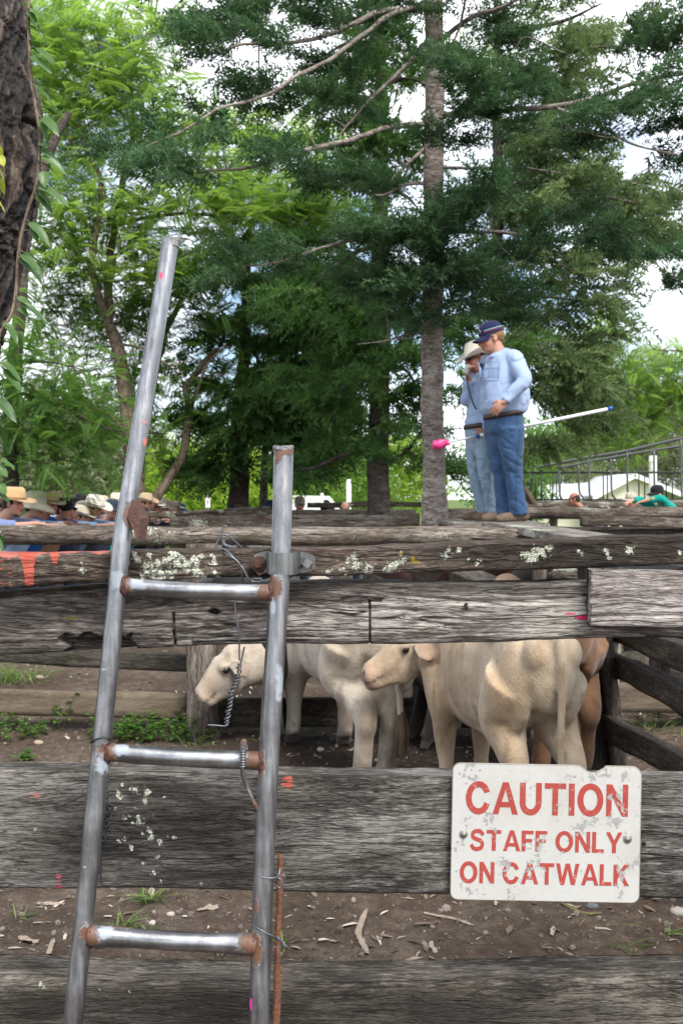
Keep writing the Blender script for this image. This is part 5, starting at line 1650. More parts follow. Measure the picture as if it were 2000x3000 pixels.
def foliage(pts, centre_fn, r, kind, nsp, size, mat, name='crown', spread=0.35, up=0.15, var_bias=0.0, parent=None):
    n = len(pts)
    out = norm(pts - centre_fn(pts))
    P0 = np.repeat(pts, nsp, 0)
    if kind == 'conifer':
        d = norm(np.repeat(out, nsp, 0) * 0.55 + r.normal(size=(n * nsp, 3)) * np.array((0.75, 0.75, 0.5)) + np.array((0, 0, up)))
        tm = T_SPRIG
    elif kind == 'conifer_far':
        d = norm(np.repeat(out, nsp, 0) * 0.45 + r.normal(size=(n * nsp, 3)) * np.array((0.8, 0.8, 0.45)) + np.array((0, 0, up)))
        tm = T_SPRIGF
    elif kind == 'frond':
        d = norm(np.repeat(out, nsp, 0) * np.array((0.35, 0.35, 0.1)) + r.normal(size=(n * nsp, 3)) * np.array((1, 1, 0.5)) + np.array((0, 0, up)))
        tm = T_FROND
    else:
        d = norm(np.repeat(out, nsp, 0) * 0.5 + r.normal(size=(n * nsp, 3)) * np.array((0.8, 0.8, 0.6)) + np.array((0, 0, up)))
        tm = T_LEAFY
    N = len(P0)
    if kind.startswith('conifer'):      # sprays fan out along a short branchlet
        A_ = norm(out * np.array((1, 1, 0.35)) + r.normal(size=(n, 3)) * np.array((0.55, 0.55, 0.22)))
        AR = np.repeat(A_, nsp, 0)
        t_ = r.random(N)[:, None]
        S_ = norm(np.cross(AR, (0, 0, 1.0)))
        ln_ = 1.25 if kind == 'conifer' else 1.6
        P0 = P0 + AR * (t_ - 0.35) * size * ln_ + S_ * r.normal(size=(N, 1)) * size * 0.20 * (1.2 - t_) + r.normal(size=(N, 3)) * size * 0.10
        sg_ = np.where(r.random((N, 1)) < 0.5, -1.0, 1.0)
        d = norm(AR * (0.55 + 0.5 * t_) + S_ * sg_ * (0.15 + 0.75 * r.random((N, 1))) + np.array((0, 0, 1.0)) * (r.normal(size=(N, 1)) * 0.28 + up))
    else:
        P0 = P0 + r.normal(size=(N, 3)) * size * spread
    sc_ = size * (0.6 + 0.7 * r.random(N))
    cv = np.repeat(np.clip(r.normal(0.42 + var_bias, 0.30, n), 0, 1), nsp)
    var = np.clip(cv * 0.7 + r.random(N) * 0.35, 0, 1)
    v, var = scatter_tris(tm, P0, frames(d, r), np.repeat(sc_[:, None], 3, 1), var)
    c = v.mean(0)
    me = mesh_fast(name, v - c, 3, var)
    me.materials.append(mat)
    return link(name, me, parent, c - (np.array(parent.location) if parent is not None else 0))

class Tree:
    """trunk and limbs read as polylines in photo pixels with their depths; twigs reach out to every leaf clump."""
    def __init__(self, name, label, cat, base, group=None):
        self.root = empty(name, base)
        tag(self.root, label, cat, group)
        self.base = np.array(base)
        self.mb = MB()
        self.sk = []
    def limb(self, pts, r0, r1, m=10, n=None, rough=0.10, seed=1, flare=0.0):
        pts = np.array(pts, float)
        n = n or max(12, len(pts) * 9)
        c = catmull(pts, n)
        ln = np.linalg.norm(np.diff(c, axis=0), axis=1).sum()
        c = c + (np.stack([fbm(c * 1.6, seed + k, 3) for k in range(3)], 1) - 0.5) * min(0.22, 0.05 * ln) * np.clip(np.linspace(0, 1, n) * 4, 0, 1)[:, None] * (0.3 if r0 > 0.1 else 1)
        rr = np.linspace(1, 0, n) ** 0.9 * (r0 - r1) + r1
        if flare:
            rr = rr * (1 + flare * np.exp(-np.linspace(0, ln, n) / 0.16))
        v, f = tube(c, rr, m)
        cc = np.repeat(c, m, 0)
        v = cc + (v - cc) * (1 + rough * 2 * (fbm(v * np.array((14, 14, 9)), seed + 7, 3)[:, None] - 0.5))
        self.mb.add(v, f)
        self.sk.append(np.c_[c, rr])
        return c
    def limbpx(self, pts, r0, r1, **k):
        return self.limb([P(x * ZS, y * ZS, d) for x, y, d in pts], r0, r1, **k)
    def twigs(self, pts, r, maxd=3.0, rad=0.012, sag=0.06):
        S = np.vstack(self.sk)
        for p in pts:
            dd = np.linalg.norm(S[:, :3] - p, axis=1) + 0.6 * np.maximum(0, S[:, 2] - p[2] + 0.1)
            k = int(np.argmin(dd))
            L = dd[k]
            if L > maxd or L < 0.08:
                continue
            a = S[k, :3]
            mid = (a + p) / 2 + r.normal(size=3) * 0.07 * L + (0, 0, -sag * L)
            c = catmull([a, mid, p], 7)
            r0 = min(S[k, 3] * 0.6, rad * (0.5 + 0.6 * L))
            v, f = tube(c, np.linspace(r0, 0.003, 7), 4, False)
            self.mb.add(v, f)
            self.sk.append(np.c_[c[2:6], np.linspace(r0, 0.003, 7)[2:6]])
            S = np.vstack([S, self.sk[-1]])
    def done(self, mat):
        return mk('trunk', *self.mb.get(), mat, self.root)

def axis_fn(px, d):
    x = P(px * ZS, 0, d)[0]
    return lambda p: np.c_[np.full(len(p), x), np.full(len(p), d), p[:, 2] - 0.15]

def D(blobs, d, rd):
    return [(b[0], b[1], b[2], b[3], d + (b[4] if len(b) > 4 else 0), rd) + tuple(b[5:6]) for b in blobs]

# --- main conifer beside the two men
TX = 995
t1 = Tree('conifer_tree', 'large dark conifer with scaly grey trunk standing left of the two men', 'tree', (P(TX * ZS, 0, 9.3)[0], 9.3, 0))
d1 = 9.3
t1.limb([PZ(TX * ZS, -0.15, d1), PZ((TX) * ZS, 0.8, d1), PZ((TX - 1) * ZS, 2.2, d1), PZ((TX + 0) * ZS, 3.6, d1), PZ((TX + 2) * ZS, 5.2, d1), PZ((TX + 2) * ZS, 7.0, d1), PZ((TX + 2) * ZS, 9.5, d1)], 0.118, 0.075, m=26, n=150, rough=0.10, seed=4, flare=0.0)
# root flare at catwalk height, where the trunk widens in the photo
t1.limb([PZ((TX + 4) * ZS, 1.0, d1), PZ((TX + 4) * ZS, 1.35, d1), PZ((TX + 1) * ZS, 1.75, d1)], 0.165, 0.10, m=20, n=20, rough=0.16, seed=6)
B1 = [([(975, 285, 9.3), (900, 290, 8.9), (780, 335, 8.5), (650, 365, 8.2), (560, 385, 8.0), (470, 392, 7.9)], .040, .012),
      ([(975, 20, 9.3), (880, 30, 8.8), (800, 70, 8.5), (690, 95, 8.3), (560, 100, 8.2), (480, 130, 8.2)], .040, .010),
      ([(975, 100, 9.3), (900, 180, 9.0), (830, 245, 8.8), (770, 310, 8.7)], .028, .010),
      ([(970, 10, 9.2), (860, 50, 8.4), (760, 120, 8.0), (640, 200, 7.8), (540, 250, 7.7), (440, 310, 7.6), (330, 350, 7.6)], .030, .008),
      ([(1015, 262, 9.3), (1090, 262, 9.0), (1200, 248, 8.7), (1330, 232, 8.4), (1450, 198, 8.2), (1600, 170, 8.1), (1750, 150, 8.0)], .042, .014),
      ([(1280, 250, 8.5), (1370, 290, 8.3), (1460, 335, 8.1), (1560, 360, 8.0)], .022, .008),
      ([(1015, 90, 9.3), (1080, 40, 9.1), (1150, 15, 8.9), (1250, -40, 8.7)], .035, .014),
      ([(1015, 530, 9.3), (1100, 532, 9.2), (1200, 540, 9.0), (1290, 545, 8.9), (1390, 520, 8.8)], .030, .010),
      ([(1015, 385, 9.3), (1100, 385, 9.4), (1200, 382, 9.3), (1290, 395, 9.2)], .022, .007),
      ([(975, 420, 9.3), (930, 425, 9.1), (880, 450, 8.9), (820, 440, 8.8)], .022, .008),
      ([(975, 340, 9.3), (930, 380, 9.1), (890, 420, 8.9)], .026, .010),
      ([(975, 760, 9.3), (930, 770, 9.1), (880, 785, 8.9), (820, 790, 8.8)], .018, .006),
      ([(975, 500, 9.3), (900, 520, 9.0), (830, 548, 8.8), (740, 570, 8.6), (640, 600, 8.5), (560, 610, 8.5)], .030, .010),
      ([(1020, 728, 9.2), (1080, 680, 8.9), (1130, 630, 8.7), (1190, 605, 8.5)], .014, .005),
      ([(1290, 120, 9.0), (1210, 85, 9.0), (1180, 110, 9.0)], .010, .005),
      ([(1015, 640, 9.3), (1060, 640, 9.0), (1120, 660, 8.8)], .020, .008),
      ([(1400, 520, 8.8), (1480, 590, 8.6), (1550, 640, 8.5)], .016, .005)]
for k, (pp, a, b_) in enumerate(B1):
    t1.limbpx(pp, a * .72, b_ * .7, m=10, seed=20 + k)
r1 = np.random.default_rng(31)
C1 = D([(560, 60, 110, 50, -1, .72), (680, 45, 110, 50, -.8, .72), (800, 30, 120, 50, -.6, .72), (900, 100, 80, 60, -.3, .72), (520, 110, 70, 40, -1, .72), (600, 180, 110, 45, -1.2, .72), (700, 235, 100, 45, -1, .72), (300, 325, 90, 35, -1.6, .72),
          (390, 375, 80, 35, -1.6, .72), (430, 410, 60, 30, -1.4, .72), (760, 180, 70, 50, -.5, .72), (830, 250, 60, 50, -.4, .72), (660, 120, 90, 40, -1, .72), (520, 290, 80, 35, -1.5, .72), (600, 360, 80, 30, -1.2, .72), (460, 70, 50, 40, -1, .72), (740, 380, 50, 25, -1, .72),
          (1085, 200, 60, 50, -.6, 1.6), (1060, 260, 60, 45, -.5, 1.4), (1150, 180, 60, 60, .3), (1090, 430, 75, 50, -.7, 1.6), (1050, 490, 70, 50, -.5, 1.5), (930, 530, 85, 60, -.6, 1.6), (900, 430, 55, 55, -.3, 1.3), (870, 570, 50, 50, -.4, 1.3),
          (1000, 610, 90, 50, -.6, 1.3), (1060, 650, 90, 60, -.4, 1.3), (930, 680, 75, 55, -.4, 1.3), (1150, 680, 70, 50, -.3, 1.2), (1030, 330, 55, 35, -.4), (960, 20, 60, 40, 0), (1060, 90, 60, 60, .2), (1120, 60, 80, 60, .3), (1130, 290, 50, 40, -.4),
          (1000, 700, 70, 40, -.3, 1.2), (1100, 570, 60, 40, -.4), (870, 640, 60, 50, -.2), (950, 740, 60, 30, -.2), (1120, 730, 60, 30, -.1),
          (1200, 225, 70, 40, -.7, .55), (1300, 265, 80, 50, -.8, .55), (1400, 245, 90, 60, -.9, .55), (1500, 195, 90, 70, -1.1, .55), (1480, 320, 80, 50, -1.1, .55), (1540, 120, 60, 60, -1, .55), (1450, 80, 90, 60, -.8, 0.7), (1550, 330, 60, 50, -1.2, .55),
          (1540, 620, 60, 45, -.8, .55), (1490, 580, 60, 30, -.7, .8), (1330, 330, 60, 35, -.9, .55), (1250, 560, 80, 40, -.5, .55), (1350, 560, 70, 40, -.5, .55), (1290, 500, 60, 40, -.3, .55), (700, 590, 90, 30, -.8, .55), (590, 610, 80, 30, -.8, .8),
          (880, -60, 200, 60, -.5), (1200, -60, 200, 60, -.3), (600, -70, 200, 60, -.6), (1550, -60, 150, 60, -.5)], d1, 0.7)
p1 = blob_pts(C1, 1050, r1)
t1.twigs(p1, r1, 2.2, 0.010)
foliage(p1, axis_fn(TX, d1), r1, 'conifer', 30, 0.29, LF_HOOP, parent=t1.root, spread=0.42)
t1.done(M_HOOP)
# thin hanging liana on the trunk
lt = MB().tube(catmull([P(x * ZS, y * ZS, 9.05) for x, y in ((1072, -20), (1055, 60), (1035, 110), (1015, 170), (985, 240), (968, 262))], 60), 0.011, 8)
tag(mk('hanging_liana', *lt.get(), M_LIMB), 'thin brown liana hanging down across the trunk of the main conifer', 'liana')

# --- second conifer, further back left of the first
t2 = Tree('conifer_tree', 'dark straight conifer trunk behind the fence left of the main conifer', 'tree', (P(873 * ZS, 0, 13.2)[0], 13.2, 0))
d2 = 13.2
t2.limb([PZ(868 * ZS, -0.1, d2), PZ(870 * ZS, 2.5, d2), PZ(873 * ZS, 5, d2), PZ(872 * ZS, 7, d2), PZ(874 * ZS, 9, d2)], 0.165, 0.05, m=20, n=80, rough=0.12, seed=9, flare=0.15)
for k, pp in enumerate([[(872, 330, 13.2), (800, 330, 12.8), (720, 350, 12.4)], [(872, 560, 13.2), (800, 590, 12.8), (730, 640, 12.4), (690, 700, 12.2)], [(872, 700, 13.2), (800, 730, 12.8), (720, 780, 12.5)], [(872, 830, 13.2), (930, 850, 12.9), (960, 900, 12.6)],
                        [(872, 850, 13.2), (800, 880, 12.7), (740, 950, 12.4)], [(872, 120, 13.2), (800, 100, 12.9), (740, 130, 12.7)], [(872, 200, 13.2), (940, 180, 13), (1000, 210, 12.9)], [(872, 430, 13.2), (930, 450, 13.0), (960, 480, 13)],
                        [(885, 1070, 13.2), (940, 1030, 13.0), (985, 960, 12.8)], [(872, 640, 13.2), (830, 600, 13.4), (760, 560, 13.6), (680, 540, 13.7)], [(880, 1040, 13.2), (800, 1040, 12.8), (720, 1075, 12.6), (650, 1080, 12.5)]]):
    t2.limbpx(pp, 0.035, 0.008, m=8, seed=50 + k)
r2 = np.random.default_rng(32)
C2_ = D([(872, 60, 50, 60, -.5), (865, 200, 40, 60, -.5), (875, 300, 40, 60, -.5), (868, 420, 40, 50, -.5), (872, 520, 40, 50, -.5), (880, 740, 50, 60, -.5), (870, 860, 50, 50, -.5), (850, 110, 70, 70), (820, 320, 90, 60), (800, 210, 70, 60), (780, 400, 70, 40), (830, 680, 90, 70, -.4), (760, 740, 110, 70, -.5), (850, 790, 90, 70, -.5), (900, 640, 70, 50), (760, 890, 100, 70, -.4), (880, 920, 60, 70, -.6, .7), (800, 1000, 90, 50, -.4),
           (930, 170, 60, 60, .3), (930, 380, 50, 50, .2), (930, 820, 60, 60), (720, 660, 80, 50), (950, 950, 40, 60), (720, 1060, 70, 30, -.4), (700, 570, 90, 40, .3), (940, 1060, 40, 40, 0, .6), (790, 620, 60, 50), (1060, 760, 90, 40, .3), (1120, 800, 60, 50, .2), (1060, 900, 50, 60, .2, .8), (1060, 1050, 40, 40, .2, .8)], d2, 0.9)
p2 = blob_pts(C2_, 620, r2)
t2.twigs(p2, r2, 2.5, 0.011)
foliage(p2, axis_fn(873, d2), r2, 'conifer_far', 22, 0.34, LF_DARK, parent=t2.root, spread=0.45, up=-0.05)
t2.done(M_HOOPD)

# --- third conifer, broad skirt behind the short stile
t3 = Tree('conifer_tree', 'broad dark green conifer with a drooping skirt behind the short ladder stile', 'tree', (P(548 * ZS, 0, 17)[0], 17, 0))
d3 = 17.0
t3.limb([PZ(548 * ZS, -0.1, d3), PZ(549 * ZS, 2, d3), PZ(560 * ZS, 4, d3), PZ(575 * ZS, 6.3, d3)], 0.23, 0.03, m=16, n=60, rough=0.14, seed=12, flare=0.1)
for k, pp in enumerate([[(552, 1000, 17), (620, 980, 16.5), (700, 1000, 16)], [(552, 900, 17), (480, 930, 16.6), (430, 990, 16.3)], [(555, 800, 17), (640, 800, 16.5), (740, 850, 16.1)], [(558, 700, 17), (640, 700, 16.6), (720, 720, 16.2)],
                        [(558, 740, 17), (500, 760, 16.8), (440, 800, 16.5)], [(565, 600, 17), (640, 590, 16.8), (720, 600, 16.5)], [(552, 1060, 17), (480, 1070, 16.7), (440, 1085, 16.5)], [(565, 640, 17), (500, 620, 16.7), (420, 640, 16.4)]]):
    t3.limbpx(pp, 0.045, 0.01, m=8, seed=70 + k)
r3 = np.random.default_rng(33)
C3_ = D([(650, 820, 110, 80), (560, 760, 90, 60), (700, 900, 110, 90, -.5), (600, 900, 110, 80, -.5), (560, 1000, 100, 70, -.5), (680, 1010, 110, 60, -.5), (540, 1080, 80, 40, -.4), (640, 660, 100, 60), (560, 620, 100, 50), (480, 640, 70, 50), (720, 650, 70, 50),
           (490, 980, 60, 60, -.3), (720, 1060, 60, 30, -.3), (620, 740, 90, 60), (500, 870, 50, 50, 0, .7), (740, 960, 60, 60), (640, 1070, 60, 30, -.3), (560, 540, 70, 40, 0, .6), (760, 800, 60, 60), (470, 1070, 50, 30, 0, .7)], d3, 1.2)
p3 = blob_pts(C3_, 470, r3)
t3.twigs(p3, r3, 3, 0.013)
foliage(p3, axis_fn(550, d3), r3, 'conifer_far', 22, 0.42, LF_DARK, parent=t3.root, spread=0.5, up=-0.12)
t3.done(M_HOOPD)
t3b = Tree('slender_tree', 'thin dark trunk between the short stile and the broad dark conifer', 'tree', (P(606 * ZS, 0, 19)[0], 19, 0))
t3b.limbpx([(604, 1190, 19), (606, 1100, 19), (610, 1020, 19), (620, 940, 19)], 0.085, 0.05, m=12)
t3b.limbpx([(612, 1060, 19), (650, 1020, 18.8), (690, 1010, 18.6)], 0.04, 0.015)
pb = blob_pts(D([(620, 950, 60, 50), (690, 1000, 50, 30)], 19, 0.8), 300, r3)
t3b.twigs(pb, r3, 3)
foliage(pb, axis_fn(610, 19), r3, 'conifer_far', 11, 0.36, LF_DARK, parent=t3b.root)
t3b.done(M_HOOPD)

# --- fourth conifer, olive and paler, behind on the right
t4 = Tree('conifer_tree', 'paler olive conifer behind the two men, spreading to the right', 'tree', (P(1142 * ZS, 0, 15.5)[0], 15.5, 0))
d4 = 15.5
t4.limb([PZ(1140 * ZS, -0.1, d4), PZ(1141 * ZS, 3, d4), PZ(1142 * ZS, 6, d4), PZ(1140 * ZS, 8, d4), PZ(1138 * ZS, 10, d4)], 0.13, 0.03, m=16, n=60, rough=0.12, seed=14)
for k, pp in enumerate([[(1142, 330, 15.5), (1220, 300, 15), (1300, 310, 14.6)], [(1142, 430, 15.5), (1250, 420, 15), (1380, 450, 14.5), (1480, 470, 14.2)], [(1142, 560, 15.5), (1250, 590, 15), (1340, 640, 14.6)], [(1142, 680, 15.5), (1230, 680, 15), (1320, 690, 14.7)],
                        [(1142, 200, 15.5), (1230, 150, 15), (1320, 120, 14.6), (1420, 110, 14.3)], [(1142, 780, 15.5), (1220, 800, 15), (1300, 850, 14.7)], [(1142, 880, 15.5), (1210, 900, 15.1), (1290, 940, 14.9)], [(1200, 65, 15.3), (1290, 50, 15), (1380, 10, 14.6)]]):
    t4.limbpx(pp, 0.045, 0.01, m=8, seed=90 + k)
r4 = np.random.default_rng(34)
C4_ = D([(1190, 420, 80, 80), (1250, 490, 100, 80), (1350, 440, 100, 70), (1400, 530, 100, 60), (1450, 470, 90, 60), (1240, 620, 80, 50), (1330, 620, 80, 45, -.5), (1190, 330, 80, 70), (1250, 190, 90, 70, 0, .8), (1330, 130, 90, 60, 0, .8), (1300, 820, 80, 70), (1250, 890, 80, 60),
           (1220, 770, 70, 50), (1220, 980, 60, 50), (1370, 690, 60, 40), (1310, 900, 80, 60), (1280, 730, 70, 40), (1350, 780, 50, 40, 0, .8), (1420, 60, 80, 50, 0, .6), (1280, 60, 80, 50, 0, .6), (1250, 320, 70, 50, 0, .8), (1290, 400, 70, 40), (1180, 560, 60, 60), (1170, 700, 50, 50), (1500, 520, 60, 50, 0, .8), (1190, 840, 50, 60), (1160, 120, 60, 60, 0, .8), (1320, 960, 60, 40)], d4, 1.1)
p4 = blob_pts(C4_, 620, r4)
t4.twigs(p4, r4, 3, 0.012)
foliage(p4, axis_fn(1142, d4), r4, 'conifer_far', 22, 0.42, LF_OLIVE, parent=t4.root, spread=0.5, up=-0.15)
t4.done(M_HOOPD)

# --- tall jacaranda on the left with pale twisting limbs
j1 = Tree('jacaranda_tree', 'tall jacaranda with pale forking limbs and purple blossom behind the long stile', 'tree', (P(312 * ZS, 0, 15.5)[0], 15.5, 0))
dj = 15.5
j1.limbpx([(318, 1230, dj), (318, 1150, dj), (300, 1000, dj), (285, 880, dj), (268, 790, dj), (250, 750, dj)], 0.14, 0.085, m=14, n=60, seed=3)
j1.limbpx([(250, 750, dj), (215, 640, 15.3), (212, 590, 15.3), (232, 480, 15.2), (228, 400, 15.1), (195, 340, 15)], 0.06, 0.03, m=10, seed=5)
j1.limbpx([(250, 750, dj), (248, 640, 15.6), (258, 520, 15.7), (285, 400, 15.8), (300, 280, 15.9), (300, 160, 16)], 0.075, 0.03, m=10, seed=7)
j1.limbpx([(228, 400, 15.1), (170, 330, 15), (120, 240, 15)], 0.03, 0.012, seed=8)
j1.limbpx([(195, 340, 15), (180, 250, 15), (215, 130, 15.1), (235, 60, 15.2)], 0.03, 0.012, seed=9)
j1.limbpx([(300, 280, 15.9), (250, 220, 15.6), (225, 100, 15.5), (200, 60, 15.5)], 0.03, 0.010, seed=10)
j1.limbpx([(285, 400, 15.8), (350, 330, 15.6), (420, 290, 15.4), (520, 280, 15.3)], 0.035, 0.010, seed=11)
j1.limbpx([(258, 520, 15.7), (330, 500, 15.5), (440, 490, 15.2), (560, 500, 15.0), (660, 510, 14.8)], 0.035, 0.010, seed=12)
j1.limbpx([(212, 590, 15.3), (190, 500, 15.2), (150, 450, 15), (110, 440, 15)], 0.02, 0.008, seed=13)
j1.limbpx([(320, 1200, 15.5), (370, 1130, 15.7), (420, 1040, 15.8), (435, 950, 15.9), (430, 890, 16), (470, 830, 16), (500, 800, 16)], 0.085, 0.035, m=12, seed=14)
j1.limbpx([(318, 1150, dj), (330, 1000, 15.9), (350, 880, 16), (370, 790, 16), (410, 700, 16), (440, 640, 16)], 0.075, 0.03, m=12, seed=15)
j1.limbpx([(268, 790, dj), (330, 800, 15.3), (390, 840, 15.1), (430, 830, 15)], 0.025, 0.010, seed=16)
j1.limbpx([(300, 1000, dj), (230, 940, 15.2), (180, 960, 15)], 0.03, 0.010, seed=17)
j1.limbpx([(330, 1100, dj), (290, 1060, 15.3), (260, 1030, 15.2)], 0.045, 0.014, seed=18)
j1.limbpx([(435, 950, 15.9), (460, 880, 15.7), (480, 830, 15.6), (520, 790, 15.6)], 0.03, 0.012, seed=19)
j1.limbpx([(300, 160, 16), (330, 90, 16), (400, 30, 16)], 0.02, 0.01, seed=26)
rj = np.random.default_rng(35)
CJ = D([(180, 60, 100, 60), (120, 170, 90, 70), (230, 150, 90, 70), (200, 260, 100, 60), (320, 120, 70, 60), (330, 220, 70, 50), (420, 280, 80, 50), (120, 320, 60, 60, 0, .6), (180, 480, 90, 60, 0, .9), (300, 470, 110, 60), (420, 460, 120, 50), (540, 445, 120, 50, -.4, 1.5),
          (650, 470, 120, 50, -.6, 1.5), (750, 490, 80, 45, -.7, 1.6), (520, 320, 110, 50), (640, 310, 100, 50, .4), (250, 600, 100, 60, 0, .8), (340, 620, 90, 60), (140, 590, 70, 60), (400, 180, 40, 40, 0, .5), (440, 560, 110, 45), (640, 540, 90, 40, -.3, 1.2), (720, 430, 60, 40, 0, .8), (80, 60, 60, 60), (100, 420, 60, 50, 0, .8), (740, 330, 60, 40, .5, .7), (260, 30, 90, 40), (380, 60, 60, 50, 0, .7), (560, 380, 80, 40), (130, 260, 80, 50), (280, 320, 80, 50), (100, 120, 60, 50), (360, 360, 80, 50), (200, 380, 80, 50)], dj, 1.0)
pj = blob_pts(CJ, 290, rj)
j1.twigs(pj, rj, 3.0, 0.012, -0.05)
foliage(pj, axis_fn(300, dj), rj, 'frond', 13, 0.34, LF_JAC, parent=j1.root, spread=0.5, up=0.05, var_bias=0.1)
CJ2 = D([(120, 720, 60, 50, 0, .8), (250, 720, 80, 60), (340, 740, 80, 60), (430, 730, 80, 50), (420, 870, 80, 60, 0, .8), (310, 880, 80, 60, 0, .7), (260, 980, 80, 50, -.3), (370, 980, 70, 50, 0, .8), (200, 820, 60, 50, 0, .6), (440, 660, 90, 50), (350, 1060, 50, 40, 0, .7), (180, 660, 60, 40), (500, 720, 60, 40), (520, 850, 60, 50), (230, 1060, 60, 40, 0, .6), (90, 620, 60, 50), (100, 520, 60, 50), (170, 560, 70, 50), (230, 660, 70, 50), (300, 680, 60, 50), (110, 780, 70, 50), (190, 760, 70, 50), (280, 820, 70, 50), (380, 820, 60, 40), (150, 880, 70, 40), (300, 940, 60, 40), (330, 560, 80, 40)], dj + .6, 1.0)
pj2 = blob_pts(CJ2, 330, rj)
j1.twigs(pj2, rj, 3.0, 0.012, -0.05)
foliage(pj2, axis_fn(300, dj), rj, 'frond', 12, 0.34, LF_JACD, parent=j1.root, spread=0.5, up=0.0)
j1.done(M_LIMB)
# purple blossom clusters
LF_BLOS = leaf_mat('jacaranda_blossom', (0.20, 0.15, 0.48), (0.42, 0.34, 0.72), (0.40, 0.32, 0.8), 0.3)
bp = np.array([P(x * ZS, y * ZS, 15.0) for x, y in ((168, 45), (176, 56), (240, 98), (247, 108), (292, 82), (298, 90), (345, 95), (290, 140), (522, 154), (100, 210), (305, 175))])
foliage(bp, axis_fn(300, dj), rj, 'leafy', 5, 0.13, LF_BLOS, name='blossom', parent=j1.root, spread=0.4)

# --- feathery tree at the far left with a grey trunk
l1 = Tree('feathery_tree', 'grey trunked tree with dark feathery leaves behind the vine clad trunk', 'tree', (P(34 * ZS, 0, 11.5)[0], 11.5, 0))
l1.limbpx([(20, 1300, 11.5), (26, 1150, 11.5), (33, 900, 11.5), (45, 700, 11.5), (70, 500, 11.6), (120, 340, 11.7), (160, 260, 11.8)], 0.105, 0.04, m=14, n=70, seed=4)
l1.limbpx([(36, 900, 11.5), (100, 920, 11.2), (190, 960, 11), (280, 990, 10.8)], 0.02, 0.006, seed=6)
l1.limbpx([(40, 830, 11.5), (110, 830, 11.3), (200, 850, 11.2)], 0.02, 0.006, seed=7)
l1.limbpx([(26, 1050, 11.5), (90, 1040, 11.2), (170, 1060, 11)], 0.02, 0.006, seed=8)
rl = np.random.default_rng(36)
pl = blob_pts(D([(60, 890, 80, 60), (120, 950, 100, 50, -.2), (60, 1030, 80, 50), (190, 900, 80, 45, 0, .7), (200, 1000, 80, 50, -.2, .8), (30, 820, 50, 50), (110, 1080, 80, 40, 0, .7), (130, 860, 60, 40, 0, .7), (20, 700, 40, 50, 0, .6), (40, 960, 50, 50), (250, 960, 50, 30, 0, .6), (180, 1060, 50, 30, 0, .6)], 11.3, 0.7), 360, rl)
l1.twigs(pl, rl, 2.5, 0.008)
foliage(pl, axis_fn(34, 11.5), rl, 'frond', 10, 0.32, LF_JACD, parent=l1.root, spread=0.5, up=-0.05)
l1.done(M_HOOPD)

# --- light green trees on the right
j3 = Tree('feathery_tree', 'light green feathery tree leaning in from the right above the railing', 'tree', (P(1900 * ZS, 0, 28)[0], 28, 0))
j3.limbpx([(1900, 1200, 28), (1860, 1050, 28), (1700, 900, 27.6), (1560, 910, 27.3), (1480, 960, 27.2), (1400, 880, 27)], 0.14, 0.03, m=12, n=50)
j3.limbpx([(1560, 910, 27.3), (1490, 890, 27.2), (1400, 900, 27), (1320, 960, 27)], 0.04, 0.012, seed=3)
j3.limbpx([(1700, 900, 27.6), (1600, 820, 27.4), (1500, 800, 27.2)], 0.05, 0.014, seed=4)
rj3 = np.random.default_rng(37)
pj3 = blob_pts(D([(1420, 840, 70, 60), (1480, 890, 80, 50), (1535, 810, 55, 50), (1400, 950, 80, 60), (1330, 1000, 70, 50), (1490, 970, 70, 50, 0, .8), (1340, 820, 60, 40), (1280, 1050, 50, 40), (1360, 880, 60, 50), (1440, 1010, 60, 40, 0, .8), (1550, 900, 50, 50), (1600, 850, 90, 80), (1380, 770, 50, 30), (1420, 760, 40, 30)], 27.3, 1.5), 240, rj3)
j3.twigs(pj3, rj3, 3.5, 0.014)
foliage(pj3, axis_fn(1500, 27.5), rj3, 'frond', 12, 0.52, LF_JAC, parent=j3.root, spread=0.5, up=0.0)
j3.done(M_LIMB)

# --- far greenery
def far_tree(name, label, px, d, h, r, mat, seed, kind='leafy', n=90, size=0.7, trunk=M_LIMB, zlo=0.25):
    e = Tree(name, label, 'tree', (P(px, 0, d)[0], d, 0), 'trees far beyond the yards')
    x = P(px, 0, d)[0]
    rr = np.random.default_rng(seed)
    e.limb([(x, d, -0.1), (x + 0.1, d, h * 0.35), (x - 0.1, d, h * 0.8)], 0.03 * h ** 0.8, 0.03, m=8, n=16)
    u = rr.normal(size=(n, 3))
    u /= np.linalg.norm(u, axis=1)[:, None]
    u *= (rr.random(n) ** 0.35)[:, None]
    c = np.array((x, d, h * (0.5 + zlo / 2)))
    p = c + u * np.array((r, r, h * (0.5 - zlo / 2)))
    p = p + (fbm(p * 0.7, seed, 2)[:, None] - 0.5) * r * 0.8
    e.twigs(p[:40], rr, 5, 0.02)
    foliage(p, lambda q: np.tile(c, (len(q), 1)), rr, kind, 10, size, mat, parent=e.root, spread=0.6)
    e.done(trunk)
    return e
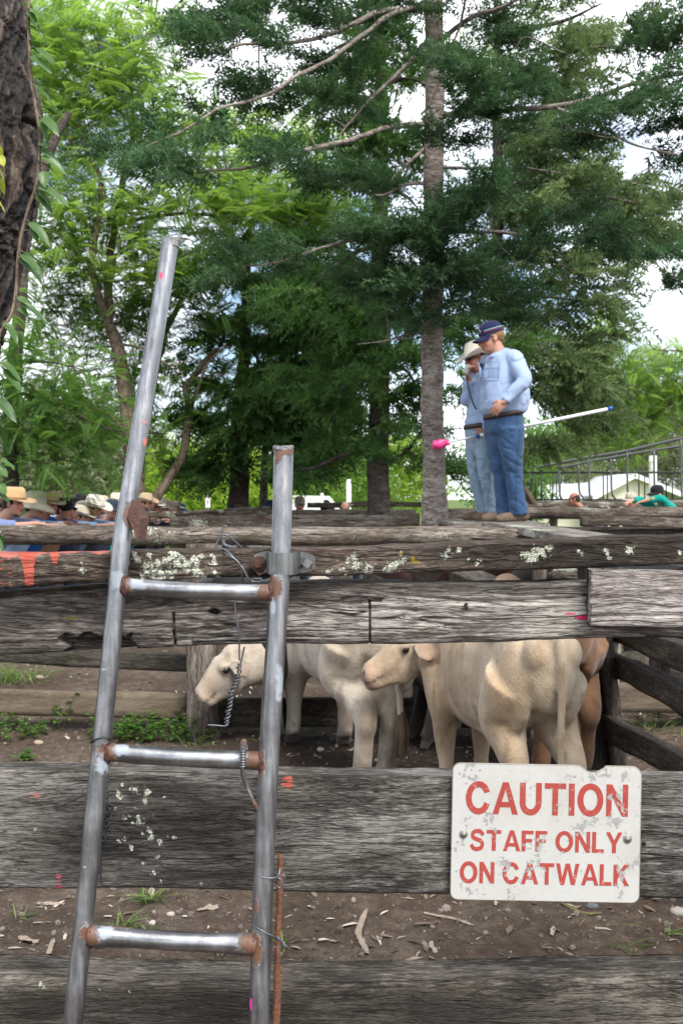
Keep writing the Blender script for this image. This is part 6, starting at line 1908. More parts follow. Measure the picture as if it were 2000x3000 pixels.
for k, (px, d, h, r, mat, lab, n) in enumerate([
        (590, 34, 2.9, 1.5, LF_YEL, 'bright yellow green bush behind the broad dark conifer skirt', 120),
        (500, 38, 3.2, 1.6, LF_YEL, 'yellow green bush right of the long stile near the onlookers', 90),
        (720, 36, 2.9, 1.2, LF_YEL, 'yellow green bush seen between the dark conifer and the short stile', 80),
        (985, 40, 3.5, 1.7, LF_JAC, 'green bush behind the centre fence left of the second conifer', 90),
        (1175, 42, 4.0, 1.3, LF_YEL, 'sunny bush between the two straight conifer trunks', 70),
        (910, 46, 4.5, 1.6, LF_JAC, 'green tree behind the people at the centre', 80),
        (215, 36, 5.0, 2.0, LF_GUM, 'pale hazy gum tree above the onlookers', 130),
        (90, 40, 5.0, 2.2, LF_GUM, 'pale gum tree behind the straw hatted onlooker', 110),
        (1640, 58, 5.0, 2.2, LF_GUM, 'pale gum tree behind the lower roof of the cream house', 90),
        (1905, 62, 10.5, 3.3, LF_GUM, 'tall pale gum tree behind the cream house', 200),
        (1760, 66, 8.0, 3.0, LF_GUM, 'pale tree left of the house gable', 120),
        (2010, 60, 8.5, 2.6, LF_GUM, 'pale gum tree at the right edge beside the white pole', 110),
        (330, 44, 4.6, 1.8, LF_JAC, 'small green tree behind the long stile base', 70),
        (1480, 34, 3.6, 0.9, LF_JACD, 'low dark green tree beside the legs of the man in light jeans', 60)]):
    far_tree('background_tree', lab, px, d, h, r, mat, 200 + k, n=n)

# --- nearest trunk at the left edge, rugged bark, vines hanging on it
vt = empty('old_tree', (-1.35, 2.75, 0))
tag(vt, 'rugged dark tree trunk close by at the left edge of the view', 'tree')
dv = 2.75
RV = 0.15
edge_px = [(-400, 78), (0, 85), (200, 92), (300, 108), (400, 115), (520, 109), (600, 95), (680, 80), (780, 60), (880, 32), (950, 12), (1020, -8), (1300, -70), (1800, -170), (2500, -290), (3150, -390)]
cl = np.array([PZ(x - RV * F / dv, EYE - (y - HY) / F * dv, dv) for y, x in edge_px])
n = 420
c = catmull(cl[::-1], n)
m = 150
v, f = tube(c, np.interp(np.linspace(0, 1, n), [0, .2, 1], [0.20, RV, RV * 0.98]), m)
cc = np.repeat(c, m, 0)
q = v * np.array((34, 34, 12)) + (fbm(v * 9, 4, 2)[:, None] - 0.5) * 2.2
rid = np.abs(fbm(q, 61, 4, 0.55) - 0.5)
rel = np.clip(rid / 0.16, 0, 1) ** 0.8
rel2 = fbm(v * np.array((60, 60, 30)), 63, 3, 0.6) - 0.5
rel3 = fbm(v * np.array((7, 7, 2.5)), 67, 3) - 0.5
v = cc + (v - cc) * (0.92 + 0.09 * rel + 0.09 * rel2 + 0.10 * rel3)[:, None]
px, py = to_px(v)
# hollow knot with a swollen lip
kn = np.sqrt(((px - 82) / 20) ** 2 + ((py - 370) / 62) ** 2)
v = v + norm(cc - v) * (0.035 * np.clip(1.2 - kn, 0, 1))[:, None] - norm(cc - v) * (0.012 * np.exp(-((kn - 1.6) / 0.45) ** 2))[:, None]
old_mat, nt, b = newmat('rugged_dark_bark_ridged')
g = G(nt)
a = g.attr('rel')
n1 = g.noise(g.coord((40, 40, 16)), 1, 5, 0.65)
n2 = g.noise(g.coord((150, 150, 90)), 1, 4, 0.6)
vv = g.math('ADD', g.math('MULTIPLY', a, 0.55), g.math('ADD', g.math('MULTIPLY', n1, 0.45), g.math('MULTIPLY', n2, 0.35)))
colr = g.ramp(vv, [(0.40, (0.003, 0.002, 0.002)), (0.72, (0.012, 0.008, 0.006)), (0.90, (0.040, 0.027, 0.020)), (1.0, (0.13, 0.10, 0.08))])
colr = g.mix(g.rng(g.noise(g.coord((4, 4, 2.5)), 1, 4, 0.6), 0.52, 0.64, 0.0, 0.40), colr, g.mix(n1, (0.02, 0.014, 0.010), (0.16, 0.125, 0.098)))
g.set(b, 'Base Color', colr)
b.inputs['Roughness'].default_value = 0.72
b.inputs['Specular IOR Level'].default_value = 0.4
g.set(b, 'Normal', g.bump(vv, 0.9, 0.012))
mk('trunk', v, f, old_mat, vt, True, {'rel': rel})

# vine leaves: soft pointed blades with a midrib fold
LF_VINE = leaf_mat('vine_leaf', (0.040, 0.095, 0.028), (0.105, 0.200, 0.055), (0.12, 0.30, 0.04), 0.30, 0.38, 0.4)
LF_VINEY = leaf_mat('yellowing_vine_leaf', (0.30, 0.36, 0.05), (0.55, 0.58, 0.12), (0.5, 0.6, 0.08), 0.4, 0.4)
def blade(mb, base, d, up, L, w, curl=0.25, nseg=9):
    d = norm(np.array(d, float))
    s = norm(np.cross(d, up))
    u = np.cross(s, d)
    rows = []
    for t in np.linspace(0, 1, nseg):
        ww = w * (math.sin(math.pi * t ** 0.75) ** 0.8) if 0 < t < 1 else 0.0
        if t < 0.2: ww = max(ww, w * 0.75 * (t / 0.2) ** 0.5)
        c = np.array(base) + d * L * t - u * curl * L * t * t
        fold = 0.28 * ww
        wave = 0.12 * w * math.sin(t * 9)
        rows.append([c - s * ww + u * (fold + wave), c - s * ww * 0.5 + u * fold * 0.4, c, c + s * ww * 0.5 + u * fold * 0.4, c + s * ww + u * (fold - wave)])
    v = np.array(rows).reshape(-1, 3)
    f = [(k * 5 + i, k * 5 + i + 1, (k + 1) * 5 + i + 1, (k + 1) * 5 + i) for k in range(nseg - 1) for i in range(4)]
    mb.add(v, f)
    return len(v)
def vine(name, label, stem_px, leaves, mat, d, stem_r=0.004, rscale=1.0, seed=1):
    e = empty(name, P(stem_px[0][0], stem_px[0][1], d))
    tag(e, label, 'vine')
    st = MB().tube(catmull([P(x, y, d) for x, y in stem_px], 120), stem_r, 8)
    r = np.random.default_rng(seed)
    mb = MB()
    var = []
    for (x0, y0, x1, y1, w) in leaves:
        a, b2 = P(x0, y0, d - 0.01), P(x1, y1, d - 0.05 + 0.10 * r.random())
        L = np.linalg.norm(b2 - a)
        up = np.array((0.10 * r.normal(), -0.55 + 0.25 * r.normal(), 0.9))
        k = blade(mb, a, b2 - a, up, L, w * d / F * rscale, 0.12 + 0.2 * r.random())
        var += [min(1, max(0, r.normal(0.45, 0.25)))] * k
        ax = catmull([P(x, y, d) for x, y in stem_px], 120)
        j = int(np.argmin(np.linalg.norm(ax - a, axis=1)))
        st.tube(catmull([ax[j], (ax[j] + a) / 2 + (0, 0, 0.006), a], 6), 0.0014, 5)
    mk('stem', *st.get(), M_LIMB, e)
    o = mk('foliage', *mb.get(), mat, e, True, {'var': np.array(var)})
    o['label'] = 'soft pointed leaves'
    return e
V1 = [(85, 25, 140, 50, 14), (80, 35, 112, 70, 18), (85, 55, 150, 112, 14), (80, 75, 130, 100, 12), (88, 118, 118, 150, 20), (85, 150, 165, 180, 13), (88, 165, 152, 195, 15), (105, 140, 160, 172, 10), (98, 235, 180, 272, 14), (100, 250, 160, 290, 12), (115, 305, 198, 335, 16), (118, 310, 170, 330, 14), (125, 345, 172, 376, 17),
      (122, 350, 136, 392, 12), (112, 425, 152, 418, 18), (118, 440, 195, 480, 18), (120, 455, 196, 492, 14), (112, 470, 170, 500, 11), (128, 500, 132, 545, 16), (110, 545, 202, 576, 19), (112, 560, 155, 595, 12), (105, 570, 158, 618, 15), (85, 650, 150, 700, 16), (90, 665, 115, 705, 12), (95, 680, 160, 708, 12), (60, 745, 125, 790, 16), (55, 760, 135, 815, 15), (70, 740, 120, 760, 10),
      (50, 870, 110, 905, 17), (60, 885, 148, 940, 14), (55, 900, 85, 925, 11), (10, 945, 60, 990, 18), (25, 960, 85, 1028, 16), (0, 1060, 68, 1098, 18), (10, 1080, 70, 1142, 15), (-10, 1165, 50, 1225, 18), (0, 1180, 40, 1200, 13), (-10, 1240, 30, 1300, 16), (0, 1345, 48, 1372, 18), (-10, 1360, 25, 1395, 14), (-5, 1420, 20, 1445, 16), (-10, 1440, 35, 1470, 13), (-20, 1560, 14, 1590, 16), (-15, 1570, 8, 1620, 12), (60, 5, 100, 20, 12)]
vine('climbing_vine', 'green vine with long pointed leaves climbing the right side of the near trunk', [(88, -60), (84, 30), (86, 120), (90, 220), (105, 310), (118, 400), (116, 470), (108, 540), (88, 600), (70, 660), (55, 740), (48, 850), (35, 920), (10, 960), (-5, 1010), (-20, 1200), (-30, 1500), (-40, 1700)], V1, LF_VINE, 2.58, 0.0045)
V2 = [(-12, 425, 8, 455, 12), (-5, 455, 14, 485, 14), (-8, 490, 24, 530, 11), (0, 520, 12, 562, 10), (-8, 588, 18, 618, 9), (-20, 560, -5, 590, 12), (-20, 630, 0, 640, 9)]
vine('yellow_vine', 'yellowing vine sprig at the left edge of the near trunk', [(-25, 380), (-12, 430), (-8, 500), (-14, 590), (-25, 680)], V2, LF_VINEY, 2.5, 0.003, 1.0, 5)
# ------------------------------------------------------------------ people
def skin_mat():
    m, nt, b = newmat('skin')
    g = G(nt)
    c = g.mix(1.0, g.attr('col', 'Color'), g.mix(g.noise(g.coord(), 22, 4, 0.6), (0.85, 0.80, 0.78), (1.08, 1.06, 1.05)), 'MULTIPLY')
    g.set(b, 'Base Color', c)
    b.inputs['Roughness'].default_value = 0.55
    b.inputs['Subsurface Weight'].default_value = 0.06
    b.inputs['Subsurface Radius'].default_value = (0.012, 0.004, 0.002)
    return m
M_SKIN = skin_mat()
def cloth(name, col, amp=0.14, rough=0.85, wr=0.5, denim=False):
    m, nt, b = newmat(name)
    g = G(nt)
    n1 = g.noise(g.coord(), 9, 5, 0.6)
    n2 = g.noise(g.coord(), 420, 2, 0.5)
    c = g.mix(n1, tuple(x * (1 - amp) for x in col), tuple(min(1, x * (1 + amp)) for x in col))
    if denim:
        fade = g.attr('fade')
        c = g.mix(g.math('MULTIPLY', fade, 0.6), c, tuple(min(1, x * 1.9 + 0.02) for x in col))
        c = g.mix(g.rng(n2, 0.45, 0.7, 0, 0.35), c, tuple(x * 0.5 for x in col))
        c = g.mix(g.attr('seam'), c, tuple(x * 0.35 for x in col))
    g.set(b, 'Base Color', c)
    b.inputs['Roughness'].default_value = rough
    b.inputs['Specular IOR Level'].default_value = 0.2
    b.inputs['Sheen Weight'].default_value = 0.15
    wn_ = g.noise(g.coord((1, 1, 0.8)), 9, 3, 0.45, 0.8)
    g.set(b, 'Normal', g.bump(g.math('ADD', wn_, g.math('MULTIPLY', n2, 0.06)), wr, 0.03))
    return m

def ortho(fd, up=(0, 0, 1.0)):
    fd = norm(fd)
    s = norm(np.cross(up, fd))
    u = np.cross(fd, s)
    return np.stack([fd, s, u], 1)
def head_parts(mb, C, R, s=1.0, neck=True):
    def q(a, b, c): return C + R @ np.array((a, b, c)) * s
    def e(c, r): mb.ell(q(*c), np.array(r) * s, R, 18, 12)
    e((-.014, 0, .035), (.098, .077, .088))
    e((.022, 0, -.028), (.076, .065, .088))
    e((.035, 0, -.075), (.054, .052, .040))
    e((.070, 0, -.100), (.021, .024, .017))
    e((.080, 0, .030), (.016, .050, .011))
    e((.087, 0, -.062), (.011, .025, .010))
    e((.060, .042, -.030), (.026, .020, .026))
    e((.060, -.042, -.030), (.026, .020, .026))
    mb.tube([q(.090, 0, .018), q(.104, 0, -.008), q(.114, 0, -.028), q(.098, 0, -.040)], np.array([.009, .011, .015, .012]) * s, 10)
    for k in (-1, 1):
        mb.ell(q(-.008, .078 * k, -.010), np.array((.020, .009, .032)) * s, R, 12, 8)
def head_colour(v, C, R, base, c):
    loc = (v - C) @ R
    inh = (np.abs(loc[:, 0]) < .14) & (np.abs(loc[:, 1]) < .1) & (np.abs(loc[:, 2]) < .14)
    for k in (-1, 1):
        d = np.linalg.norm((loc - np.array((.088, .030 * k, .008))) * np.array((1, 1, 1.7)), axis=1)
        c[(d < .016)] = (0.05, 0.035, 0.03)
        d = np.linalg.norm((loc - np.array((.088, .032 * k, .030))) * np.array((1, .7, 2.2)), axis=1)
        c[(d < .017)] = np.array(base) * 0.35
    lip = (np.abs(loc[:, 2] + .063) < .009) & (np.abs(loc[:, 1]) < .024) & (loc[:, 0] > .078)
    c[lip] = np.array(base) * np.array((0.85, 0.55, 0.55))
    fl = inh & (loc[:, 0] > .03) & (np.abs(loc[:, 2] + .03) < .05)
    c[fl] = c[fl] * np.array((1.06, 0.92, 0.90))
    return c
def hand(mb, W, d, n, sgn, curl=(0.5, 0.9), s=1.0, thumb=0.6, spread=0.06):
    """Palm, four bent fingers of unequal length and a thumb off the side of the palm."""
    d = norm(np.array(d, float))
    n = norm(np.array(n, float) - d * np.dot(n, d))      # the palm faces n
    t = np.cross(n, d) * sgn                             # thumb side
    R = np.stack([d, t, n], 1)
    W = np.array(W, float)
    mb.ell(W + d * .048 * s, np.array((.054, .042, .017)) * s, R, 14, 9)
    mb.tube([W - d * .04 * s, W + d * .02 * s], np.array([.028, .027]) * s, 10, ell=(1, .8))
    for i, L in enumerate((.072, .080, .074, .058)):
        off = (.032 - .0215 * i)
        a = W + (d * (.088 - .006 * abs(i - 1.3)) + t * off) * s
        fd_ = norm(d + t * (1.5 - i) * spread)
        d1_ = fd_ * math.cos(curl[0]) + n * math.sin(curl[0])
        d2_ = fd_ * math.cos(curl[0] + curl[1]) + n * math.sin(curl[0] + curl[1])
        p1_, p2_ = a + d1_ * L * .52 * s, a + d1_ * L * .52 * s + d2_ * L * .55 * s
        mb.tube(catmull([a - d1_ * .012 * s, a + d1_ * L * .25 * s, p1_, p2_], 9), np.array([.0105, .0102, .0100, .0097, .0094, .0091, .0088, .0084, .0072]) * s, 8)
    a = W + (d * .028 + t * .036) * s
    td = norm(d * math.cos(thumb) + t * math.sin(thumb) + n * 0.25)
    mb.tube(catmull([a, a + td * .032 * s, a + norm(td + d * .4 + n * .1) * .066 * s], 8), np.linspace(.0135, .0085, 8) * s, 8)

def loft(mb, secs, m=28, sq=0.9):
    """secs: (centre, facing half-depth, lateral half-width, facing dir, left dir)"""
    C = catmull([s[0] for s in secs], 40)
    A = np.interp(np.linspace(0, 1, 40), np.linspace(0, 1, len(secs)), [s[1] for s in secs])
    B = np.interp(np.linspace(0, 1, 40), np.linspace(0, 1, len(secs)), [s[2] for s in secs])
    fx, ly = secs[0][3], secs[0][4]
    v = []
    for k in range(40):
        for j in range(m):
            a = 2 * np.pi * j / m
            ca, sa = math.cos(a), math.sin(a)
            v.append(C[k] + fx * A[k] * np.sign(ca) * abs(ca) ** sq + ly * B[k] * np.sign(sa) * abs(sa) ** sq)
    f = [(k * m + i, k * m + (i + 1) % m, (k + 1) * m + (i + 1) % m, (k + 1) * m + i) for k in range(39) for i in range(m)]
    f += [tuple(range(m - 1, -1, -1)), tuple(range(39 * m, 40 * m))]
    mb.add(np.array(v), f)

def crown_rings(kind):
    z = []
    if kind == 'western': return [(0, 1.0), (.03, .98), (.07, .90), (.10, .80), (.115, .66), (.118, .45), (.112, .0)]
    if kind == 'straw': return [(0, 1.0), (.03, .97), (.07, .92), (.095, .84), (.108, .70), (.112, .4), (.108, .0)]
    if kind == 'bucket': return [(0, 1.0), (.03, .98), (.06, .92), (.085, .80), (.10, .60), (.105, .3), (.106, .0)]
    return [(0, 1.0), (.03, 1.0), (.06, .93), (.085, .78), (.10, .55), (.107, .28), (.108, .0)]
def hat_mesh(kind, C, R, s=1.0, brim=None, curl=None):
    """crown and brim in one skin of felt or straw; local frame x forward, z up"""
    nu = 36
    ang = np.linspace(0, 2 * np.pi, nu, endpoint=False)
    ax, ay = .105, .087
    v, f = [], []
    rings = []
    def ring(fn):
        k = len(v)
        for a in ang: v.append(fn(a))
        rings.append(k)
    if kind == 'cap':
        for z, q in crown_rings(kind):
            ring(lambda a: (ax * 1.0 * q * math.cos(a) - .006, ay * 1.0 * q * math.sin(a), z))
    else:
        bw = brim or {'western': .085, 'straw': .075, 'bucket': .065}[kind]
        cu = {'western': .050, 'straw': .018, 'bucket': -.030}[kind] if curl is None else curl
        def brimfn(t, dz):
            def fn(a):
                sx, sy = abs(math.cos(a)), abs(math.sin(a))
                rx, ry = ax + bw * t, ay + bw * (0.92 if kind == 'western' else 1.0) * t * (1 - 0.12 * (cu > .03) * sy)
                if kind == 'bucket':
                    z = -.9 * bw * t * (0.75 + 0.25 * math.sin(2 * a + 1))
                else:
                    z = cu * (sy ** 2) * t ** 1.6 - .018 * (sx ** 2) * t
                return (rx * math.cos(a), ry * math.sin(a), z + dz)
            return fn
        for t in (0.02, .35, .7, 1.0): ring(brimfn(t, -.004))
        for t in (1.0, .7, .35, 0.05): ring(brimfn(t, 0.0))
        for z, q in crown_rings(kind):
            def cf(a, z=z, q=q):
                dent = 0
                if kind in ('western', 'straw') and z > .06:
                    dent = -.022 * math.exp(-(math.sin(a) * q / .35) ** 2) * (z > .09) 
                pinch = 1 - 0.16 * (math.cos(a) > .5) * (z > .05) * (kind == 'western')
                return (ax * q * math.cos(a), ay * q * math.sin(a) * pinch, z * 1.0 + dent)
            ring(cf)
    for k in range(len(rings) - 1):
        a0, b0 = rings[k], rings[k + 1]
        for i in range(nu):
            f.append((a0 + i, a0 + (i + 1) % nu, b0 + (i + 1) % nu, b0 + i))
    if kind == 'cap':       # curved visor, two skins
        n0 = len(v)
        na, nr = 17, 5
        for dz in (0.002, -.003):
            for j in range(nr):
                t = j / (nr - 1)
                for i in range(na):
                    a = math.radians(-72 + 144 * i / (na - 1))
                    x = .098 * math.cos(a) + t * .075 * math.cos(a) ** 0.6
                    y = .087 * math.sin(a) * (1 - 0.06 * t)
                    v.append((x - .006, y, .004 - .022 * t - .26 * y * y / .087 * (0.6 + t) + dz))
        for s_ in (0, 1):
            for j in range(nr - 1):
                for i in range(na - 1):
                    o = n0 + s_ * na * nr
                    q = (o + j * na + i, o + j * na + i + 1, o + (j + 1) * na + i + 1, o + (j + 1) * na + i)
                    f.append(q if s_ == 0 else q[::-1])
    v = np.array(v) * s
    v = v + 0.004 * (fbm(v * 16, 5, 3)[:, None] - 0.5)
    return C + v @ R.T, f
def band_mesh(C, R, s=1.0, z0=.008, z1=.030, ax=.1075, ay=.0895, cut=None):
    nu = 40
    a = np.linspace(0, 2 * np.pi, nu, endpoint=False)
    v = np.vstack([np.c_[ax * np.cos(a), ay * np.sin(a), 0 * a + z0], np.c_[ax * np.cos(a), ay * np.sin(a), 0 * a + z1]]) * s
    f = [(i, (i + 1) % nu, nu + (i + 1) % nu, nu + i) for i in range(nu) if cut is None or cut(a[i])]
    return C + v @ R.T, f

# --------------------------------- the two men standing on the catwalk
M_SHIRT = cloth('pale_blue_cotton_shirt', (0.315, 0.41, 0.59), 0.03, wr=0.5)
M_JEANS = cloth('dark_blue_denim', (0.028, 0.068, 0.145), 0.25, wr=0.7, denim=True)
M_JEANSL = cloth('washed_light_denim', (0.19, 0.27, 0.35), 0.2, wr=0.7, denim=True)
M_BELT = simple_mat('brown_leather_belt', (0.035, 0.018, 0.013), 0.5, 0, 60, 0.3)
M_BOOT = simple_mat('dusty_tan_boot', (0.105, 0.072, 0.046), 0.8, 0, 40, 0.5, 0.5, 60)
M_CAPN = cloth('navy_cap_cloth', (0.012, 0.015, 0.060), 0.15, wr=0.15)
M_HATC = cloth('cream_felt', (0.88, 0.83, 0.70), 0.04, wr=0.12)
M_GLASS = simple_mat('dark_sunglass_lens', (0.006, 0.006, 0.007), 0.12)
M_HAIRG = simple_mat('short_ginger_hair', (0.26, 0.13, 0.055), 0.75, 0, 90, 0.4, 0.6, 200)
M_HAIRB = simple_mat('short_dark_hair', (0.022, 0.015, 0.011), 0.7, 0, 90, 0.4, 0.6, 200)

def wrinkle(v, mb_seed, amp, freq, zone=None):
    q = v * np.array(freq)
    w = np.abs(fbm(q + fbm(v * 3, mb_seed, 2)[:, None] * 2.0, mb_seed + 1, 3) - 0.5)
    d = np.clip(1 - w / 0.12, 0, 1)
    if zone is not None: d = d * zone
    return d * amp
def pieces(root, name, mb, mat, voxel, it, base, wr=None, attrs=None):
    v, f = remesh(mb, voxel, it)
    if wr is not None:
        c = v - base
        out = norm(np.c_[c[:, :2] - np.array((0, 0)), 0 * c[:, 2]])
        v = v - out * wr(v)[:, None]
    at = attrs(v) if attrs else None
    return mk(name, v - base, f, mat, root, True, at, True)

def standing_man(label, feet, fd, J, skin, torso, hatspec, shirt_m, jeans_m, hair_m, seed, glasses_up=0.004, arms=True):
    """J: joints in world space."""
    root = empty('person', feet)
    tag(root, label, 'person')
    base = np.array(feet, float)
    fd = norm(np.array(fd, float))
    lf = np.cross((0, 0, 1.0), fd)
    HR = ortho(J['hd'])
    C = J['head']
    # --- body
    mb = MB()
    head_parts(mb, C, HR)
    mb.tube(catmull([C + HR @ np.array((-.02, 0, -.05)), J['neck'] * .5 + (C + HR @ np.array((-.03, 0, -.10))) * .5, J['neck'] - (0, 0, .04)], 10), np.linspace(.058, .068, 10), 16)
    mb.tube(catmull([J['neck'] - (0, 0, .02), J['chest'], J['pelvis']], 16), np.interp(np.linspace(0, 1, 16), [0, .5, 1], [.07, .10, .10]), 14)
    for s in 'LR':
        k = 1 if s == 'L' else -1
        mb.tube(catmull([J['neck'] + lf * .07 * k - (0, 0, .05), J['sh' + s], (J['sh' + s] + J['el' + s]) / 2, J['el' + s], (J['el' + s] + J['wr' + s]) * .5, J['wr' + s]], 30), np.interp(np.linspace(0, 1, 30), [0, .2, .4, .6, .8, 1], [.05, .05, .042, .034, .028, .026]), 12)
        hand(mb, J['wr' + s], J['hand' + s][0], J['hand' + s][1], J['hand' + s][2], *J['hand' + s][3:4])
        mb.tube(catmull([J['pelvis'], J['hip' + s], J['kn' + s], J['an' + s]], 24), np.interp(np.linspace(0, 1, 24), [0, .3, .66, 1], [.09, .075, .05, .038]), 12)
    v, f = remesh(mb, 0.0065, 3)
    c = np.tile(np.array(skin), (len(v), 1))
    c = head_colour(v, C, HR, skin, c)
    mk('body', v - base, f, M_SKIN, root, True, {'col': np.c_[c, np.ones(len(c))]}, True)
    # --- shirt: torso and sleeves in one piece of cloth
    mb = MB()
    loft(mb, [(p, a, b, fd, lf) for p, a, b in torso])
    for s in 'LR':
        k = 1 if s == 'L' else -1
        pts = [J['neck'] + lf * .07 * k - (0, 0, .05), J['sh' + s], (J['sh' + s] + J['el' + s]) / 2, J['el' + s], (J['el' + s] * .5 + J['wr' + s] * .5), J['wr' + s] - norm(J['wr' + s] - J['el' + s]) * .005]
        mb.tube(catmull(pts, 30), np.interp(np.linspace(0, 1, 30), [0, .2, .4, .6, .8, 1], [.070, .076, .070, .062, .056, .046]), 16)
        mb.ell(J['sh' + s] - (0, 0, .015), (.078, .078, .072))
    v, f = remesh(mb, 0.011, 4)
    q = (v - J['chest'])
    wv = wrinkle(v, seed, .014, (5, 5, 6)) * np.clip(fbm(v * 3, seed + 2, 2) * 3 - 1.0, 0, 1)
    nrm = norm(q * np.array((1, 1, .25)))
    # cloth folds run slantwise over the trunk and ring the bent sleeves
    f1 = np.abs(fbm(np.stack([(q @ fd) * 5 + q[:, 2] * 9, (q @ lf) * 5, q[:, 2] * 3.2 - (q @ fd) * 3], -1) * .62, seed + 40, 2) - .5)
    f2 = np.abs(fbm(np.stack([q[:, 2] * 16 + (q @ fd) * 6, (q @ lf) * 9, (q @ fd) * 5], -1) * .7, seed + 44, 1) - .5)
    arm_ = np.clip((np.abs(q @ lf) - .17) / .06, 0, 1)
    wv = .4 * wv + .012 * np.clip(1 - f1 / .10, 0, 1) * (1 - .5 * arm_) + .010 * np.clip(1 - f2 / .12, 0, 1) * (.2 + arm_)
    v = v - nrm * wv[:, None]
    v = v + nrm * (.020 * (fbm(v * 4, seed + 4, 2) - .5))[:, None]
    sh = mk('shirt', v - base, f, shirt_m, root, True, None, True)
    # collar
    mb = MB()
    nk = J['neck'] + (0, 0, .005)
    a = np.linspace(-2.6, 2.6, 30)
    r_ = .090
    lo = np.stack([nk + fd * (r_ * math.cos(x) - .004) + lf * r_ * math.sin(x) + np.array((0, 0, -.018 - .040 * max(0, math.cos(x)))) for x in a])
    hi = np.stack([nk + fd * (r_ * .86 * math.cos(x) - .008) + lf * r_ * .86 * math.sin(x) + np.array((0, 0, .044 - .040 * max(0, math.cos(x)))) for x in a])
    hi2 = hi + np.array((0, 0, .003))
    lo2 = lo + np.stack([fd * .010 * math.cos(x) + lf * .010 * math.sin(x) for x in a])
    vv = np.vstack([lo, hi, hi2, lo2])
    n_ = len(a)
    ff = []
    for k in range(n_ - 1):
        ff += [(k, k + 1, n_ + k + 1, n_ + k), (n_ + k, n_ + k + 1, 2 * n_ + k + 1, 2 * n_ + k), (2 * n_ + k, 2 * n_ + k + 1, 3 * n_ + k + 1, 3 * n_ + k), (3 * n_ + k, 3 * n_ + k + 1, k + 1, k)]
    mk('collar', vv - base, ff, shirt_m, sh, True, None, True)
    # --- jeans
    mb = MB()
    wa = J['waist']
    loft(mb, [(wa[0], wa[1], wa[2], fd, lf), (J['pelvis'], wa[1] * 1.06, wa[2] * 1.04, fd, lf), (J['pelvis'] - (0, 0, .05), wa[1] * .97, wa[2] * .98, fd, lf)])
    mb.ell(J['pelvis'] - (0, 0, .06), (.12, .12, .13))
    for s in 'LR':
        pts = [J['hip' + s] + (0, 0, .02), (J['hip' + s] + J['kn' + s]) / 2, J['kn' + s], (J['kn' + s] + J['an' + s]) / 2, J['an' + s] - (0, 0, .035)]
        mb.tube(catmull(pts, 34), np.interp(np.linspace(0, 1, 34), [0, .25, .5, .75, 1], J['legr']), 18)
    v, f = remesh(mb, 0.011, 4)
    zk = J['knL'][2]
    zb = base[2]
    zone = np.exp(-((v[:, 2] - zk) / .14) ** 2) + np.exp(-((v[:, 2] - zb - .09) / .10) ** 2) * 1.3 + .45 * np.exp(-((v[:, 2] - J['pelvis'][2] + .16) / .12) ** 2)
    ctr = np.where(np.linalg.norm(v - J['knL'], axis=1)[:, None] < np.linalg.norm(v - J['knR'], axis=1)[:, None], J['knL'], J['knR'])
    nrm = norm((v - ctr) * np.array((1, 1, 0.0)))
    f1 = np.abs(fbm(np.stack([v[:, 2] * 13 + v[:, 0] * 7, v[:, 1] * 6, v[:, 0] * 6], -1), seed + 60, 3) - .5)
    f2 = np.abs(fbm(np.stack([v[:, 2] * 4 - v[:, 0] * 9, v[:, 1] * 9, v[:, 0] * 3], -1), seed + 64, 2) - .5)
    v = v - nrm * (.012 * np.clip(1 - f1 / .10, 0, 1) * np.clip(zone, 0, 1) + .006 * np.clip(1 - f2 / .09, 0, 1))[:, None]
    fade = np.clip(.75 * np.exp(-((v[:, 2] - zk - .18) / .26) ** 2) * np.clip((v - J['pelvis']) @ fd * 6 + .2, 0, 1) + .4 * (fbm(v * np.array((8, 8, 4)), seed, 3) - .45), 0, 1)
    sl = np.abs((v - (J['hipL'] + J['knL']) / 2) @ fd - 0.0)
    seam = 0.5 * ((sl < .006) & ((v - J['pelvis']) @ lf > .12)).astype(float)
    mk('jeans', v - base, f, jeans_m, root, True, {'fade': fade, 'seam': seam}, True)
    # belt, following the waist
    th = np.linspace(0, 2 * np.pi, 60, endpoint=False)
    e0 = lambda x: wa[0] + fd * (wa[1] * 1.045) * np.sign(math.cos(x)) * abs(math.cos(x)) ** .9 + lf * (wa[2] * 1.045) * np.sign(math.sin(x)) * abs(math.sin(x)) ** .9
    tilt = wa[3] if len(wa) > 3 else 0
    ringp = np.array([e0(x) - np.array((0, 0, tilt * math.cos(x))) for x in th])
    vv = np.vstack([ringp - (0, 0, .020), ringp + (0, 0, .020), (ringp - wa[0]) * .96 + wa[0] + (0, 0, .020), (ringp - wa[0]) * .96 + wa[0] - (0, 0, .020)])
    n_ = 60
    ff = [(j * n_ + k, j * n_ + (k + 1) % n_, ((j + 1) % 4) * n_ + (k + 1) % n_, ((j + 1) % 4) * n_ + k) for j in range(4) for k in range(n_)]
    mk('belt', vv - base, ff, M_BELT, root, True, None, True)
    # boots
    for s in 'LR':
        a0 = J['an' + s] * np.array((1, 1, 0)) + np.array((0, 0, base[2]))
        fo = J['toe' + s]
        mb = MB()
        mb.tube(catmull([a0 - fo * .03 + (0, 0, .14), a0 - fo * .02 + (0, 0, .07), a0 + fo * .03 + (0, 0, .045), a0 + fo * .13 + (0, 0, .034), a0 + fo * .205 + (0, 0, .026)], 24), np.interp(np.linspace(0, 1, 24), [0, .3, .6, .85, 1], [.050, .052, .045, .040, .022]), 16, ell=(1.0, .80))
        mb.ell(a0 - fo * .045 + (0, 0, .045), (.045, .045, .042))
        v, f = remesh(mb, .008, 3)
        v[:, 2] = np.maximum(v[:, 2], base[2] + .004)
        bo = mk('boot', v - base, f, M_BOOT, root, True, None, True)
    # hair and hat
    mb = MB()
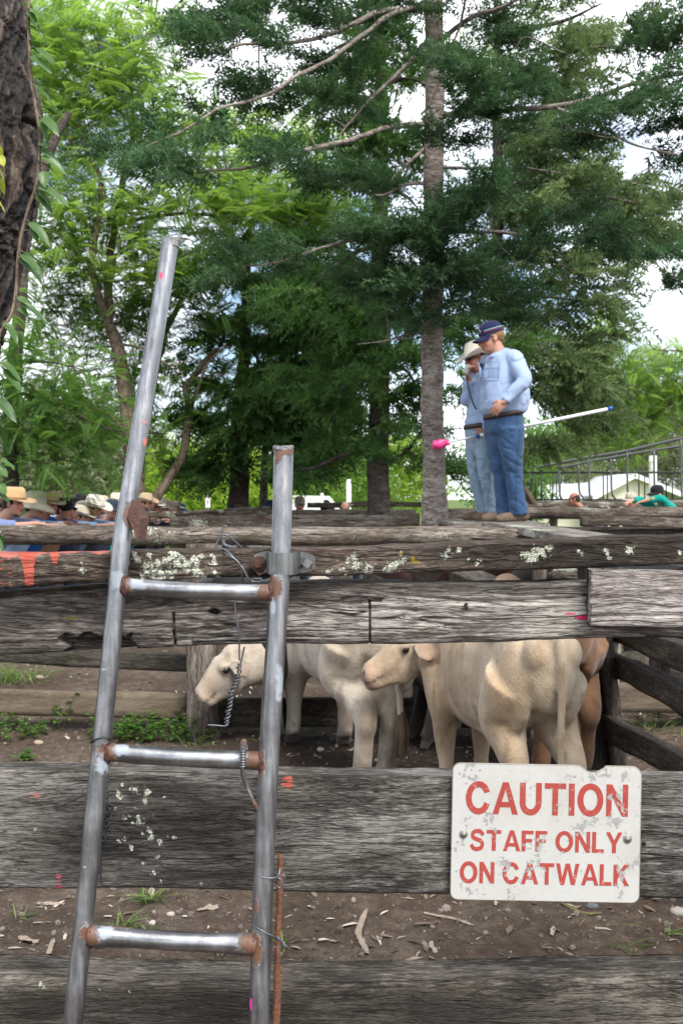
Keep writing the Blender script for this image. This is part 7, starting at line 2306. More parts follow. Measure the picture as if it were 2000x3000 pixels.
    mb.ell(C + HR @ np.array((-.026, 0, .030)), (.092, .0800, .072), HR, 22, 14)
    mb.ell(C + HR @ np.array((-.066, 0, -.008)), (.036, .055, .036), HR, 18, 10)
    mk('hair', mb.get()[0] - base, mb.get()[1], hair_m, root, True, None, True)
    kind, off, tilt, mat, s = hatspec
    T = np.array(Matrix.Rotation(tilt, 3, 'Y'))
    RH = HR @ T
    hv, hf = hat_mesh(kind, C + HR @ np.array(off), RH, s)
    hat = mk('cap' if kind == 'cap' else 'hat', hv - base, hf, mat, root, True, None, True)
    # sunglasses
    mb = MB()
    for k in (-1, 1):
        mb.ell(C + HR @ np.array((.096, .032 * k, .010)), (.007, .027, .019), HR, 14, 8)
        mb.tube([C + HR @ np.array((.094, .054 * k, .014)), C + HR @ np.array((.05, .076 * k, .014)), C + HR @ np.array((-.01, .083 * k, .012))], [.004, .0035, .003], 6)
    mb.tube([C + HR @ np.array((.101, .012, .014)), C + HR @ np.array((.101, -.012, .014))], .003, 6)
    mk('sunglasses', mb.get()[0] - base, mb.get()[1], M_GLASS, root, True, None, True)
    return root, hat, sh, (C + HR @ np.array(off), RH, s, base)

# man in the navy cap
dA = 8.35
def A(x, y, d=dA): return P(x, y, d)
fdA = norm(np.array((-0.92, -0.39, 0)))
lfA = np.cross((0, 0, 1.0), fdA)
feetA = np.array((A(1500, 1520)[0], dA, CWZ))
JA = dict(head=A(1438, 993), hd=norm(np.array((-0.97, -0.16, -0.20))), neck=A(1462, 1040), chest=A(1474, 1110), pelvis=A(1474, 1255),
          shL=A(1462, 1056) + lfA * .185 + fdA * (-.03), shR=A(1462, 1056) - lfA * .185, elL=A(1536, 1114, 8.06), wrL=A(1478, 1178, 8.06), elR=A(1500, 1150, 8.65), wrR=A(1452, 1235, 8.60),
          handL=(A(1452, 1200, 8.09) - A(1478, 1178, 8.06), np.array((0.1, 0.9, -0.2)), 1, (0.35, 0.35)), handR=(np.array((-0.6, -0.5, -0.4)), np.array((0.2, -0.6, 0.4)), -1, (0.9, 1.1)),
          hipL=A(1474, 1262) + lfA * .10, hipR=A(1474, 1262) - lfA * .10, knL=A(1486, 1385) + lfA * .085, knR=A(1484, 1385) - lfA * .08 + fdA * .01, anL=A(1504, 1496) + lfA * .08, anR=A(1498, 1496) - lfA * .07 + fdA * .02,
          legr=[.122, .100, .078, .072, .082], waist=(A(1474, 1213), .150, .178, .030), toeL=norm(np.array((-0.96, -0.25, 0))), toeR=norm(np.array((-0.98, -0.1, 0))))
torsoA = [(A(1468, 1028), .062, .080), (A(1466, 1044), .105, .165), (A(1471, 1066), .140, .190), (A(1474, 1105), .175, .198), (A(1477, 1150), .200, .205), (A(1477, 1178), .205, .205), (A(1474, 1203), .192, .198), (A(1473, 1220), .145, .17)]
manA, capA, shirtA, capf = standing_man('man in navy cap and dark blue jeans, left hand on hip, standing on the catwalk', feetA, fdA, JA, (0.46, 0.245, 0.17), torsoA, ('cap', (-.002, 0, .040), math.radians(6), M_CAPN, 1.02), M_SHIRT, M_JEANS, M_HAIRG, 3)
# pocket with flap, front placket and embroidered mark, laid on the cloth
from mathutils.bvhtree import BVHTree
def on_shirt(shirt, base, pts, direction, lift):
    me = shirt.data
    bv = BVHTree.FromPolygons([v.co[:] for v in me.vertices], [tuple(p.vertices) for p in me.polygons])
    out = []
    for p in pts:
        q = Vector((p - base).tolist()) - Vector(direction.tolist()) * 0.6
        h = bv.ray_cast(q, Vector(direction.tolist()))
        out.append(np.array(h[0]) - direction * lift if h[0] is not None else p - base)
    return np.array(out)
def patch(name, shirt, base, c, u, w, du, dw, direction, lift, mat, n=9):
    pts = [c + u * du * (i / (n - 1) - .5) + w * dw * (j / (n - 1) - .5) for j in range(n) for i in range(n)]
    v = on_shirt(shirt, base, pts, direction, lift)
    v2 = v + direction * .006
    f = [(j * n + i, j * n + i + 1, (j + 1) * n + i + 1, (j + 1) * n + i) for j in range(n - 1) for i in range(n - 1)]
    ed = [i for i in range(n)] + [j * n + n - 1 for j in range(1, n)] + [(n - 1) * n + i for i in range(n - 2, -1, -1)] + [j * n for j in range(n - 2, 0, -1)]
    N = n * n
    f += [(ed[k], ed[(k + 1) % len(ed)], N + ed[(k + 1) % len(ed)], N + ed[k]) for k in range(len(ed))]
    return mk(name, np.vstack([v, v2]), f, mat, shirt, True, None, True)
M_SHIRTD = cloth('blue_cotton_double', (0.225, 0.31, 0.48), 0.03, wr=0.3)
view = np.array((0.16, 0.985, 0.0))
uu, ww = np.array((1.0, -0.15, -0.12)), np.array((0.05, 0, 1.0))
patch('pocket', shirtA, feetA, A(1442, 1098), uu, ww, .105, .125, view, .005, M_SHIRTD)
patch('pocket_flap', shirtA, feetA, A(1441, 1074), uu, ww, .112, .045, view, .009, M_SHIRT)
patch('placket', shirtA, feetA, A(1414, 1120), uu, np.array((-.16, 0, 1.0)), .030, .36, view, .004, M_SHIRTD, 14)
patch('embroidery', shirtA, feetA, A(1437, 1050), uu, ww, .040, .016, view, .006, simple_mat('blue_stitching', (0.08, 0.16, 0.36), 0.8))
patch('embroidery', shirtA, feetA, A(1435, 1057), uu, ww, .034, .008, view, .006, simple_mat('pink_stitching', (0.62, 0.20, 0.28), 0.8))
# cap trim: two stripes round the back and a pale badge on the front
C0, RH, s_, base_ = capf
for z0, z1, col, nm in ((.034, .039, (0.22, 0.50, 0.50), 'stripe'), (.024, .029, (0.36, 0.05, 0.05), 'stripe')):
    bv, bf = band_mesh(C0 - RH @ np.array((.006, 0, 0)), RH, s_, z0, z1, .1075, .0895, lambda a: abs(((a + math.pi) % (2 * math.pi)) - math.pi) > 0.75)
    mk(nm, bv - base_, bf, simple_mat('cap_' + nm + ('_aqua' if z0 > .03 else '_red'), col, 0.8), capA, True, None, True)
mb = MB()
for (yy, zz, ry, rz) in ((.012, .050, .020, .012), (.004, .062, .010, .012), (.030, .044, .010, .006)):
    mb.ell(C0 + RH @ np.array((.094 - 3.2 * yy * yy - .35 * max(0, zz - .03), yy, zz)) * s_, (.006, ry, rz), RH, 14, 8)
mk('badge', mb.get()[0] - base_, mb.get()[1], simple_mat('pale_cap_badge', (0.34, 0.45, 0.62), 0.8), capA, True, None, True)
mb = MB()
mb.ell(C0 + RH @ np.array((.092, .020, .032)) * s_, (.006, .020, .004), RH, 14, 8)
mk('badge', mb.get()[0] - base_, mb.get()[1], simple_mat('pink_cap_badge', (0.70, 0.25, 0.35), 0.8), capA, True, None, True)

# man in the cream hat, speaking into a hand microphone
dB = 8.78
def Bq(x, y, d=dB): return P(x, y, d)
fdB = norm(np.array((-0.96, -0.28, 0)))
lfB = np.cross((0, 0, 1.0), fdB)
feetB = np.array((Bq(1440, 1520)[0], dB, CWZ))
JB = dict(head=Bq(1398, 1052), hd=norm(np.array((-0.96, -0.22, -0.16))), neck=Bq(1414, 1098), chest=Bq(1418, 1160), pelvis=Bq(1408, 1280),
          shL=Bq(1414, 1112) + lfB * .185, shR=Bq(1414, 1112) - lfB * .185 + fdB * .03, elL=Bq(1440, 1200, 8.55), wrL=Bq(1425, 1262, 8.62), elR=Bq(1366, 1172, 8.78), wrR=Bq(1372, 1112, 8.70),
          handL=(np.array((-0.6, 0.2, -0.4)), np.array((0.2, 0.6, 0.4)), 1, (0.9, 1.1)), handR=(np.array((-0.15, -0.1, 1.0)), np.array((0.95, -0.25, 0.1)), -1, (0.7, 1.2)),
          hipL=Bq(1406, 1285) + lfB * .10, hipR=Bq(1406, 1285) - lfB * .10, knL=Bq(1414, 1395) + lfB * .09, knR=Bq(1408, 1395) - lfB * .09, anL=Bq(1440, 1496) + lfB * .07, anR=Bq(1430, 1496) - lfB * .07,
          legr=[.100, .092, .078, .072, .078], waist=(Bq(1404, 1248), .125, .165, .012), toeL=norm(np.array((-0.97, -0.2, 0))), toeR=norm(np.array((-0.97, -0.15, 0))))
torsoB = [(Bq(1416, 1086), .06, .075), (Bq(1416, 1100), .100, .17), (Bq(1417, 1125), .118, .19), (Bq(1416, 1165), .125, .185), (Bq(1412, 1205), .130, .175), (Bq(1406, 1235), .132, .17), (Bq(1404, 1256), .115, .155)]
manB, hatB, shirtB, hf_ = standing_man('man in cream hat, sunglasses and pale jeans speaking into a microphone', feetB, fdB, JB, (0.40, 0.20, 0.13), torsoB, ('western', (-.004, 0, .046), math.radians(10), M_HATC, 1.08), M_SHIRT, M_JEANSL, M_HAIRB, 13)
mic = MB()
wp = JB['wrR'] + np.array((-0.02, -0.03, .085))
mic.box(wp, (.045, .040, .085), np.array(Matrix.Rotation(0.5, 3, 'Y')))
v, f = remesh(mic, .004, 5)
micob = tag(mk('microphone', v, f, simple_mat('grey_microphone', (0.42, 0.43, 0.42), 0.5, 0, 60, 0.15)), 'small grey hand microphone at the mouth of the man in the cream hat', 'microphone')
cord = MB().tube(catmull([wp - (0, 0, .04), wp + (.01, -.02, -.16), wp + (.06, -.04, -.32), wp + (.10, 0, -.36)], 40), .006, 8)
mk('cord', *cord.get(), M_GLASS, micob)

# paint stick: white pole with a pink rag tip
pole = empty('paint_stick', P(1530, 1250, 8.57))
tag(pole, 'long white pole with blue collars and a pink daubed tip, held between the two men', 'pole')
pa_, pb_, pc_ = P(1302, 1299, 8.62), P(1398, 1277, 8.60), P(1789, 1196, 8.50)
M_POLE = simple_mat('white_painted_pole', (0.72, 0.73, 0.72), 0.45, 0, 30, 0.06)
mk('shaft', *tube(np.array([pa_, pb_]), .0095, 14), M_POLE, pole)
mk('shaft', *tube(np.array([pb_, pc_]), .0145, 14), M_POLE, pole)
M_BLUE = simple_mat('blue_plastic', (0.015, 0.09, 0.40), 0.45)
dr_ = norm(pc_ - pb_)
mk('collar', *tube(np.array([pb_ - dr_ * .018, pb_ + dr_ * .018]), .0165, 14), M_BLUE, pole)
mk('end_cap', *tube(np.array([pc_ - dr_ * .03, pc_ + dr_ * .012]), .0165, 14), M_BLUE, pole)
mb = MB()
mb.tube(catmull([P(1318, 1296, 8.62), P(1300, 1299, 8.62), P(1280, 1303, 8.62), P(1266, 1302, 8.62)], 20), np.interp(np.linspace(0, 1, 20), [0, .3, .6, .9, 1], [.018, .026, .044, .042, .02]), 14)
v, f = mb.get()
v = v + (np.stack([fbm(v * 28, k, 3) for k in (1, 2, 3)], 1) - .5) * .03
mk('rag_tip', v, f, simple_mat('wet_pink_paint', (0.75, 0.045, 0.22), 0.4, 0, 30, 0.2), pole)

# --------------------------------- onlookers leaning on the far rail
lean_cache = {}
def lean_meshes(var):
    if var in lean_cache: return lean_cache[var]
    r = np.random.default_rng(var)
    C = np.array((.27, 0, 1.50))
    HR = ortho((0.97, 0.0, -0.10 + .06 * var))
    body, shirt, legs = MB(), MB(), MB()
    head_parts(body, C, HR)
    body.tube(catmull([C + HR @ np.array((-.02, 0, -.05)), (.20, 0, 1.40), (.12, 0, 1.32)], 10), np.linspace(.056, .066, 10), 14)
    body.tube(catmull([(.12, 0, 1.34), (0, 0, 1.15), (-.16, 0, .92)], 12), .09, 12)
    ea = [(.34, .29, 1.27), (.38, -.25, 1.28)]
    wa = [(.52, .04 + .1 * (var == 1), 1.30), (.64, -.12, 1.30)]
    if var == 2:
        ea, wa = [(.40, .27, 1.44), (.42, -.24, 1.42)], [(.62, .16, 1.40), (.64, -.16, 1.40)]
    for k in (0, 1):
        s = 1 if k == 0 else -1
        body.tube(catmull([(.12, .15 * s, 1.30), ea[k], wa[k]], 16), np.linspace(.045, .026, 16), 10)
        d = norm(np.array(wa[k]) - np.array(ea[k]))
        hand(body, wa[k], d + np.array((.3, -.2 * s, -.25)), (0, 0, -1.0), s, (0.3, 0.6))
        shirt.tube(catmull([(.10, .10 * s, 1.33), (.13, .19 * s, 1.28), (np.array((.13, .19 * s, 1.28)) + np.array(ea[k])) / 2, ea[k], (np.array(ea[k]) * (.35 if var else .7) + np.array(wa[k]) * (.65 if var else .3))], 20), np.interp(np.linspace(0, 1, 20), [0, .3, .7, 1], [.07, .082, .062, .052]), 14)
        legs.tube(catmull([(-.2, .10 * s, .95), (-.16, .13 * s, .55), (-.25, .14 * s, .06)], 16), np.linspace(.11, .07, 16), 12)
        legs.ell((-.17, .14 * s, .045), (.13, .05, .045))
    loft(shirt, [(np.array(p), a, b, np.array((.86, 0, -.5)), np.array((0, 1.0, 0))) for p, a, b in (((.14, 0, 1.36), .06, .08), ((.12, 0, 1.31), .11, .18), ((.06, 0, 1.2), .14, .20), ((-.05, 0, 1.05), .145, .19), ((-.16, 0, .92), .14, .18))])
    legs.ell((-.17, 0, .90), (.15, .18, .14))
    bv, bf = remesh(body, .0075, 3)
    sv, sf = remesh(shirt, .014, 4)
    sv = sv - norm((sv - np.array((0, 0, 1.15))) * np.array((1, 1, .3))) * wrinkle(sv, 5 + var, .014, (8, 8, 7))[:, None]
    lv, lf_ = remesh(legs, .018, 4)
    lean_cache[var] = (C, HR, bv, bf, sv, sf, lv, lf_)
    return lean_cache[var]
hat_mats, shirt_mats = {}, {}
def cmat(nm, col):
    if nm not in hat_mats: hat_mats[nm] = cloth(nm, col, 0.10, wr=0.3)
    return hat_mats[nm]
STRAW, KHAKI, CREAMH, BLACKH, NAVYH = (0.50, 0.33, 0.17), (0.27, 0.25, 0.19), (0.62, 0.56, 0.45), (0.012, 0.012, 0.014), (0.025, 0.04, 0.065)
def onlooker(label, px, hy, d, deg, hat, hcol, scol, skin=(0.50, 0.28, 0.20), var=0, hair=(0.03, 0.02, 0.015), brim=None, glasses=False, group='onlookers leaning on the rails', hscale=1.08, long_hair=False, tilt=0):
    tilt = tilt * .6 - 3
    hy -= 3
    C, HR, bv, bf, sv, sf, lv, lf_ = lean_meshes(var)
    zt = EYE - (hy - HY) / F * d
    rz = math.radians(deg)
    hx = P(px, 0, d)[0]
    ox, oy = hx - C[0] * math.cos(rz), d - C[0] * math.sin(rz)
    root = empty('person', (ox, oy, zt - C[2]), rz)
    tag(root, label, 'person', group)
    c = np.tile(np.array(skin), (len(bv), 1))
    c = head_colour(bv, C, HR, skin, c)
    mk('body', bv, bf, M_SKIN, root, True, {'col': np.c_[c, np.ones(len(c))]}, True)
    mk('shirt', sv, sf, cmat('shirt_%.2f_%.2f_%.2f' % scol, scol), root, True, None, True)
    mk('trousers', lv, lf_, cmat('trousers_dark_blue', (0.03, 0.05, 0.09)), root, True, None, True)
    mb = MB()
    mb.ell(C + HR @ np.array((-.024, 0, .020)), (.096, .0825, .090), HR, 20, 12)
    mb.ell(C + HR @ np.array((-.060, 0, -.035)), (.050, .060, .052), HR, 16, 9)
    if long_hair:
        mb.ell(C + HR @ np.array((-.05, 0, -.07)), (.06, .078, .10), HR, 16, 9)
    mk('hair', *mb.get(), cmat('hair_%.3f_%.3f_%.3f' % hair, hair), root, True, None, True)
    if hat:
        T = np.array(Matrix.Rotation(math.radians(tilt), 3, 'Y'))
        hv, hf2 = hat_mesh(hat, C + HR @ np.array((-.004, 0, .040)), HR @ T, hscale, brim)
        ho = mk('cap' if hat == 'cap' else 'hat', hv, hf2, cmat('hat_%.3f_%.3f_%.3f' % hcol, hcol), root, True, None, True)
        if hat in ('western', 'straw'):
            bv2, bf2 = band_mesh(C + HR @ np.array((-.004, 0, .040)), HR @ T, hscale, .004, .022)
            mk('hat_band', bv2, bf2, cmat('hat_band_%.2f' % (hcol[0] * .5), tuple(x * .45 for x in hcol)), ho, True, None, True)
    if glasses:
        mb = MB()
        for k in (-1, 1):
            mb.ell(C + HR @ np.array((.096, .032 * k, .010)), (.007, .027, .018), HR, 12, 7)
        mk('sunglasses', *mb.get(), M_GLASS, root, True, None, True)
    return root
onlooker('man in tan straw hat and slate blue shirt, nearest of the leaning onlookers', 42, 1478, 10.2, -18, 'straw', STRAW, (0.16, 0.20, 0.36), hscale=1.22, brim=.085)
onlooker('man in floppy grey khaki bucket hat and light blue shirt', 104, 1487, 10.9, -22, 'bucket', KHAKI, (0.34, 0.46, 0.66), var=1, hscale=1.28, brim=.075, tilt=10)
onlooker('smiling man in bright blue shirt under a wide straw hat', 146, 1483, 11.8, -30, 'straw', (0.46, 0.35, 0.17), (0.02, 0.13, 0.46), skin=(0.44, 0.20, 0.14), hscale=1.12, tilt=2)
onlooker('young man in black cap and tan shirt', 191, 1497, 12.0, -25, 'cap', BLACKH, (0.36, 0.20, 0.11), var=1, hscale=1.08)
onlooker('bareheaded woman with brown hair between the black cap and a cream hat', 210, 1521, 12.4, -55, None, None, (0.05, 0.06, 0.12), skin=(0.44, 0.23, 0.16), hair=(0.06, 0.03, 0.02), long_hair=True)
onlooker('low bending onlooker under a cream curled brim hat', 240, 1518, 12.9, -15, 'western', CREAMH, (0.30, 0.18, 0.11), var=1, tilt=14)
onlooker('onlooker in a black felt hat behind the cream hats', 236, 1480, 14.6, -30, 'western', BLACKH, (0.3, 0.3, 0.3), brim=.06)
onlooker('man in wide white curled hat and denim blue shirt, head bowed', 278, 1494, 13.0, -20, 'western', (0.66, 0.63, 0.55), (0.20, 0.32, 0.50), hscale=1.3, tilt=12)
onlooker('grey haired man in dark teal cap beside the long stile', 330, 1497, 13.6, -40, 'cap', NAVYH, (0.10, 0.12, 0.2), hair=(0.35, 0.33, 0.31), var=1, tilt=14)
onlooker('onlooker in pale hat partly hidden by the long stile', 343, 1476, 15.2, -30, 'straw', (0.60, 0.54, 0.44), (0.3, 0.3, 0.32))
onlooker('man in white shirt under a tan wide hat just right of the long stile', 428, 1478, 15.0, -18, 'western', (0.44, 0.33, 0.22), (0.62, 0.62, 0.58), brim=.09, tilt=2)
onlooker('man in sunglasses and small white hat', 455, 1487, 15.8, -35, 'straw', (0.70, 0.68, 0.62), (0.05, 0.07, 0.2), glasses=True, brim=.055)
onlooker('bending onlooker with pale cap and purple shirt', 478, 1492, 16.6, -12, 'bucket', (0.60, 0.50, 0.42), (0.25, 0.22, 0.42), var=1)
onlooker('last onlooker of the row in a pinkish cap', 494, 1494, 17.4, -15, 'cap', (0.55, 0.42, 0.36), (0.36, 0.2, 0.14), tilt=10)
onlooker('onlooker in teal sleeve bending low beside the long stile', 418, 1519, 14.4, -5, 'cap', BLACKH, (0.01, 0.30, 0.27), var=1)
onlooker('onlooker at the very left edge in navy shirt behind the tan straw hat', 4, 1486, 11.6, -10, 'straw', (0.40, 0.30, 0.18), (0.06, 0.09, 0.20))
onlooker('onlooker in dark brown hat between the blue shirted man and the black cap', 168, 1476, 14.0, -25, 'western', (0.10, 0.065, 0.04), (0.25, 0.3, 0.4))
onlooker('onlooker in a beige cap behind the wide white curled hat', 302, 1484, 15.0, -35, 'cap', (0.45, 0.38, 0.28), (0.12, 0.2, 0.4), var=1)
onlooker('onlooker with short dark hair left of the tan wide hat', 408, 1489, 15.6, -40, None, None, (0.5, 0.5, 0.5), var=1)
onlooker('onlooker in a soft white bucket hat right of the sunglasses', 468, 1483, 17.6, -20, 'bucket', (0.66, 0.64, 0.58), (0.1, 0.22, 0.42))
onlooker('onlooker in a small straw hat at the far end of the row', 512, 1496, 18.2, -15, 'straw', (0.5, 0.4, 0.25), (0.5, 0.5, 0.52), var=1)
onlooker('onlooker in a blue cap at the end of the row, arms on the rail', 528, 1500, 19.0, -10, 'cap', (0.03, 0.07, 0.2), (0.3, 0.16, 0.1))
onlooker('person in bright blue shirt behind the short stile', 790, 1494, 16.8, -95, 'cap', (0.02, 0.03, 0.06), (0.01, 0.10, 0.42))
onlooker('person in beige cap and maroon and gold shirt right of the short stile', 878, 1483, 17.0, -80, 'cap', (0.36, 0.31, 0.24), (0.16, 0.03, 0.035), var=1)
onlooker('dark haired person looking down at the centre rail', 1010, 1494, 18.0, -100, None, None, (0.30, 0.06, 0.06), hair=(0.02, 0.014, 0.012))
onlooker('balding man in grey and gold shirt looking left, right of the men', 1680, 1466, 18.5, 172, None, None, (0.10, 0.10, 0.11), hair=(0.04, 0.025, 0.02), skin=(0.40, 0.19, 0.13))
onlooker('man in khaki brimmed hat and sunglasses peering over the log fence', 1845, 1470, 19.0, -120, 'straw', (0.42, 0.37, 0.30), (0.10, 0.09, 0.09), glasses=True)
onlooker('man in teal shirt and black and white cap leaning over the log fence', 1922, 1452, 15.5, -162, 'cap', BLACKH, (0.0, 0.27, 0.22), var=2, tilt=14)

# ------------------------------------------------------------------ metal railing, house, poles behind
M_RAIL = simple_mat('grey_steel_rail', (0.12, 0.12, 0.125), 0.55, 0.5, 40, 0.3)
rl_ = empty('metal_railing', P(1780, 1475, 12.9))
tag(rl_, 'grey tubular metal railing on the raised walkway at the right, rising towards the edge', 'railing')
mk('top_rail', *tube(catmull([P(1580, 1368, 22.4), P(1723, 1340, 21.9), P(1835, 1321, 21.6), P(2000, 1283, 21.2), P(2160, 1248, 20.8)], 40), .032, 10), M_RAIL, rl_)
mk('top_rail', *tube(catmull([P(1637, 1371, 22.8), P(1787, 1341, 22.4), P(2000, 1305, 21.9), P(2160, 1278, 21.6)], 40), .028, 10), M_RAIL, rl_)
for x, yt_, yb2, d in ((1636, 1360, 1462, 22.2), (1693, 1362, 1452, 22.6), (1723, 1342, 1460, 21.9), (1788, 1340, 1456, 22.4), (1835, 1322, 1462, 21.6), (1914, 1320, 1462, 22.0), (1993, 1287, 1462, 21.2), (2090, 1266, 1462, 21.0)):
    mk('baluster', *tube(catmull([P(x, yt_, d), P(x + 1, (yt_ + yb2) / 2, d), P(x + 3, yb2 - 12, d), P(x + 9, yb2, d), P(x + 16, yb2 + 8, d)], 20), .024, 8), M_RAIL, rl_)
bk = empty('metal_railing', P(1780, 1465, 25))
tag(bk, 'thin black balustrade with level top behind the rising metal railing', 'railing')
M_BLK = simple_mat('black_iron', (0.02, 0.02, 0.022), 0.5, 0.4)
mk('top_rail', *tube(np.array([P(1512, 1384, 25), P(2200, 1384, 25)]), .026, 8), M_BLK, bk)
mk('bottom_rail', *tube(np.array([P(1512, 1464, 25), P(2200, 1464, 25)]), .022, 8), M_BLK, bk)
for x in (1520, 1535, 1551, 1567, 1585, 1618, 1629, 1640, 1766, 1778, 1870, 1887, 1950, 1968, 2040, 2060):
    mk('baluster', *tube(np.array([P(x, 1384, 25), P(x, 1464, 25)]), .017, 6), M_BLK, bk)
mk('baluster', *tube(catmull([P(1560, 1335, 25), P(1558, 1400, 25), P(1552, 1432, 25), P(1535, 1440, 25)], 16), .016, 6), M_BLK, bk)
mk('brace', *tube(np.array([P(1522, 1362, 25), P(1540, 1384, 25)]), .016, 6), M_BLK, bk)
mk('brace', *tube(np.array([P(1560, 1362, 25), P(1590, 1384, 25)]), .016, 6), M_BLK, bk)
ch = MB()
ch.box((P(1545, 1452, 12.4) + P(1545, 1452, 12.4)) / 2, (.055, .30, .24), np.array(Matrix.Rotation(-0.55, 3, 'Y')))
v, f = remesh(ch, .012, 2)
tag(mk('leaning_board', v, f, M_PLANK), 'short brown board leaning on the fence right of the dark jeans', 'board')

# cream weatherboard house
HDp = 50.0
M_WALL, nt, b = newmat('cream_weatherboard')
g = G(nt)
wz = g.n('ShaderNodeTexWave', {'wave_type': 'BANDS', 'bands_direction': 'Z', 'wave_profile': 'SAW'}, Vector=g.coord(), Scale=1.05)
g.set(b, 'Base Color', g.mix(g.noise(g.coord(), 2, 4), (0.78, 0.72, 0.55), (0.84, 0.78, 0.62)))
g.set(b, 'Normal', g.bump(wz.outputs['Fac'], 0.25, 0.03))
b.inputs['Roughness'].default_value = 0.6
M_TRIM = simple_mat('white_trim', (0.80, 0.80, 0.78), 0.5)
M_ROOF = simple_mat('pale_metal_roof', (0.62, 0.64, 0.66), 0.45, 0.1, 3, 0.06)
hs = empty('house', P(1845, 1480, HDp) * (1, 1, 0))
tag(hs, 'cream weatherboard house with a white trimmed gable beyond the railing', 'house')
gl, gr, ga = P(1752, 1440, HDp), P(1956, 1440, HDp), P(1851, 1392, HDp)
zb = -0.4
dep = 7.0
wv = [(gl[0] + .2, HDp, zb), (gr[0] - .2, HDp, zb), (gr[0] - .2, HDp, gr[2]), (ga[0], HDp, ga[2] - .12), (gl[0] + .2, HDp, gl[2])]
wv = np.array(wv + [(x, HDp + dep, z) for x, y, z in wv])
mk('wall', wv, [(0, 1, 2, 3, 4), (9, 8, 7, 6, 5), (0, 5, 6, 1), (1, 6, 7, 2), (4, 9, 5, 0)], M_WALL, hs, False)
def slab(a, b2, y0, y1, t):
    d = norm(np.array(b2) - np.array(a))
    nn = np.array((-d[2], 0, d[0]))
    if nn[2] < 0: nn = -nn
    q = [np.array(a), np.array(b2), np.array(b2) + nn * t, np.array(a) + nn * t]
    v = np.array([(x[0], y0, x[2]) for x in q] + [(x[0], y1, x[2]) for x in q])
    return v, [(0, 1, 2, 3), (7, 6, 5, 4), (0, 4, 5, 1), (1, 5, 6, 2), (2, 6, 7, 3), (3, 7, 4, 0)]
apx = (ga[0], 0, ga[2])
for e_ in ((gl[0] - .35, 0, gl[2] - .28), (gr[0] + 1.6, 0, gr[2] - .55)):
    mk('roof', *slab(apx, e_, HDp - .45, HDp + dep, .10), M_ROOF, hs, False)
    mk('barge_board', *slab((apx[0], 0, apx[2] - .16), (e_[0], 0, e_[2] - .16), HDp - .50, HDp - .44, .16), M_TRIM, hs, False)
l0, l1 = P(1560, 1476, HDp + 2), P(1760, 1440, HDp + 2)
mk('wall', *MB().box(((l0[0] + l1[0]) / 2, HDp + 4, .3), (l1[0] - l0[0] - .6, 4, 1.6)).get(), M_WALL, hs, False)
mk('roof', np.array([(l0[0], HDp + 1.2, 1.52), (l1[0] + .4, HDp + 1.2, 1.75), (l1[0] + .4, HDp + 6, 2.5), (l0[0], HDp + 6, 2.3), (l0[0], HDp + 1.2, 1.34), (l1[0] + .4, HDp + 1.2, 1.55), (l1[0] + .4, HDp + 6, 2.4), (l0[0], HDp + 6, 2.2)]), [(0, 1, 2, 3), (7, 6, 5, 4), (0, 4, 5, 1), (1, 5, 6, 2), (2, 6, 7, 3), (3, 7, 4, 0)], M_ROOF, hs, False)
wn0 = mk('window', *MB().box((ga[0] + 0.0, HDp - .02, .9), (1.1, .06, 1.0)).get(), M_TRIM, hs, False)
mk('pane', *MB().box((ga[0] + 0.0, HDp - .055, .9), (.92, .03, .82)).get(), simple_mat('dark_pane', (0.03, 0.04, 0.05), 0.1), wn0, False).location = (0, -.035, 0)
def pole_thing(px, d, y0, r, label, mat, name='pole', cat='pole'):
    a = P(px, y0, d)
    v, f = tube(np.array([(a[0], d, -.2), (a[0], d, a[2] * .5), tuple(a)]), [r, r, r * .9], 12)
    return tag(mk(name, v, f, mat), label, cat)
pole_thing(1911, 38, 1335, .16, 'thick pale post standing behind the house gable at the right', simple_mat('pale_post_paint', (0.60, 0.60, 0.57), 0.6, 0, 8, 0.1))
pole_thing(1021, 30, 1405, .075, 'thin white pole between the second conifer and the main conifer', M_TRIM)
pole_thing(943, 33, 1445, .05, 'short white pole beside the person in the beige cap', M_TRIM)
sg = empty('notice_sign', P(609, 1475, 24) * (1, 1, 0))
tag(sg, 'small white notice on a post beyond the onlookers', 'sign')
mk('post', *tube(np.array([(P(609, 0, 24)[0], 24.03, 0), (P(609, 0, 24)[0], 24.03, 1.7)]), .03, 10), M_RAIL, sg)
mk('panel', *MB().box(P(609, 1473, 24), (.115, .02, .235)).get(), M_TRIM, sg, False)
mb = MB()
for zz, w_ in ((.05, .05), (.02, .06), (-.01, .045)):
    mb.box(P(609, 1473, 23.985) + np.array((0, 0, zz)), (w_, .004, .014))
mk('marking', *mb.get(), simple_mat('faded_red_mark', (0.5, 0.15, 0.13), 0.7), sg, False)
van = empty('parked_van', (P(905, 0, 36)[0], 36, 0))
tag(van, 'white van parked far behind the people at the centre', 'van')
vx = P(905, 0, 36)[0]
prof = [(-1.3, .35), (1.5, .35), (1.5, 1.0), (1.15, 1.15), (.75, 1.68), (-1.3, 1.72)]
vv = np.array([(vx + x, y, z) for y in (35.2, 36.9) for x, z in prof])
n_ = len(prof)
mk('body', vv, [tuple(range(n_)), tuple(range(2 * n_ - 1, n_ - 1, -1))] + [(k, n_ + k, n_ + (k + 1) % n_, (k + 1) % n_) for k in range(n_)], simple_mat('white_van_paint', (0.75, 0.76, 0.77), 0.25), van, False)
mk('window', np.array([(vx + x, 35.17, z) for x, z in ((.45, 1.15), (1.0, 1.15), (.7, 1.55), (.45, 1.55))]), [(0, 1, 2, 3)], simple_mat('van_glass', (0.02, 0.025, 0.03), 0.08), van, False)
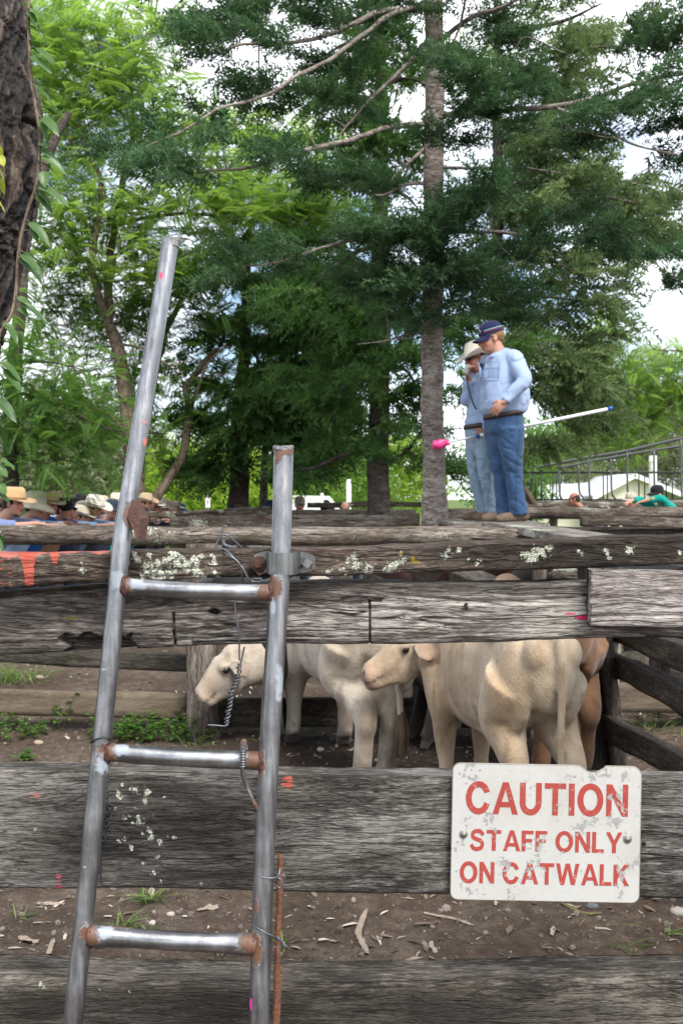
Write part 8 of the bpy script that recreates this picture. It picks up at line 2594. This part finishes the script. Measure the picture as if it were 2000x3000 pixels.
for x in (-.8, .9):
    mk('wheel', *tube(np.array([(vx + x, 35.12, .33), (vx + x, 35.35, .33)]), .33, 20), simple_mat('tyre_rubber', (0.02, 0.02, 0.02), 0.8), van)

# ------------------------------------------------------------------ weeds and grass in the yards
LF_WEED = leaf_mat('weed_leaf', (0.030, 0.085, 0.012), (0.100, 0.200, 0.032), (0.20, 0.42, 0.04), 0.3)
LF_GRASS = leaf_mat('grass_blade', (0.05, 0.11, 0.02), (0.20, 0.28, 0.085), (0.25, 0.45, 0.06), 0.3)
def weed(label, px, py, n, size, hgt, seed, cat='weed', spread=0.2, name='leafy_weed'):
    q = on_ground(px, py)
    e = empty(name, q)
    tag(e, label, cat)
    r = np.random.default_rng(seed)
    st, lf2, var = MB(), MB(), []
    for k in range(n):
        a = r.random() * 6.28
        rad = spread * math.sqrt(r.random())
        b0 = q + np.array((rad * math.cos(a), rad * .6 * math.sin(a), 0))
        tip = b0 + np.array((r.normal() * .05, r.normal() * .04, hgt * (0.4 + .7 * r.random())))
        st.tube(catmull([b0 - (0, 0, .01), (b0 + tip) / 2 + r.normal(size=3) * .012, tip], 6), .0018, 4)
        for j in range(7):
            t = .3 + .7 * j / 6
            o = b0 * (1 - t) + tip * t
            aa = r.random() * 6.28
            nn = blade(lf2, o, (math.cos(aa), math.sin(aa), .15 + .3 * r.random()), np.array((0.05, 0, 1.0)), size * (.6 + .7 * r.random()), size * .34, .3, 5)
            var += [float(np.clip(r.normal(.5, .25), 0, 1))] * nn
    mk('stem', *st.get(), LF_WEED, e, True, {'var': np.full(st.n, .3)})
    mk('foliage', *lf2.get(), LF_WEED, e, True, {'var': np.array(var)})
    return e
weed('low patch of bright green weeds against the grey post', 500, 2165, 34, .040, .17, 1, spread=.26)
weed('leafy weeds just right of the long stile under the brown plank', 370, 2170, 26, .042, .15, 2, spread=.20)
weed('green weeds at the left edge below the brown plank', 25, 2160, 30, .038, .14, 3, spread=.28)
weed('single tall seedling with round leaves in front of the brown plank', 180, 2140, 2, .050, .30, 4, spread=.01)
weed('large green leaf plant behind the tan cow by the dark post', 1760, 2185, 3, .13, .22, 6, spread=.05)
weed('small green sprout on the soil left of the ladder', 80, 2225, 2, .06, .05, 7, spread=.03)
weed('clump of weeds on the right beyond the sloping rails', 1960, 2110, 16, .05, .14, 8, spread=.25)
def tuft(label, px, py, n, L, seed, spread=.03, col=LF_GRASS, group=None):
    q = on_ground(px, py)
    r = np.random.default_rng(seed)
    mb, var = MB(), []
    for k in range(n):
        a = r.random() * 6.28
        b0 = q + np.array((spread * r.normal(), spread * .6 * r.normal(), -.004))
        ln = L * (.5 + .7 * r.random())
        nn = blade(mb, b0, (math.cos(a) * .8, math.sin(a) * .8, .55 + .7 * r.random()), np.array((math.cos(a) * -.6, math.sin(a) * -.6, 1.0)), ln, .0022 + .0018 * r.random(), .3 + .6 * r.random(), 7)
        var += [float(np.clip(r.normal(.5, .3), 0, 1))] * nn
    o = mk('grass_tuft', *mb.get(), col, None, True, {'var': np.array(var)})
    return tag(o, label, 'grass', group)
tuft('grass tuft at the foot of the wide board between the stiles', 440, 2640, 26, .13, 1, .03)
tuft('upright grass tuft sprouting behind the lowest rung', 350, 2715, 14, .12, 2, .015)
tuft('thin grass blades right of the grass tuft, just above the lowest rung', 400, 2718, 10, .11, 3, .02)
tuft('grass sprig on the soil at the right edge below the wide board', 1945, 2740, 9, .14, 4, .015)
tuft('few grass blades in front of the bottom board right of the sign', 1840, 2782, 8, .10, 5, .02)
tuft('short grass blades beside the right stile by the iron rod', 830, 2760, 8, .08, 6, .012)
tuft('flat green grass blades below the lowest rung', 640, 2790, 9, .09, 7, .02)
tuft('small grass sprig left of the long stile near the bottom of the wide board', 60, 2690, 6, .07, 8, .01)
tuft('dense lush grass beyond the second fence at the far left', 20, 2000, 160, .34, 9, .16)
tuft('thin grass in the dark pen behind the ladder', 870, 2150, 30, .12, 10, .15)
tuft('grass tuft at the foot of the grey post', 570, 2185, 24, .12, 11, .08)
tuft('grass blades between the white cow and the black cow', 1230, 2130, 14, .14, 12, .05)
tuft('bright grass beyond the sloping rails on the right', 1905, 2140, 40, .20, 13, .15)
tuft('yellowish vine tendril standing against the grey post', 538, 2080, 8, .22, 14, .01)
